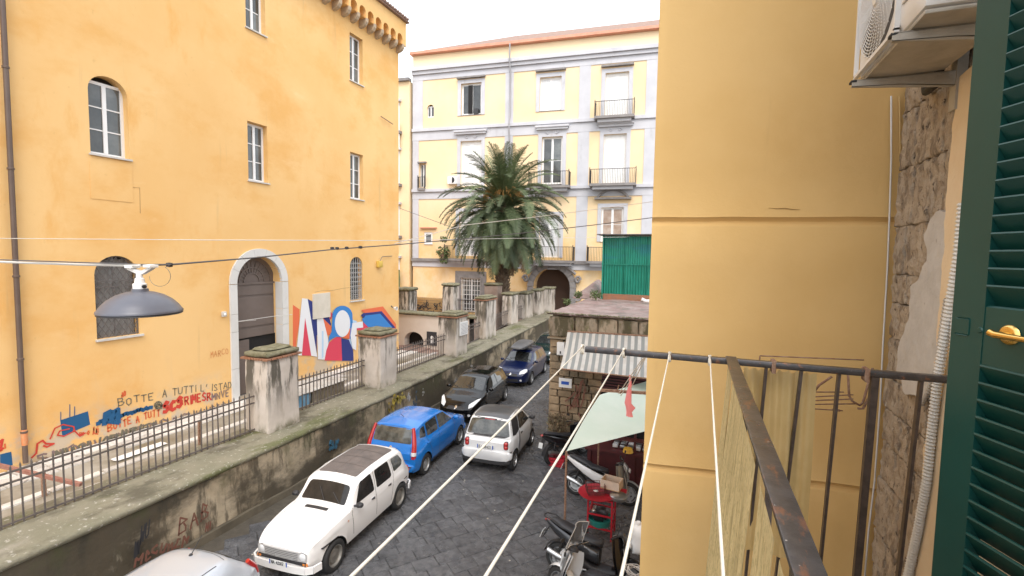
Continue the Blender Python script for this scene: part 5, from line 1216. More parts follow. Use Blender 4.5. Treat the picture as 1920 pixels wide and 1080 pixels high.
# rusty wire rack and hooks hung on the end rail
rk = thing('wire_rack', (.6, 2.7, 5.6), 'rusty wire pot rack hanging outside the end rail', 'rack')
def W(x, y, d=2.8): return at_y(x, y, d)
g = MB()
for (p, q) in (((1530,735),(1582,735)),((1528,744),(1600,740)),((1524,751),(1600,748)),((1524,758),(1604,757)),((1520,766),(1580,770)),((1425,667),(1620,675)),((1425,667),(1424,678))): g.tube([W(*p),W(*q)], .0035, 5)
for (p) in ([(1590,700),(1592,742),(1598,752),(1612,760),(1618,755),(1632,705)],[(1636,690),(1634,720),(1630,745),(1618,766),(1608,766)],[(1528,732),(1536,722),(1560,706)],[(1575,770),(1560,768)]): g.tube([W(*q) for q in p], .006, 6)
g.build('wire', m_rust, rk, True)
for (x) in (1452,1628):
    g = MB(); g.rough(*[v for v in (at_y(x,668,2.585).x-.012, at_y(x,668,2.585).x+.012, 2.565,2.64, ZR-.055, ZR+.014)], .02,.003,20,.004); g.build('rusty_clamp', m_rust, rk, 50)

# clothes lines
cl_lab = ['outermost white clothes line tied at the tip of the rail arm','second white clothes line from the rail arm tip','third white clothes line crossing the ochre bay corner','white clothes line nearest the railing corner']
for k, (px, py, qx, qy) in enumerate(((1092,650,650,1082),(1170,655,905,1082),(1256,660,1163,1082),(1331,667,1357,1082))):
    a = at_y(px, py, 2.56); b = at_z(qx, qy, 5.715); d = (b-a); c = a+d*1.35
    t = thing('clothes_line', a, cl_lab[k], 'clothes line', 'clothes lines tied to the rail arm')
    n = 30; pts = [a.lerp(c, i/n)+Vector((0,0,-.008*math.sin(math.pi*i/n))) for i in range(n+1)]
    MB().tube(pts, .0029, 8).build('line', m_rope, t, True)
    kb = MB(); R0 = .024; kb.tube([Vector((a.x+.004*math.sin(i), a.y+R0*math.cos(i*.7)*.95, ZR-.012+R0*math.sin(i*.7))) for i in range(19)], .0045, 6); kb.build('knot', m_rope, t, True)

# ================================================================ GREEN SHUTTER
HD = Vector((.366,-.931,0)); FE_ = Vector((.640,1.650,0)); NS = Vector((-.931,-.366,0))     # NS: face normal towards the street
sht = thing('shutter', FE_+Vector((0,0,6.2)), 'dark green louvred wooden shutter leaf swung open at the right edge', 'shutter')
ft = FE_ + Vector((0,0,0))
def SP(u, d, z): return ft + HD*u + NS*d + Vector((0,0,z))
LW = .62; st = .088
def sbox(u0,u1,d0,d1,z0,z1,nm,mat=m_shut,par=sht,bev=.004):
    mb = MB(); f = lambda a: min(a, 0)
    ring = []
    for z, ins in ((z0,bev),(z0+bev,0),(z1-bev,0),(z1,bev)):
        ring += [SP(u0+ins,d0+ins,z),SP(u1-ins,d0+ins,z),SP(u1-ins,d1-ins,z),SP(u0+ins,d1-ins,z)]
    mb.add(ring, [(i*4+j,i*4+(j+1)%4,(i+1)*4+(j+1)%4,(i+1)*4+j) for i in range(3) for j in range(4)]+[(0,3,2,1),(12,13,14,15)])
    return mb.build(nm, mat, par)
sbox(0,st,-.04,0,4.76,7.9,'stile'); sbox(LW-st,LW,-.04,0,4.76,7.9,'stile')
sbox(st+.0005,LW-st-.0005,-.038,-.002,5.93,6.09,'mid_rail'); sbox(st+.0005,LW-st-.0005,-.038,-.002,4.77,4.95,'bottom_rail'); sbox(st+.0005,LW-st-.0005,-.038,-.002,7.75,7.9,'top_rail')
def louvre_mesh():
    mb = MB(); w_ = LW-2*st-.002; P = []
    c, s = math.cos(R_(56)), math.sin(R_(56)); hw2, t2 = .035, .004
    for (a, b) in ((-hw2,-t2),(-hw2-.002,0),(-hw2,t2),(hw2,t2),(hw2+.002,0),(hw2,-t2)): P.append((a*c-b*s, a*s+b*c))
    # d (outward), z : lower edge outward
    vs = [Vector(HD*0)+HD*0+NS*(q[0])+Vector((0,0,q[1])) for q in P]+[HD*w_+NS*(q[0])+Vector((0,0,q[1])) for q in P]
    mb.add(vs, [(i,(i+1)%6,6+(i+1)%6,6+i) for i in range(6)]+[tuple(range(6)),tuple(range(6,12))[::-1]])
    return mb.mesh('louvre', m_shut)
lm = louvre_mesh()
for z0, z1 in ((4.95,5.93),(6.09,7.75)):
    n = int((z1-z0)/.0435); 
    for i in range(n):
        z = z0+(z1-z0)*(i+.5)/n; p = SP(st+.001,-.02,z)-sht.location; link('louvre', lm, sht, p)
o = sbox(.014,.052,-.001,.0025,6.005,6.052,'lock_plate'); 
h = MB()
hp_ = SP(.155-.03,.0,6.02)
def lathe_n(prof, c, nrm, n=20):
    mb = MB(); nrm = Vector(nrm).normalized(); a = nrm.cross(Vector((0,0,1))).normalized(); b = nrm.cross(a); vs = [c+nrm*h_+(a*math.cos(2*math.pi*j/n)+b*math.sin(2*math.pi*j/n))*r for r, h_ in prof for j in range(n)]
    return mb.add(vs, [(i*n+j, i*n+(j+1)%n, (i+1)*n+(j+1)%n, (i+1)*n+j) for i in range(len(prof)-1) for j in range(n)])
def at_s(x, y, d):   # on the shutter face plane
    r = ray(x,y); o_ = SP(0,d,0); return EYE+r*((o_-EYE).dot(NS)/r.dot(NS))
hc = at_s(1893,628,0)
o = lathe_n([(.0,.008),(.017,.008),(.023,.005),(.025,0)], hc, NS).build('handle_rose', m_brass, sht, 50)
mb = lathe_n([(.008,.005),(.008,.034)], hc, NS, 12); e0 = hc+NS*.036
mb.tube([e0-HD*.012+Vector((0,0,.004)), e0, e0+HD*.03, e0+HD*.075, e0+HD*.12+Vector((0,0,-.004))], [.009,.0085,.0075,.007,.0085], 10)
mb.build('handle_lever', m_brass, o, 60)
kp = at_s(1838,619,0); o = lathe_n([(.0,.003),(.006,.003),(.008,0)], kp, NS, 12).build('keyhole_cover', m_shut, sht)

# ================================================================ STREET LAMP AND OVERHEAD CABLES
LP_ = Vector((-4.0,2.37,0)); pz0 = at_y(264,583,2.37)
lamp = thing('hanging_street_lamp', pz0, 'grey dish street lamp hanging on cables over the street', 'street lamp')
c = pz0
MB().lathe([(.265,-.012),(.273,-.008),(.273,.004),(.264,.014),(.245,.045),(.205,.088),(.15,.125),(.09,.147),(.056,.152),(.054,.172),(.0,.172)], c, n=48).build('dish', M('lamp_grey_enamel',(.095,.10,.125),.38,c2=(.115,.12,.145),scale=3), lamp, 50)
MB().lathe([(.265,-.012),(.270,-.020),(.262,-.024),(.22,-.008),(.12,.02),(.0,.03)], c, n=48).build('rim', m_dkplast, lamp, 50)
MB().lathe([(.0,.165),(.045,.165),(.046,.21),(.034,.215),(.03,.25),(.022,.255),(.02,.30),(.0,.30)], c, n=16).build('neck', m_white, lamp, 50)
for s in (-1,1): MB().lathe([(.0,0),(.014,.0),(.014,.02),(.0,.02)], c+Vector((s*.05-.01,0,.19)), 'x', 8).build('bolt', m_rubber, lamp)
dcl = (at_y(1218,410,7.5)-at_y(265,500,2.37)).normalized(); dcl = Vector((dcl.x, dcl.y, 0)).normalized(); perp = Vector((1,.0,0)); 
k0 = c+Vector((0,0,.30))
ar = MB(); ar.prism([k0+Vector((-.15,0,.035)),k0+Vector((-.15,0,.015)),k0+Vector((-.02,0,-.02)),k0+Vector((.02,0,-.02)),k0+Vector((.14,0,.03)),k0+Vector((.14,0,.05)),k0+Vector((.02,0,.01)),k0+Vector((-.02,0,.01))], (0,.03,0))
ar.build('hanger_arm', m_acwhite, lamp)
for x, z in ((-.11,.035),(.11,.045)): MB().rough(k0.x+x-.045,k0.x+x+.045,k0.y-.02,k0.y+.05,k0.z+z-.012,k0.z+z+.016,.03,.002,9,.004).build('cable_clamp', m_white, lamp, 40)
tag(MB().tube([at_y(0,491,2.25)+ (at_y(0,491,2.25)-at_y(200,497,2.37))*2.0, at_y(0,491,2.25), at_y(150,496,2.35), at_y(265,498,2.37)], .011, 6).build('cable', m_conduit), 'thicker pale cable from the left edge to the hanging lamp', 'cable')
tag(MB().tube([at_y(0,487,2.25)+ (at_y(0,487,2.25)-at_y(200,495,2.37))*2.0, at_y(0,487,2.25), at_y(265,496,2.37)], .005, 5).build('cable', m_cable), 'thinner dark cable just above the thick one left of the lamp', 'cable')
Ps = [at_y(265,497,2.37), at_y(320,496,3.0), at_y(480,483,4.6), at_y(620,468,5.8), at_y(740,459,6.9), at_y(870,448,8.2), at_y(1000,435,9.4), at_y(1120,421,10.6), at_y(1240,406,12.0)]
tag(MB().tube(Ps, .009, 5).build('cable', m_cable), 'dark cable crossing from the lamp past the palm to the ochre bay', 'cable')
Ps2 = [p+Vector((0,0,.06+.04*i)) if i > 4 else p+Vector((0,0,.02)) for i, p in enumerate(Ps)]
tag(MB().tube(Ps2[4:], .006, 5).build('cable', m_wcable), 'pale strand alongside the dark cable in front of the palm', 'cable')
tag(MB().tube([at_y(-200,446,4.4), at_y(0,447,4.6), at_y(400,450,5.5), at_y(740,451,7.5), at_y(960,447,12), at_y(1210,444,22)], .006, 5).build('cable', m_conduit), 'thin white wire stretched straight above the lamp cables', 'cable')
lp = MB(); 
for (x, y) in ((318,497),(623,466),(632,466),(650,465),(676,464)): p = at_y(x,y,3.0 if x < 400 else 5.9); lp.rough(p.x-.03,p.x+.03,p.y-.02,p.y+.02,p.z-.02,p.z+.025,.03,.004,9,.005)
tag(lp.build('cable_clip', m_ink), 'small dark clips on the cable right of the lamp', 'clip', kind='stuff')
tag(MB().tube([at_y(318,498,2.9)]+[at_y(300+20*math.cos(R_(a)),518+19*math.sin(R_(a)),2.8) for a in range(-60,200,20)], .002, 4).build('loose_wire', m_cable), 'thin looped loose wire beside the lamp hanger', 'wire')
tag(MB().tube([at_y(748,390,36), at_y(830,420,34), at_y(900,445,33)], .02, 4).build('cable', m_cable), 'faint far cable sagging from the side wing towards the palm', 'cable')
tag(MB().tube([at_y(480,600,12), at_y(445,603,11.3), at_y(527,591,13.2), at_y(548,590,13.7)], .008, 4).build('cable', m_wcable), 'white wire stretched across the arched door', 'cable')
# ================================================================ CARS
def lerpf(T, x, sm=0.0):
    T = sorted(T)
    def f(x):
        if x <= T[0][0]: return T[0][1]
        for (a, va), (b, vb) in zip(T, T[1:]):
            if x <= b: return va+(vb-va)*(x-a)/(b-a) if b > a else vb
        return T[-1][1]
    if sm <= 0: return f(x)
    s = min(sm, max(.001, x-T[0][0]), max(.001, T[-1][0]-x)); return sum(f(x+s*k/4) for k in range(-4,5))/9
class Car:
    def __init__(s, sp): s.sp = sp; s.make()
    def ring(s, x):
        sp = s.sp; zt = lerpf(sp['top'], x, sp.get('sm',.07)); zb = min(lerpf(sp['belt'], x, .1), zt-.012); W = lerpf(sp['plan'], x, .08); RW = lerpf(sp['roofw'], x, .1)
        z0 = lerpf(sp['sill'], x, .05); arch = 0
        for xw in sp['axles']:
            R = sp['r']+.055; d = abs(x-xw)
            if d < R: z0 = max(z0, sp['r']+math.sqrt(R*R-d*d)); arch = 1
        gh = zt-zb; k = min(1, max(0, gh/.30)); cr = sp.get('crown',.06)*(0.6+.4*k) if gh > .05 else min(gh, .03)
        ze = max(zb+.006, zt-cr); rw = W*.90*(1-k)+RW*k if gh < .30 else RW
        rw = min(rw, W*.95); fl = sp.get('flare',.03)
        wb = W-(.0 if arch else fl*1.3); h = zb-z0
        P = [(wb, z0), (W-(0 if arch else fl*.4), z0+h*.22), (W, z0+h*.5), (W-.006, z0+h*.80), (W-.03, zb-.006*h), (W*.955, zb+.004)]
        a = P[-1]; P.append((a[0]+(rw-a[0])*.5+.012*k, zb+(ze-zb)*.5)); P.append((rw+.006*k, ze-.25*min(.06,ze-zb))); P.append((rw-.03*k-.01, ze+.012*k)); 
        P.append((rw*.72, ze+(zt-ze)*.62)); P.append((rw*.38, zt-(zt-ze)*.12)); P.append((0, zt))
        return P
    def make(s):
        sp = s.sp; x0, x1 = sp['top'][0][0], sp['top'][-1][0]; lo, hi = min(x0,x1), max(x0,x1)
        xs = []; x = lo+.001
        while x < hi-.001: xs.append(x); x += .016 if (x < lo+.12 or x > hi-.12) else .03
        xs.append(hi-.001)
        mb = MB(); rings = [s.ring(x) for x in xs]; n = len(rings[0]); full = []
        for x, r in zip(xs, rings): full.append([(x, -y, z) for y, z in r]+[(x, y, z) for y, z in reversed(r[:-1])])
        m = len(full[0]); vs = [p for f in full for p in f]
        fs = [(i*m+j, (i+1)*m+j, (i+1)*m+j+1, i*m+j+1) for i in range(len(xs)-1) for j in range(m-1)]
        mb.add(vs, fs)
        for e, ii in ((0,0),(1,len(xs)-1)):       # bulged ends
            r = rings[ii]; x = xs[ii]; sgn = 1 if e else -1; cols = 9; grid = []; bul = sp.get('bulge',(.05,.05))[e]
            for y, z in r:
                grid.append([(x+sgn*bul*(1-(2*c/(cols-1)-1)**2)*(0 if (z,y) == (r[0][1],r[0][0]) and 0 else 1)*min(1, y/.3), -y+2*y*c/(cols-1), z) for c in range(cols)])
            vv = [p for g in grid for p in g]; mb.add(vv, [(a*cols+b, a*cols+b+1, (a+1)*cols+b+1, (a+1)*cols+b) for a in range(len(grid)-1) for b in range(cols-1)])
        s.mb = mb; s.bvh = BVHTree.FromPolygons(mb.v, [tuple(f) for f in mb.f], epsilon=0)
    def hit(s, side, a, b):
        """side views: left/right use (x,z); top uses (x,y); front/rear use (y,z)"""
        if side == 'left': o, d = Vector((a,3,b)), Vector((0,-1,0))
        elif side == 'right': o, d = Vector((a,-3,b)), Vector((0,1,0))
        elif side == 'top': o, d = Vector((a,b,4)), Vector((0,0,-1))
        elif side == 'front': o, d = Vector((5,a,b)), Vector((-1,0,0))
        else: o, d = Vector((-5,a,b)), Vector((1,0,0))
        h = s.bvh.ray_cast(o, d)
        if h[0] is None: return None, -d
        n = h[1]; n = n if n.dot(-d) > 0 else -n
        if n.dot(-d) < .25: n = (-d+n).normalized()
        return h[0], n
    def patch(s, name, side, poly, mat, par, off=.004, rings=5, sub=6, th=0, rim=True):
        """skin a patch with the given outline on the body, standing proud by off"""
        P = []
        for (a,b),(c,d) in zip(poly, poly[1:]+poly[:1]):
            for i in range(sub): P.append((a+(c-a)*i/sub, b+(d-b)*i/sub))
        cx = sum(p[0] for p in P)/len(P); cy = sum(p[1] for p in P)/len(P); vs = []; last = None
        for k in range(rings+1):
            t = k/rings
            for (a, b) in P:
                h, n = s.hit(side, cx+(a-cx)*t, cy+(b-cy)*t)
                if h is None: h = last or Vector((0,0,1)); n = Vector((0,0,1))
                else: last = h
                vs.append(h+n*off)
                if k == 0: break
            if k == 0: c0 = vs[0]
        n_ = len(P); fs = [(0, 1+j, 1+(j+1)%n_) for j in range(n_)]
        for k in range(1, rings): fs += [(1+(k-1)*n_+j, 1+k*n_+j, 1+k*n_+(j+1)%n_, 1+(k-1)*n_+(j+1)%n_) for j in range(n_)]
        if rim:
            base = len(vs)
            for j in range(n_):
                a, b = P[j]; h, n = s.hit(side, a, b); vs.append((h-n*.004) if h is not None else vs[1+(rings-1)*n_+j])
            fs += [(1+(rings-1)*n_+j, base+j, base+(j+1)%n_, 1+(rings-1)*n_+(j+1)%n_) for j in range(n_)]
        return MB().add(vs, fs).build(name, mat, par, 50, local=True)
    def line(s, name, side, pts, mat, par, wd=.011, off=.0025):
        P = []
        for (a,b),(c,d) in zip(pts, pts[1:]):
            L = math.hypot(c-a,d-b); k = max(1,int(L/.05)); P += [(a+(c-a)*i/k, b+(d-b)*i/k) for i in range(k)]
        P.append(pts[-1]); mb = MB(); H = [s.hit(side,a,b) for a,b in P]; H = [(h+n*off, n) for h, n in H if h is not None]
        if len(H) < 2: return
        L = []; 
        for i, (h, n) in enumerate(H):
            d = (H[min(i+1,len(H)-1)][0]-H[max(i-1,0)][0]).normalized(); sd_ = d.cross(n).normalized()*wd/2; L += [h-sd_, h+sd_]
        mb.add(L, [(2*i,2*i+1,2*i+3,2*i+2) for i in range(len(H)-1)]); return mb.build(name, mat, par, local=True)
def rnd(poly, r=.03, k=3):
    out = []; n = len(poly)
    for i in range(n):
        p, a, b = Vector(poly[i]), Vector(poly[i-1]), Vector(poly[(i+1)%n]); u = (a-p); v = (b-p); q = min(r, u.length*.45, v.length*.45); p0 = p+u.normalized()*q; p1 = p+v.normalized()*q
        for j in range(k+1): t = j/k; out.append(tuple((p0*(1-t)**2+p*2*t*(1-t)+p1*t*t)))
    return out
def wheel(par, x, y, r, w_, rim='alloy', side=1, spokes=7):
    o = MB(); s = side
    prof = [(r*.62,-w_/2),(r*.93,-w_/2),(r*.99,-w_*.36),(r,-w_*.2),(r,w_*.2),(r*.99,w_*.36),(r*.93,w_/2),(r*.70,w_/2),(r*.64,w_*.36)]
    wh = MB().lathe(prof, (0,0,0), 'y', 28).build('wheel', m_tyre, par, 50, local=True); wh.location = (x, y, r)
    mb = MB(); yo = s*(w_*.36)
    mb.lathe([(r*.66,s*w_*.46),(r*.62,s*w_*.30),(r*.55,s*w_*.1),(.0,s*w_*.05)], (0,0,0), 'y', 28)
    rm = mb.build('rim', m_dkplast if rim == 'alloy' else m_steelrim, wh, 50, local=True)
    sp = MB()
    if rim == 'alloy':
        for k in range(spokes):
            a = 2*math.pi*k/spokes; c, t = Vector((math.cos(a),0,math.sin(a))), Vector((-math.sin(a),0,math.cos(a)))
            sp.add([c*r*.1-t*.035+Vector((0,s*w_*.34,0)), c*r*.1+t*.035+Vector((0,s*w_*.34,0)), c*r*.62+t*.022+Vector((0,s*w_*.44,0)), c*r*.62-t*.022+Vector((0,s*w_*.44,0)),
                    c*r*.1-t*.035+Vector((0,s*w_*.2,0)), c*r*.1+t*.035+Vector((0,s*w_*.2,0)), c*r*.62+t*.022+Vector((0,s*w_*.3,0)), c*r*.62-t*.022+Vector((0,s*w_*.3,0))],
                   [(0,1,2,3),(0,4,5,1),(1,5,6,2),(3,2,6,7),(0,3,7,4)])
        sp.lathe([(.0,s*w_*.38),(r*.14,s*w_*.36),(r*.16,s*w_*.2)], (0,0,0), 'y', 14); sp.lathe([(r*.67,s*w_*.47),(r*.62,s*w_*.47),(r*.6,s*w_*.3)], (0,0,0), 'y', 28)
        sp.build('spokes', m_rim, wh, 50, local=True)
    else:
        sp.lathe([(.0,s*w_*.30),(r*.15,s*w_*.30),(r*.2,s*w_*.22),(r*.4,s*w_*.30),(r*.46,s*w_*.16)], (0,0,0), 'y', 24); sp.lathe([(r*.67,s*w_*.47),(r*.62,s*w_*.47),(r*.6,s*w_*.3)], (0,0,0), 'y', 28)
        sp.build('hub_cap', m_steelrim if rim == 'steel' else m_rim, wh, 50, local=True)
    return wh
def plate(par, x, y, z, txt, sgn, tilt=0, w_=.50, h=.11, blue=True):
    o = MB().rough(-.006,.006,-w_/2,w_/2,-h/2,h/2,.1,0,1,.003).build('number_plate', m_plate, par, local=True); o.location = (x,y,z); o.rotation_euler = (0, tilt, 0 if sgn > 0 else math.pi)
    mb = MB(); text(mb, txt, (.0068,-w_*.38,-h*.32), (0,1,0), (0,0,1), h*.62, .011, .0, (w_*.76/(h*.62))/len(txt), 1); mb.build('characters', m_ink, o, local=True)
    if blue:
        b = MB()
        for s in (-1,1): b.face([(.0067,s*w_*.5,-h/2),(.0067,s*w_*.44,-h/2),(.0067,s*w_*.44,h/2),(.0067,s*w_*.5,h/2)])
        b.build('blue_bands', m_plate if False else m_blue_pl, o, local=True)
    return o
def under(car, t, sp):
    x0, x1 = sorted((sp['top'][0][0], sp['top'][-1][0])); W = max(p[1] for p in sp['plan'])
    mb = MB(); mb.box(x0+.12,x1-.12,-W+.20,W-.20,.20,.42)
    for xw in sp['axles']: mb.box(xw-sp['r']-.05,xw+sp['r']+.05,-W+.03,W-.03,sp['r']*2-.02+.06,sp['r']*2+.055)
    mb.build('underbody', m_dark, t, local=True)
def mirror(t, x, y, z, mat, s, sz=1.0):
    mb = MB(); mb.loft([(-.05*sz,0,.02,.02),(-.03*sz,0,.085*sz,.055*sz),(.03*sz,0,.095*sz,.06*sz),(.08*sz,0,.05*sz,.035*sz)], 12, 2.6); o = mb.build('mirror', mat, t, 60, local=True); o.location = (x, y+s*.10, z); 
    MB().beam((x+.02,y-s*.02,z-.03),(x+.02,y+s*.06,z-.01),.04,.03).build('mirror_arm', m_dkplast, t, local=True)
def wiper(car, t, x0, y0, x1, y1, side='top'):
    car.line('wiper', side, [(x0,y0),(x1,y1)], m_dkplast, t, .016, .018)

# ---- the old white hatchback
def car_classic():
    wht = paint('old_white_paint', (.80,.80,.80), rough=.28)
    t = thing('parked_car', (-7.18, 8.22, .01), 'old boxy white hatchback with brown-grey folding canvas roof parked by the wall', 'car', 'cars parked along the wall', rz=R_(-85.5))
    sp = dict(top=[(1.80,.715),(1.75,.80),(1.55,.865),(1.1,.945),(.74,1.0),(.70,1.02),(.36,1.385),(.22,1.425),(-.3,1.46),(-.9,1.455),(-1.35,1.43),(-1.46,1.40),(-1.66,1.02),(-1.75,.85),(-1.80,.80)],
      belt=[(1.80,.67),(1.7,.765),(1.2,.885),(.7,.93),(-.6,.93),(-1.4,.91),(-1.8,.80)], plan=[(1.80,.57),(1.76,.60),(1.5,.675),(.9,.72),(-.9,.735),(-1.5,.70),(-1.76,.65),(-1.8,.62)],
      roofw=[(.8,.62),(.36,.60),(-.9,.60),(-1.45,.58),(-1.7,.58)], sill=[(1.8,.36),(1.2,.30),(-1.2,.30),(-1.8,.42)], axles=(1.20,-1.22), r=.30, crown=.075, sm=.05, flare=.03, bulge=(.02,.02))
    c = Car(sp); c.mb.build('body', wht, t, 32, local=True); under(c, t, sp)
    c.patch('canvas_roof', 'top', rnd([(.20,-.47),(.20,.47),(-1.28,.46),(-1.28,-.46)],.05), M('canvas_roof',(.115,.10,.095),.8,c2=(.16,.135,.125),scale=3,obj=True,bump=.3), t, .014, 8, 10)
    for xx in (-.18,-.55,-.92): c.line('roof_fold','top',[(xx,-.45),(xx,.45)],M('fold',(.09,.075,.07),.8),t,.012,.018)
    c.line('roof_seam','top',[(.2,-.05),(-1.26,-.05)],bpy.data.materials['fold'],t,.006,.017)
    ws = rnd([(.685,-.54),(.41,-.50),(.41,.50),(.685,.54)],.06); c.patch('windscreen','top',ws,m_oldglass,t,.004,7,8)
    c.line('wiper','top',[(.68,.05),(.50,-.18)],m_dkplast,t,.012,.02); c.line('wiper','top',[(.68,.42),(.55,.18)],m_dkplast,t,.012,.02)
    c.patch('air_intake','top',rnd([(.82,-.27),(.82,.27),(.90,.27),(.90,-.27)],.02),m_dkplast,t,.006)
    for s in ('left','right'):
        c.patch('side_window',s,rnd([(.50,.97),(.27,1.33),(-.12,1.355),(-.16,.97)],.05),m_oldglass,t,.004); c.patch('side_window',s,rnd([(-.26,.97),(-.26,1.355),(-.80,1.35),(-.86,1.0),(-.80,.97)],.05),m_oldglass,t,.004)
        c.patch('rear_quarter_window',s,rnd([(-.98,1.02),(-.93,1.34),(-1.28,1.31),(-1.42,1.12),(-1.36,1.03)],.05),m_carglass2,t,.004)
        seam = M('seam_dark',(.035,.035,.037),.8) if 'seam_dark' not in bpy.data.materials else bpy.data.materials['seam_dark']
        c.line('door_seam',s,[(.62,.95),(.66,.85),(.62,.42)],seam,t); c.line('door_seam',s,[(-.21,1.36),(-.20,.9),(-.20,.40)],seam,t); c.line('door_seam',s,[(-.90,1.33),(-.94,.98),(-.86,.7),(-.80,.42)],seam,t)
        c.line('side_crease',s,[(1.55,.74),(.6,.80),(-1.4,.79)],wht,t,.012,.007); c.line('side_crease',s,[(.6,.885),(-1.35,.88)],wht,t,.010,.006)
        for x in (-.12,-.78): c.patch('door_handle',s,rnd([(x,.80),(x-.02,.85),(x+.12,.85),(x+.12,.82)],.01),m_chrome,t,.015)
        c.patch('side_repeater',s,rnd([(.78,.77),(.82,.77),(.82,.80),(.78,.80)],.005),m_amber,t,.006,2)
        c.line('roof_gutter',s,[(.38,1.36),(.1,1.385),(-1.2,1.395),(-1.46,1.34)],wht,t,.022,.012)
    for q in (-1,1): c.line('bonnet_seam','top',[(1.72,q*.50),(1.2,q*.575),(.74,q*.60)],seam,t,.006,.002)
    mirror(t,.53,-.70,1.0,m_dkplast,-1,.85); mirror(t,.53,.70,1.0,m_dkplast,1,.85)
    # face: grille band, round lamps, bumper
    g = c.patch('grille','front',rnd([(-.555,.51),(.555,.51),(.555,.675),(-.555,.675)],.05),M('grille_grey',(.42,.42,.42),.5),t,.012,4)
    for k in range(5): c.line('grille_bar','front',[(-.37,.53+.031*k),(.37,.53+.031*k)],m_chrome,g if False else t,.008,.02)
    for s in (-1,1):
        o = MB().lathe([(.0,.045),(.045,.04),(.075,.025),(.083,.01),(.083,-.02)], (0,0,0), 'x', 20).build('headlight', m_lamp, t, 50, local=True); o.location = (1.79,s*.455,.595)
        MB().lathe([(.083,.02),(.093,.018),(.095,-.02)], (0,0,0), 'x', 20).build('lamp_ring', m_chrome, o, 50, local=True)
        c.patch('indicator','front',rnd([(s*.47,.445),(s*.565,.445),(s*.565,.49),(s*.47,.49)],.01),m_amber,t,.02,2)
    b = MB(); P = [(1.62,-.72,.38),(1.78,-.67,.38),(1.86,-.56,.38),(1.885,-.3,.38),(1.89,0,.38),(1.885,.3,.38),(1.86,.56,.38),(1.78,.67,.38),(1.62,.72,.38)]
    for (p, q) in zip(P, P[1:]): b.beam(Vector(p), Vector(q), .035, .13)
    b.build('bumper', wht, t, 40, local=True); 
    b = MB(); P2 = [(-x, y, z) for x, y, z in P]
    for (p, q) in zip(P2, P2[1:]): b.beam(Vector(p), Vector(q), .035, .12)
    b.build('bumper', wht, t, 40, local=True)
    MB().box(1.70,1.822,-.54,.54,.44,.50).build('lower_grille_gap', m_dkplast, t, local=True)  # dark box standing in for the shaded gap above the bumper
    plate(t, 1.905, 0, .46, 'NA 42817', 1, 0, .40, .09)
    for s in (-1,1): c.patch('tail_light','rear',rnd([(s*.50,.68),(s*.62,.68),(s*.62,.84),(s*.50,.84)],.01),m_red,t,.02,2)
    for k, x in enumerate((1.20,-1.22)):
        for s in (-1,1): wheel(t, x, s*.645, .305, .15, 'steel', s)
    return t
car_classic()

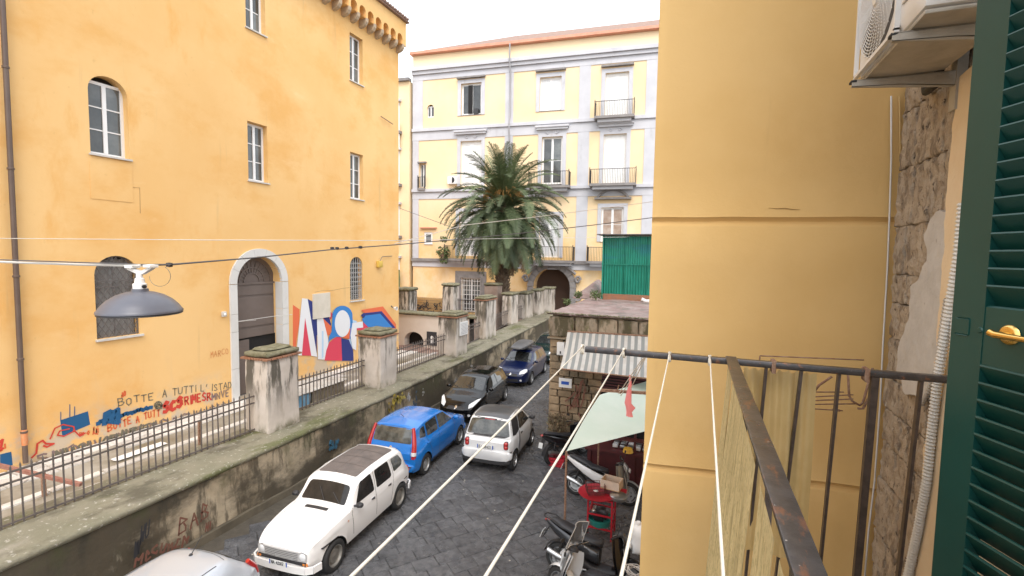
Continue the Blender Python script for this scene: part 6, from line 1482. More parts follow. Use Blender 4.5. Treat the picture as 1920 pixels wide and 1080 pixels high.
# ---- bright blue tall hatchback, seen from behind
def car_blue():
    blu = paint('bright_blue_paint', (.008,.18,.60), rough=.25)
    t = thing('parked_car', (-7.80, 12.42, .01), 'bright blue tall hatchback parked behind the old white one', 'car', 'cars parked along the wall', rz=R_(93.5))
    sp = dict(top=[(1.77,.60),(1.72,.72),(1.6,.84),(1.2,.96),(.92,1.03),(.25,1.42),(.05,1.49),(-.5,1.53),(-1.1,1.52),(-1.50,1.46),(-1.57,1.42),(-1.70,.98),(-1.75,.88),(-1.77,.80)],
      belt=[(1.77,.58),(1.6,.80),(1.0,.92),(-.8,.98),(-1.77,.79)], plan=[(1.77,.60),(1.6,.74),(1.2,.785),(-1.2,.79),(-1.62,.785),(-1.77,.765)], roofw=[(.9,.66),(.2,.61),(-1.1,.635),(-1.6,.64),(-1.72,.70)],
      sill=[(1.77,.30),(1.2,.24),(-1.2,.24),(-1.77,.30)], axles=(1.14,-1.16), r=.29, crown=.07, sm=.05, bulge=(.05,.03))
    c = Car(sp); c.mb.build('body', blu, t, 35, local=True); under(c, t, sp)
    c.patch('rear_window','rear',rnd([(-.60,1.02),(.60,1.02),(.555,1.40),(-.555,1.40)],.05),m_carglass2,t,.004,6)
    c.patch('windscreen','top',rnd([(.86,-.60),(.32,-.52),(.32,.52),(.86,.60)],.06),m_carglass,t,.004,6)
    seam = bpy.data.materials['seam_dark']
    for s, q in (('left',1),('right',-1)):
        c.patch('side_window',s,rnd([(.62,1.02),(.15,1.37),(-.30,1.41),(-.30,1.03)],.05),m_carglass2,t,.004); c.patch('side_window',s,rnd([(-.38,1.03),(-.38,1.41),(-1.02,1.40),(-1.02,1.05)],.05),m_carglass,t,.004)
        c.patch('rear_quarter_window',s,rnd([(-1.10,1.06),(-1.10,1.37),(-1.33,1.34),(-1.42,1.12)],.04),m_carglass,t,.004)
        c.patch('wheel_arch_trim',s,[(-1.16+.40*math.cos(R_(a)),.30+.40*math.sin(R_(a))) for a in range(5,176,19)]+[(-1.16+.35*math.cos(R_(a)),.30+.352*math.sin(R_(a))) for a in range(175,4,-19)],blu,t,.01,2,2) if False else None
        for xs in ([(.66,1.0),(.70,.8),(.62,.32)],[(-.34,1.42),(-.34,.32)],[(-1.05,1.4),(-1.06,1.0),(-.85,.66),(-.80,.36)]): c.line('door_seam',s,xs,seam,t)
        c.line('side_moulding',s,[(.75,.60),(-.75,.60)],blu,t,.05,.012)
        for x in (-.20,-.95): c.patch('door_handle',s,rnd([(x,.86),(x,.90),(x-.16,.90),(x-.16,.86)],.01),blu,t,.02,2)
        c.line('sill_trim',s,[(.75,.28),(-.78,.28)],m_dkplast,t,.05,.004)
        mirror(t,.66,q*.74,1.06,blu,q,1)
        MB().tube([(-1.74,q*.70,.66),(-1.72,q*.70,.80),(-1.672,q*.69,.98),(-1.60,q*.645,1.2),(-1.535,q*.59,1.43)],[.066,.075,.068,.056,.042],10).build('tail_light',m_red,t,60,local=True)
        MB().tube([(-1.743,q*.705,.75),(-1.728,q*.705,.84)],.077,10).build('reversing_light',m_lamp,t,60,local=True)
        c.patch('headlight','front',rnd([(q*.40,.64),(q*.62,.62),(q*.66,.80),(q*.45,.80)],.03),m_lamp,t,.01,3)
    b = MB(); b.loft([(-1.62,.42,.76,.13),(-1.72,.42,.77,.14),(-1.84,.41,.72,.13),(-1.90,.41,.60,.115),(-1.92,.41,.45,.10)], 36, 3.6); b.build('bumper', blu, t, 40, local=True)
    MB().rough(-1.90,-1.70,-.70,.70,.475,.49,.1,.0,1,.004).build('bumper_groove', m_dkplast, t, local=True)
    b = MB(); b.loft([(1.60,.42,.74,.14),(1.74,.42,.72,.14),(1.84,.42,.60,.13)], 36, 3.6); b.build('bumper', blu, t, 40, local=True)
    plate(t, -1.80, .0, .86, 'DE 580NC', -1, -.03, .46, .115); c.line('tailgate_seam','rear',[(-.62,.62),(.62,.62)],seam,t,.008,.01); c.line('tailgate_seam','rear',[(-.64,.64),(-.60,.95)],seam,t,.008,.01)
    c.patch('badge','rear',[(.035*math.cos(R_(a)),.90+.035*math.sin(R_(a))) for a in range(0,360,30)],m_chrome,t,.008,2,1)
    c.patch('handle_recess','rear',rnd([(-.22,.835),(.22,.835),(.22,.855),(-.22,.855)],.008),m_dkplast,t,.012,2)
    c.line('wiper','rear',[(.0,1.03),(-.30,1.06)],m_dkplast,t,.014,.014)
    MB().tube([(-1.05,.0,1.525),(-1.25,.0,1.68)],[.007,.004],6).build('antenna', m_dkplast, t, local=True)
    c.line('roof_edge','top',[(-1.54,-.5),(-1.54,.5)],seam,t,.008,.004)
    for x in (1.14,-1.16):
        for s in (-1,1): wheel(t, x, s*.70, .295, .17, 'cap', s)
car_blue()

# ---- tiny white two-seater with black roof
def car_micro():
    wht = paint('pearl_white_paint', (.72,.74,.76), rough=.25); blk = M('black_roof_panel',(.055,.055,.06),.35,c2=(.075,.075,.08),scale=2,obj=True,coat=.3)
    t = thing('parked_car', (-5.60, 13.50, .01), 'tiny white two-seater car with dark roof double parked beside the blue hatchback', 'car', 'cars parked along the wall', rz=R_(94))
    sp = dict(top=[(1.33,.62),(1.28,.74),(1.12,.88),(.88,.98),(.30,1.42),(.12,1.49),(-.3,1.54),(-.75,1.53),(-.98,1.48),(-1.06,1.42),(-1.20,1.0),(-1.25,.93),(-1.33,.88)],
      belt=[(1.33,.60),(1.1,.82),(.7,.92),(-.6,.97),(-1.2,.94),(-1.33,.86)], plan=[(1.33,.58),(1.15,.70),(.8,.76),(-.9,.77),(-1.15,.76),(-1.33,.69)], roofw=[(.8,.64),(.25,.60),(-.7,.60),(-1.05,.59),(-1.2,.66)],
      sill=[(1.33,.30),(.8,.24),(-1.33,.34)], axles=(.88,-.985), r=.285, crown=.06, sm=.06, bulge=(.05,.05))
    c = Car(sp); c.mb.build('body', wht, t, 35, local=True); under(c, t, sp)
    c.patch('roof_panel','top',rnd([(.20,-.53),(.20,.53),(-.98,.53),(-.98,-.53)],.08),blk,t,.006,8,10)
    c.patch('window_surround','rear',rnd([(-.71,.975),(.71,.975),(.60,1.44),(-.60,1.44)],.04),m_dkplast,t,.003,6)
    c.patch('rear_window','rear',rnd([(-.65,1.01),(.65,1.01),(.56,1.40),(-.56,1.40)],.05),m_carglass2,t,.007,6)
    c.patch('windscreen','top',rnd([(.84,-.62),(.34,-.52),(.34,.52),(.84,.62)],.06),m_carglass,t,.004,6)
    seam = bpy.data.materials['seam_dark']; trid = paint('silver_cell', (.30,.31,.33), .5)
    for s, q in (('left',1),('right',-1)):
        c.patch('side_window',s,rnd([(.60,1.0),(.14,1.38),(-.42,1.43),(-.48,1.02)],.06),m_carglass,t,.006)
        c.patch('rear_pillar',s,rnd([(-.52,1.02),(-.46,1.44),(-.92,1.42),(-1.08,1.02),(-.85,.98)],.04),m_dkplast,t,.006)
        c.patch('safety_cell',s,rnd([(.22,1.40),(-.40,1.465),(-.88,1.43),(-.88,1.46),(-.3,1.50),(.22,1.44)],.01),trid,t,.010,3)
        c.patch('safety_cell',s,rnd([(-.48,.99),(-.58,.99),(-.72,.62),(-.60,.36),(-.46,.36)],.03),trid,t,.007,3)
        c.line('door_seam',s,[(.62,.98),(.64,.7),(.52,.34),(-.40,.34)],seam,t); c.line('sill_trim',s,[(.5,.29),(-.6,.29)],m_dkplast,t,.06,.006)
        c.patch('door_handle',s,rnd([(-.26,.86),(-.26,.90),(-.42,.90),(-.42,.86)],.01),m_dkplast,t,.015,2)
        mirror(t,.60,q*.72,1.04,m_dkplast,q,1)
        for zz, m_ in ((.845,m_dkplast),(.75,m_red)):
            if zz > .8: c.patch('tail_light_surround','rear',rnd([(q*.52,.69),(q*.66,.69),(q*.66,.91),(q*.52,.91)],.065),m_dkplast,t,.006,3)
            h_, n_ = c.hit('rear', q*.585, zz); o = MB().lathe([(.0,-.035),(.04,-.032),(.058,-.02),(.064,.02)],(0,0,0),'x',18).build('tail_light',m_red,t,50,local=True); o.location = h_
        c.patch('headlight','front',rnd([(q*.40,.66),(q*.60,.66),(q*.62,.80),(q*.45,.80)],.03),m_lamp,t,.01,3)
    b = MB(); b.loft([(-1.22,.50,.76,.15),(-1.32,.50,.765,.16),(-1.40,.50,.70,.15),(-1.43,.50,.56,.13)], 36, 4.0); b.build('bumper', wht, t, 40, local=True)
    b = MB(); b.loft([(-1.10,.33,.74,.08),(-1.34,.33,.72,.08),(-1.41,.33,.62,.07)], 36, 4.0); b.build('bumper_skirt', m_dkplast, t, 40, local=True)
    b = MB(); b.loft([(1.20,.42,.70,.14),(1.30,.42,.68,.14),(1.38,.42,.56,.13)], 36, 3.6); b.build('bumper', wht, t, 40, local=True)
    plate(t, -1.42, .0, .745, 'EJ 364ZX', -1, -.05, .48, .11); c.line('tailgate_seam','rear',[(-.66,.965),(.66,.965)],seam,t,.010,.008); c.line('high_brake_light','rear',[(-.15,1.415),(.15,1.415)],m_red,t,.02,.008)
    c.line('wiper','rear',[(.1,1.01),(-.25,1.05)],m_dkplast,t,.014,.014)
    for x in (.88,-.985):
        for s in (-1,1): wheel(t, x, s*.68, .29, .17, 'alloy', s, 6)
car_micro()

# ---- two dark hatchbacks facing the camera
def car_front(name, x, y, rz, pm, lab, box=False, L=3.95, Wd=.83, hl='round', sun=0):
    t = thing('parked_car', (x, y, .01), lab, 'car', 'cars parked along the wall', rz=R_(rz)); f = L/2
    sp = dict(top=[(f,.58),(f-.05,.66),(f-.2,.76),(f-.55,.88),(f-.95,.97),(f-1.05,1.0),(f-1.72,1.38),(f-1.95,1.44),(f-2.4,1.47),(-f+.7,1.43),(-f+.42,1.38),(-f+.12,1.0),(-f+.04,.92),(-f,.80)],
      belt=[(f,.55),(f-.4,.80),(f-1,.90),(-.9,.97),(-f+.1,.93),(-f,.78)], plan=[(f,.58),(f-.12,.70),(f-.4,.79),(f-.9,Wd),(-f+.9,Wd),(-f+.3,.78),(-f,.70)], roofw=[(f-1,.68),(f-1.7,.60),(-f+1,.60),(-f+.4,.58),(-f+.1,.66)],
      sill=[(f,.26),(f-.6,.22),(-f+.6,.22),(-f,.30)], axles=(f-.80,-f+.68), r=.30, crown=.065, sm=.08, bulge=(.04,.12))
    c = Car(sp); c.mb.build('body', pm, t, 35, local=True); under(c, t, sp); seam = bpy.data.materials['seam_dark']
    ws = rnd([(f-1.08,-.64),(f-1.70,-.54),(f-1.70,.54),(f-1.08,.64)],.06); c.patch('windscreen','top',ws,m_carglass,t,.004,7,8)
    c.patch('rear_window','rear',rnd([(-.58,1.03),(.58,1.03),(.5,1.32),(-.5,1.32)],.05),m_carglass,t,.004,4)
    for s, q in (('left',1),('right',-1)):
        c.patch('side_window',s,rnd([(f-1.38,.99),(f-1.85,1.32),(f-2.3,1.37),(f-2.3,1.0)],.05),m_carglass,t,.004); c.patch('side_window',s,rnd([(f-2.38,1.0),(f-2.38,1.37),(-f+1.0,1.34),(-f+.72,1.05)],.05),m_carglass,t,.004)
        for xs in ([(f-1.3,.95),(f-1.25,.7),(f-1.35,.3)],[(f-2.34,1.38),(f-2.34,.3)]): c.line('door_seam',s,xs,M('seam_black',(.005,.005,.006),.6) if 'seam_black' not in bpy.data.materials else bpy.data.materials['seam_black'],t)
        c.patch('door_handle',s,rnd([(f-2.1,.84),(f-2.1,.88),(f-2.26,.88),(f-2.26,.84)],.01),pm,t,.02,2)
        mirror(t,f-1.32,q*.78,1.0,pm,q,1)
        if hl == 'swept': hp_ = [(f-.02,q*.48),(f-.10,q*.62),(f-.42,q*.755),(f-.62,q*.765),(f-.45,q*.66),(f-.14,q*.46)]
        else: hp_ = [(f-.03,q*.42),(f-.12,q*.64),(f-.30,q*.74),(f-.42,q*.70),(f-.36,q*.56),(f-.16,q*.42)]
        c.patch('headlight','top',rnd(hp_,.03),m_lamp,t,.010,4)
        c.patch('fog_light','front',[(q*.52+.05*math.cos(R_(a)),.36+.045*math.sin(R_(a))) for a in range(0,360,30)],m_lamp,t,.006,2,1)
        c.patch('tail_light','rear',rnd([(q*.52,.82),(q*.66,.82),(q*.64,1.0),(q*.54,1.0)],.02),m_red,t,.01,3)
    c.patch('grille','front',rnd([(-.36,.545),(.36,.545),(.30,.635),(-.30,.635)],.03),m_dkplast,t,.006,3)
    c.patch('lower_grille_gap','front',rnd([(-.42,.30),(.42,.30),(.38,.42),(-.38,.42)],.03),m_dkplast,t,.006,3); c.patch('badge','front',[(.045*math.cos(R_(a)),.615+.045*math.sin(R_(a))) for a in range(0,360,30)],m_chrome,t,.012,2,1)
    c.line('bonnet_seam','top',[(f-.12,-.5),(f-.10,0),(f-.12,.5)],bpy.data.materials['seam_black'],t,.01,.003)
    for q in (-1,1): c.line('bonnet_seam','top',[(f-.14,q*.5),(f-.5,q*.66),(f-1.0,q*.70)],bpy.data.materials['seam_black'],t,.008,.003)
    plate(t, f+.01, 0, .475, 'DB 917KR', 1, .0, .48, .105)
    for xw in sp['axles']:
        for s in (-1,1): wheel(t, xw, s*(Wd-.085), .305, .18, 'alloy', s, 6 if hl == 'swept' else 9)
    for yy in (.35,-.35): c.line('wiper','top',[(f-1.10,yy),(f-1.22,yy-.45*(1 if yy > 0 else .6))],m_dkplast,t,.015,.015)
    if sun:
        c.patch('sky_reflection','top',rnd([(f-1.13,-.60+sun),(f-1.62,-.50+sun*.7),(f-1.62,.50),(f-1.13,.58)],.03),m_lamp,t,.006,6)  # pale patch painting a sky reflection on the windscreen, off by default
    return t, c, f
t, c, f = car_front('black', -8.26, 17.2, -86, paint('black_car_paint',(.004,.004,.005),.0,.12,.0), 'black hatchback with long swept headlights facing the camera', L=3.98, hl='swept')
blu = paint('dark_blue_car_paint',(.003,.010,.06),.1,.3,.5)
t, c, f = car_front('navy', -8.20, 22.5, -87.5, blu, 'dark blue hatchback carrying a grey roof box', L=3.92, hl='round')
rb = thing('roof_box', (-8.2, 22.3, 1.6), 'grey plastic roof box strapped on top of the dark blue hatchback', 'roof box', rz=R_(-87.5))
mb = MB(); mb.loft([(.88,.05,.12,.02),(.84,.06,.26,.06),(.70,.085,.34,.10),(.2,.11,.38,.135),(-.5,.12,.40,.15),(-.80,.11,.38,.13),(-.88,.10,.34,.10)], 20, 3.0); mb.build('shell', M('roof_box_grey',(.10,.10,.105),.4,c2=(.13,.13,.135),scale=3), rb, 50, local=True)
MB().box(-.86,.80,-.39,.39,.045,.062).build('seam', m_dkplast, rb, local=True)
for x in (.35,-.45): MB().tube([(x,-.62,-.10),(x,-.60,-.02),(x,.60,-.02),(x,.62,-.10)], .018, 8).build('cross_bar', m_dkplast, rb, 50, local=True)
car_front('far', -8.3, 27.6, -88, paint('dark_green_car_paint',(.01,.03,.03),.2,.25), 'dark car farthest along the wall behind the roof box', L=4.1)

# ---- silver car at the bottom edge
def car_silver():
    sil = paint('silver_paint', (.50,.54,.60), .25, .32)
    t = thing('parked_car', (-7.08, 3.78, .01), 'silver hatchback with roof aerial cut off by the bottom edge', 'car', 'cars parked along the wall', rz=R_(-81))
    f = 1.85
    sp = dict(top=[(f,.60),(f-.2,.80),(f-.9,.98),(f-1.0,1.0),(f-1.65,1.38),(f-1.9,1.43),(f-2.3,1.45),(-f+.75,1.42),(-f+.50,1.37),(-f+.14,1.0),(-f+.06,.92),(-f,.80)],
      belt=[(f,.56),(f-.4,.80),(f-1,.90),(-.9,.97),(-f+.1,.93),(-f,.78)], plan=[(f,.58),(f-.4,.76),(f-.9,.80),(-f+.8,.80),(-f+.3,.75),(-f,.62)], roofw=[(f-1,.66),(f-1.7,.60),(-f+1,.60),(-f+.45,.54),(-f+.1,.62)],
      sill=[(f,.26),(-f,.30)], axles=(f-.75,-f+.62), r=.29, crown=.075, sm=.1, bulge=(.05,.14))
    c = Car(sp); c.mb.build('body', sil, t, 35, local=True); under(c, t, sp); seam = bpy.data.materials['seam_dark']
    c.patch('windscreen','top',rnd([(f-1.03,-.62),(f-1.62,-.53),(f-1.62,.53),(f-1.03,.62)],.06),m_carglass,t,.004,6)
    c.patch('rear_window','rear',rnd([(-.56,1.04),(.56,1.04),(.46,1.32),(-.46,1.32)],.06),m_carglass,t,.005,5)
    c.line('tailgate_seam','top',[(-f+.62,-.50),(-f+.56,-.2),(-f+.56,.2),(-f+.62,.50)],seam,t,.009,.003)
    for s, q in (('left',1),('right',-1)):
        c.patch('side_window',s,rnd([(f-1.35,1.0),(f-1.8,1.31),(f-2.3,1.35),(f-2.3,1.01)],.05),m_carglass,t,.004); c.patch('side_window',s,rnd([(f-2.38,1.01),(f-2.38,1.35),(-f+.95,1.32),(-f+.65,1.06)],.05),m_carglass,t,.004)
        c.line('roof_ditch','top',[(f-1.8,q*.53),(-f+.8,q*.53)],m_dkplast,t,.016,.003); c.line('door_seam',s,[(f-2.34,1.36),(f-2.34,.3)],seam,t)
        MB().tube([(-f+.07,q*.60,.80),(-f+.13,q*.60,.95),(-f+.24,q*.59,1.10)],[.05,.055,.035],10).build('tail_light',m_red,t,60,local=True); c.patch('headlight','front',rnd([(q*.40,.60),(q*.6,.60),(q*.6,.74),(q*.42,.74)],.03),m_lamp,t,.01,3)
        mirror(t,f-1.3,q*.75,1.0,sil,q,1)
    MB().tube([(-f+.72,0,1.43),(-f+.52,0,1.62)],[.008,.004],6).build('antenna', m_dkplast, t, local=True); MB().lathe([(.0,.03),(.018,.02),(.03,0)], (-f+.74,0,1.418), n=10).build('antenna_base', m_dkplast, t, local=True)
    b = MB(); b.loft([(-f+.12,.45,.74,.16),(-f-.02,.45,.70,.16),(-f-.11,.45,.55,.14)], 36, 3.6); b.build('bumper', sil, t, 40, local=True)
    plate(t,-f-.10,0,.60,'CK 204TA',-1)
    for xw in sp['axles']:
        for s in (-1,1): wheel(t, xw, s*.71, .295, .17, 'cap', s)
car_silver()

# ================================================================ SCOOTERS
def scooter(loc, rz, body, side_mat, lab, lean=8, screen=False, rack=True):
    t = thing('motor_scooter', loc, lab, 'scooter', 'scooters parked on the right'); t.rotation_euler = (R_(lean), 0, R_(rz))
    def tyre(x, r, w_, nm):
        wh = MB().lathe([(r*.70,-w_/2),(r*.9,-w_/2),(r,-w_*.2),(r,w_*.2),(r*.9,w_/2),(r*.70,w_/2)], (0,0,0), 'y', 26).build(nm, m_tyre, t, 50, local=True); wh.location = (x,0,r)
        s = MB()
        for k in range(5):
            a = k*1.2566; s.beam(Vector((0,0,0)), Vector((math.cos(a)*r*.72,0,math.sin(a)*r*.72)), .045,.035,(0,1,0))
        s.lathe([(r*.72,-w_*.42),(r*.66,-w_*.42),(r*.66,w_*.42),(r*.72,w_*.42)], (0,0,0),'y',26); s.lathe([(.0,-.05),(.06,-.05),(.07,0),(.06,.05),(.0,.05)], (0,0,0),'y',14); s.build('rim', m_rim, wh, 50, local=True)
        for sd in (-1,1): MB().lathe([(r*.34,sd*w_*.44),(r*.52,sd*w_*.44)], (0,0,0),'y',20).build('brake_disc', m_steel, wh, local=True)
    tyre(-.66,.29,.13,'rear_wheel'); tyre(.68,.29,.11,'front_wheel')
    # tail fairing: two side panels sweeping up to the tail
    for s in (-1,1):
        mb = MB(); mb.loft([(.10,.52,.03,.10,s*.13),(-.15,.58,.035,.12,s*.155),(-.45,.70,.035,.10,s*.15),(-.75,.84,.03,.065,s*.11),(-.98,.94,.015,.03,s*.05)], 12, 2.4); mb.build('side_panel', side_mat, t, 60, local=True)
    MB().loft([(.12,.50,.13,.14),(-.2,.56,.15,.15),(-.5,.66,.14,.11),(-.8,.80,.10,.07),(-.95,.90,.05,.04)], 14, 2.6).build('tail_body', m_dkplast, t, 60, local=True)
    MB().loft([(.16,.70,.06,.02),(.12,.745,.13,.045),(-.05,.76,.155,.055),(-.28,.79,.16,.05),(-.36,.84,.155,.055),(-.62,.91,.14,.055),(-.80,.955,.10,.045),(-.88,.97,.05,.02)], 16, 2.8).build('seat', m_seat, t, 60, local=True)
    MB().loft([(-1.02,.93,.03,.015),(-.98,.935,.06,.03),(-.92,.92,.07,.03)], 12).build('tail_light', m_red, t, 60, local=True)
    # floor and leg shield
    MB().loft([(.45,.30,.14,.05),(.30,.28,.17,.06),(.0,.29,.17,.07),(-.2,.36,.15,.10)], 14, 3).build('floorboard', m_dkplast, t, 60, local=True)
    mb = MB()
    def LS(u, v):
        z = .32+v*.62; w_ = .20+.07*math.sin(v*math.pi)-.05*v; x = .42+(.10*(1-v)) -.02*v + .13*(1-abs(2*u-1)**2)*.9 ; return Vector((x, (u-.5)*2*w_, z))
    mb.sheet(LS, 14, 12); 
    mb.sheet(lambda u, v: LS(u,v)+Vector((-.05,0,0)), 14, 12); mb.build('leg_shield', body, t, True, local=True)
    MB().loft([(.50,.99,.04,.03),(.54,.96,.12,.07),(.62,.84,.14,.10),(.66,.66,.10,.12),(.62,.52,.06,.10)], 14, 2.4).build('front_fairing', body, t, 60, local=True)
    MB().loft([(.69,.80,.02,.02),(.695,.84,.09,.045),(.66,.87,.10,.05)], 14, 2.4).build('headlight', m_lamp, t, 60, local=True)
    mb = MB(); P = [(.68+.335*math.cos(R_(a)), .29+.335*math.sin(R_(a))) for a in range(20,175,14)]
    mb.add([(x, y, z-abs(y)*.35) for x, z in P for y in (-.075,-.05,0,.05,.075)], [(i*5+j,(i+1)*5+j,(i+1)*5+j+1,i*5+j+1) for i in range(len(P)-1) for j in range(4)]); mb.build('front_mudguard', body, t, True, local=True)
    P = [(-.66+.335*math.cos(R_(a)), .29+.335*math.sin(R_(a))) for a in range(60,185,14)]
    mb = MB(); mb.add([(x, y, z-abs(y)*.3) for x, z in P for y in (-.08,0,.08)], [(i*3+j,(i+1)*3+j,(i+1)*3+j+1,i*3+j+1) for i in range(len(P)-1) for j in range(2)]); mb.build('rear_mudguard', m_dkplast, t, True, local=True)
    for s in (-1,1): MB().tube([(.56,s*.075,.78),(.68,s*.075,.29)], .02, 8).build('fork_leg', m_steel, t, 50, local=True)
    hb = MB(); hb.tube([(.40,.34,1.02),(.47,.22,1.03),(.50,.08,1.0),(.50,-.08,1.0),(.47,-.22,1.03),(.40,-.34,1.02)], .014, 8); hb.build('handlebar', m_dkplast, t, 50, local=True)
    for s in (-1,1):
        MB().tube([(.43,s*.29,1.02),(.38,s*.36,1.01)], .021, 8).build('grip', m_rubber, t, 50, local=True)
        MB().tube([(.46,s*.24,1.03),(.50,s*.28,1.16),(.48,s*.32,1.20)], .006, 6).build('mirror_stem', m_dkplast, t, 50, local=True); MB().loft([(.465,1.22,.02,.015,s*.34),(.475,1.22,.065,.042,s*.34),(.50,1.22,.05,.03,s*.34)], 12).build('mirror', m_dkplast, t, 60, local=True)
        MB().tube([(.44,s*.2,1.045),(.40,s*.33,1.06)], .006, 6).build('brake_lever', m_steel, t, local=True)
    MB().loft([(.38,.98,.03,.02),(.46,1.0,.10,.045),(.54,.98,.09,.045),(.58,.93,.04,.03)], 12).build('dashboard', m_dkplast, t, 60, local=True)
    # engine, exhaust, stand, shock
    MB().loft([(-.10,.34,.07,.07,.02),(-.35,.32,.10,.10,.04),(-.62,.30,.09,.10,.09),(-.76,.30,.05,.07,.10)], 12, 3).build('engine', M('engine_grey',(.14,.14,.145),.5,metal=.5) if 'engine_grey' not in bpy.data.materials else bpy.data.materials['engine_grey'], t, 60, local=True)
    ex = MB(); ex.tube([(-.10,-.11,.24),(-.30,-.14,.22),(-.42,-.15,.28),(-.62,-.16,.36),(-.88,-.16,.44)], [.02,.022,.05,.062,.055], 12); ex.build('exhaust', m_steel, t, 50, local=True)
    for s in (-1,1): MB().tube([(-.70,s*.12,.36),(-.58,s*.13,.66)], .024, 8).build('shock_absorber', m_blkiron, t, 50, local=True)
    MB().tube([(-.15,.12,.26),(-.24,.20,.0)], .012, 6).build('stand', m_blkiron, t, local=True)
    if rack: MB().tube([(-.60,.13,.88),(-.85,.15,1.0),(-1.02,.10,1.02),(-1.04,0,1.02),(-1.02,-.10,1.02),(-.85,-.15,1.0),(-.60,-.13,.88)], .012, 8).build('grab_rail', m_blkiron, t, 60, local=True)
    o = MB().rough(-.008,.008,-.085,.085,-.08,.08,.08,0,1,.003).build('number_plate', m_plate, t, local=True); o.location = (-1.06,0,.66); o.rotation_euler = (0,.35,0)
    MB().beam((-.92,0,.82),(-1.05,0,.58),.16,.01,(1,0,0)).build('plate_holder', m_dkplast, t, local=True)
    if screen:
        mb = MB(); mb.sheet(lambda u, v: Vector((.60-.16*v-.10*(2*u-1)**2, (u-.5)*(.50-.12*v), .98+v*.50)), 12, 10); mb.build('windshield', M('clear_screen',(.55,.58,.60),.05,trans=.9) , t, True, local=True)
        mb = MB(); P = [Vector((.60-.16*v-.10*(2*u-1)**2, (u-.5)*(.50-.12*v), .98+v*.50)) for u, v in [(0,k/6) for k in range(7)]+[(k/6,1) for k in range(1,7)]+[(1,1-k/6) for k in range(1,7)]]; mb.tube(P, .006, 6); mb.build('windshield_edge', m_sill, t, local=True)
    return t
sil_p = paint('scooter_silver',(.33,.335,.33),.35,.3); wh_p = paint('scooter_white',(.70,.71,.72),0,.3); blk_p = paint('scooter_black',(.012,.012,.014),.1,.25); gry_p = paint('scooter_dark_grey',(.03,.032,.038),.3,.3)
scooter((-2.15,11.85,0), -2, sil_p, wh_p, 'silver and white motor scooter parked behind the red stand', -10)
scooter((-1.70,8.72,0), -3, blk_p, gry_p, 'black motor scooter in front of the red stand', -9)
scooter((-1.55,7.75,0), 155, wh_p, wh_p, 'white scooter with clear windshield at the bottom edge', 8, True)
scooter((-3.55,13.9,0), 60, blk_p, blk_p, 'dark scooter tucked against the foot of the stone shed', -8, rack=False)

# ---- red stand with crates
st_ = thing('red_stand', (-1.85,10.35,0), 'red metal stand with round red tray top between the scooters', 'stand')
for x in (-.26,.26):
    for y in (-.22,.22): MB().beam((-1.85+x,10.35+y,0),(-1.85+x,10.35+y,.92),.035,.035).build('leg', m_redp, st_)
for z in (.25,.55,.90):
    for s in (-1,1): MB().beam((-2.11,10.35+s*.22,z),(-1.59,10.35+s*.22,z),.03,.03).build('stretcher', m_redp, st_); MB().beam((-1.85+s*.26,10.13,z),(-1.85+s*.26,10.57,z),.03,.03).build('stretcher', m_redp, st_)
MB().lathe([(.0,.945),(.33,.945),(.40,.985),(.415,.985),(.34,.93),(.0,.925)], (-1.95,10.28,0), n=32).build('round_tray', m_redp, st_, 50)
MB().rough(-1.75,-1.35,10.2,10.75,.93,.96,.2,.004,3,.01).build('red_board', m_redp, st_, 40)
wc = thing('wire_basket', (-1.98,10.15,1.0), 'red wire basket holding white scraps on the round tray', 'basket')
g = MB(); A0 = R_(25)
def wr(x, y, z): c_, s_ = math.cos(A0), math.sin(A0); return Vector((-1.98+x*c_-y*s_, 10.22+x*s_+y*c_, 1.0+z))
for k in range(12): x = -.2+.4*k/11; g.tube([wr(x,-.15,.2),wr(x*.9,-.13,.0),wr(x*.9,.13,.0),wr(x,.15,.2)],.0035,4)
for k in range(9): y = -.15+.3*k/8; g.tube([wr(-.2,y,.2),wr(-.18,y*.9,.0),wr(.18,y*.9,.0),wr(.2,y,.2)],.0035,4)
for z in (.07,.14,.2): g.tube([wr(-.2,-.15,z),wr(.2,-.15,z),wr(.2,.15,z),wr(-.2,.15,z),wr(-.2,-.15,z)],.005,5)
g.build('wires', m_maroon, wc); MB().rough(-2.02,-1.9,10.16,10.26,1.02,1.07,.04,.015,12,.02).build('scraps', m_white, wc, 60)
tb = thing('wooden_box', (-1.66,10.42,1.1), 'open light wooden box with brown lining on top of the basket', 'box')
A1 = R_(-8); 
def bx(x0,x1,y0,y1,z0,z1,nm,mt):
    mb = MB(); mb.box(x0,x1,y0,y1,z0,z1); mb.v = [Vector((-1.66+p.x*math.cos(A1)-p.y*math.sin(A1), 10.45+p.x*math.sin(A1)+p.y*math.cos(A1), p.z)) for p in mb.v]; mb.build(nm, mt, tb)
m_pale = M('whitewashed_wood',(.55,.46,.38),.7,c2=(.62,.50,.40),scale=9)
bx(-.21,.21,-.16,.16,1.08,1.10,'bottom',m_wood); bx(-.21,-.19,-.16,.16,1.10,1.27,'side',m_pale); bx(.19,.21,-.16,.16,1.10,1.27,'side',m_pale); bx(-.19,.19,-.16,-.14,1.10,1.27,'side',m_pale); bx(-.19,.19,.14,.16,1.10,1.27,'side',m_pale)
MB().rough(-1.82,-1.50,10.3,10.6,.965,1.078,.1,.006,3,.01).build('lower_crate', m_maroon, tb, 40)
tag(MB().lathe([(.0,.0),(.17,.0),(.19,.06),(.19,.075),(.16,.09),(.0,.10)], (-1.47,10.22,.965), n=26).build('steel_pan', m_steel, None, 50), 'round steel pan with domed lid on the corner of the red stand', 'pan')
b = thing('teal_basin', (-1.9,10.3,.27), 'teal plastic basin holding dark bundles on the lower shelf of the red stand', 'basin')
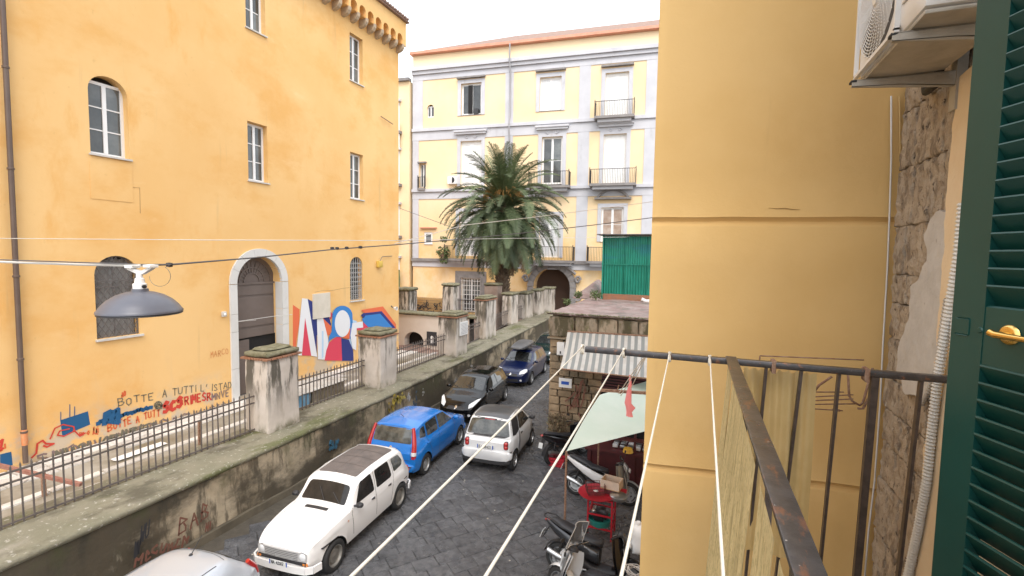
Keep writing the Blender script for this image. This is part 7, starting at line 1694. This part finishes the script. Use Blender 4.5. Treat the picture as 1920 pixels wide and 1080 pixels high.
MB().lathe([(.0,.27),(.20,.27),(.26,.42),(.27,.42),(.22,.26)], (-1.88,10.33,0), n=24).build('bowl', m_teal, b, 50); MB().rough(-2.05,-1.72,10.2,10.5,.34,.60,.06,.05,5,.06).build('bundle', m_seat, b, 60)
MB().rough(-2.08,-1.95,10.22,10.5,.45,.62,.06,.03,5,.03).build('pale_bundle', m_steel, b, 60)
t = thing('white_tank', (-.9,8.6,.9), 'white plastic container by the bay wall above the cable coil', 'container')
p = at_y(1196,1010,8.9); MB().rough(p.x-.12,p.x+.25,8.75,9.1,p.z-.28,p.z+.28,.1,.004,4,.04).build('body', m_white, t, 50); MB().lathe([(.0,.05),(.04,.05),(.045,.0)], (p.x,8.9,p.z+.28), n=12).build('cap', m_white, t, 50)
p = at_y(1190,1070,8.3); mb = MB(); rr = random.Random(3)
for k in range(7):
    r = rr.uniform(.10,.2); a0 = rr.uniform(0,6); ax = Vector((rr.uniform(-.4,.4),rr.uniform(-.3,.3),1)).normalized(); u = ax.orthogonal().normalized(); v = ax.cross(u)
    mb.tube([p+u*r*math.cos(a0+q*.4)+v*r*math.sin(a0+q*.4)+Vector((rr.uniform(-.01,.01),0,rr.uniform(-.01,.01))) for q in range(17)], .0055, 5, False)
tag(mb.build('cable_coil', m_wcable), 'loose coil of white cable at the foot of the ochre bay', 'cable coil')
# clutter along the shed foot
t = thing('dry_plant', (-4.0,14.3,0), 'straggly dry plant with pot beside the dark scooter at the shed corner', 'plant')
mb = MB(); rr = random.Random(6); leaves(mb, (-4.05,14.35,.9), .42, 260, .045, rr); leaves(mb, (-4.1,14.3,.45), .3, 120, .045, rr); mb.build('foliage', M('dry_leaf',(.20,.12,.07),.8,c2=(.10,.11,.05),scale=8), t)
mb = MB()
for k in range(12): mb.tube([(-4.05,14.35,.25),(-4.05+rr.uniform(-.2,.2),14.35+rr.uniform(-.2,.1),.7),(-4.05+rr.uniform(-.4,.4),14.3+rr.uniform(-.3,.1),1.3)],.008,5)
mb.build('stem', m_trunk, t); MB().lathe([(.0,0),(.14,0),(.19,.3),(.17,.3),(.16,.27),(.0,.27)], (-4.05,14.35,0.01), n=16).build('pot', m_tile, t, 50)
t = thing('red_crate', (-3.75,13.35,0), 'small red crate on the ground by the dark scooter', 'crate')
for (x0,x1,y0,y1) in ((-3.95,-3.5,13.2,13.22),(-3.95,-3.5,13.48,13.5),(-3.95,-3.93,13.22,13.48),(-3.52,-3.5,13.22,13.48)): 
    for z in (.02,.11,.2): MB().box(x0,x1,y0,y1,z,z+.07).build('slat', m_redp, t)
MB().box(-3.93,-3.52,13.22,13.48,.02,.04).build('base', m_redp, t)
# building blocks behind everything so the place does not end at the facades

tag(MB().beam(at_x(714,218,-14.40), at_x(737,233,-14.40), .03, .03).build('wall_rod', m_rust), 'short rusty rod fixed slantwise near the top corner of the ochre building', 'rod')
for k, (pts) in enumerate((((590,548),(604,545),(622,545),(640,541),(655,539)),((505,500),(520,505),(533,503)),((232,310),(234,350),(262,352),(263,400)))):
    MB().tube([at_x(x,y,-14.497) for x, y in pts], .006, 4).build('plaster_crack', M('crack_line',(.33,.20,.09),.9) if k == 0 else bpy.data.materials['crack_line'], lb).data.transform(Matrix.Identity(4))
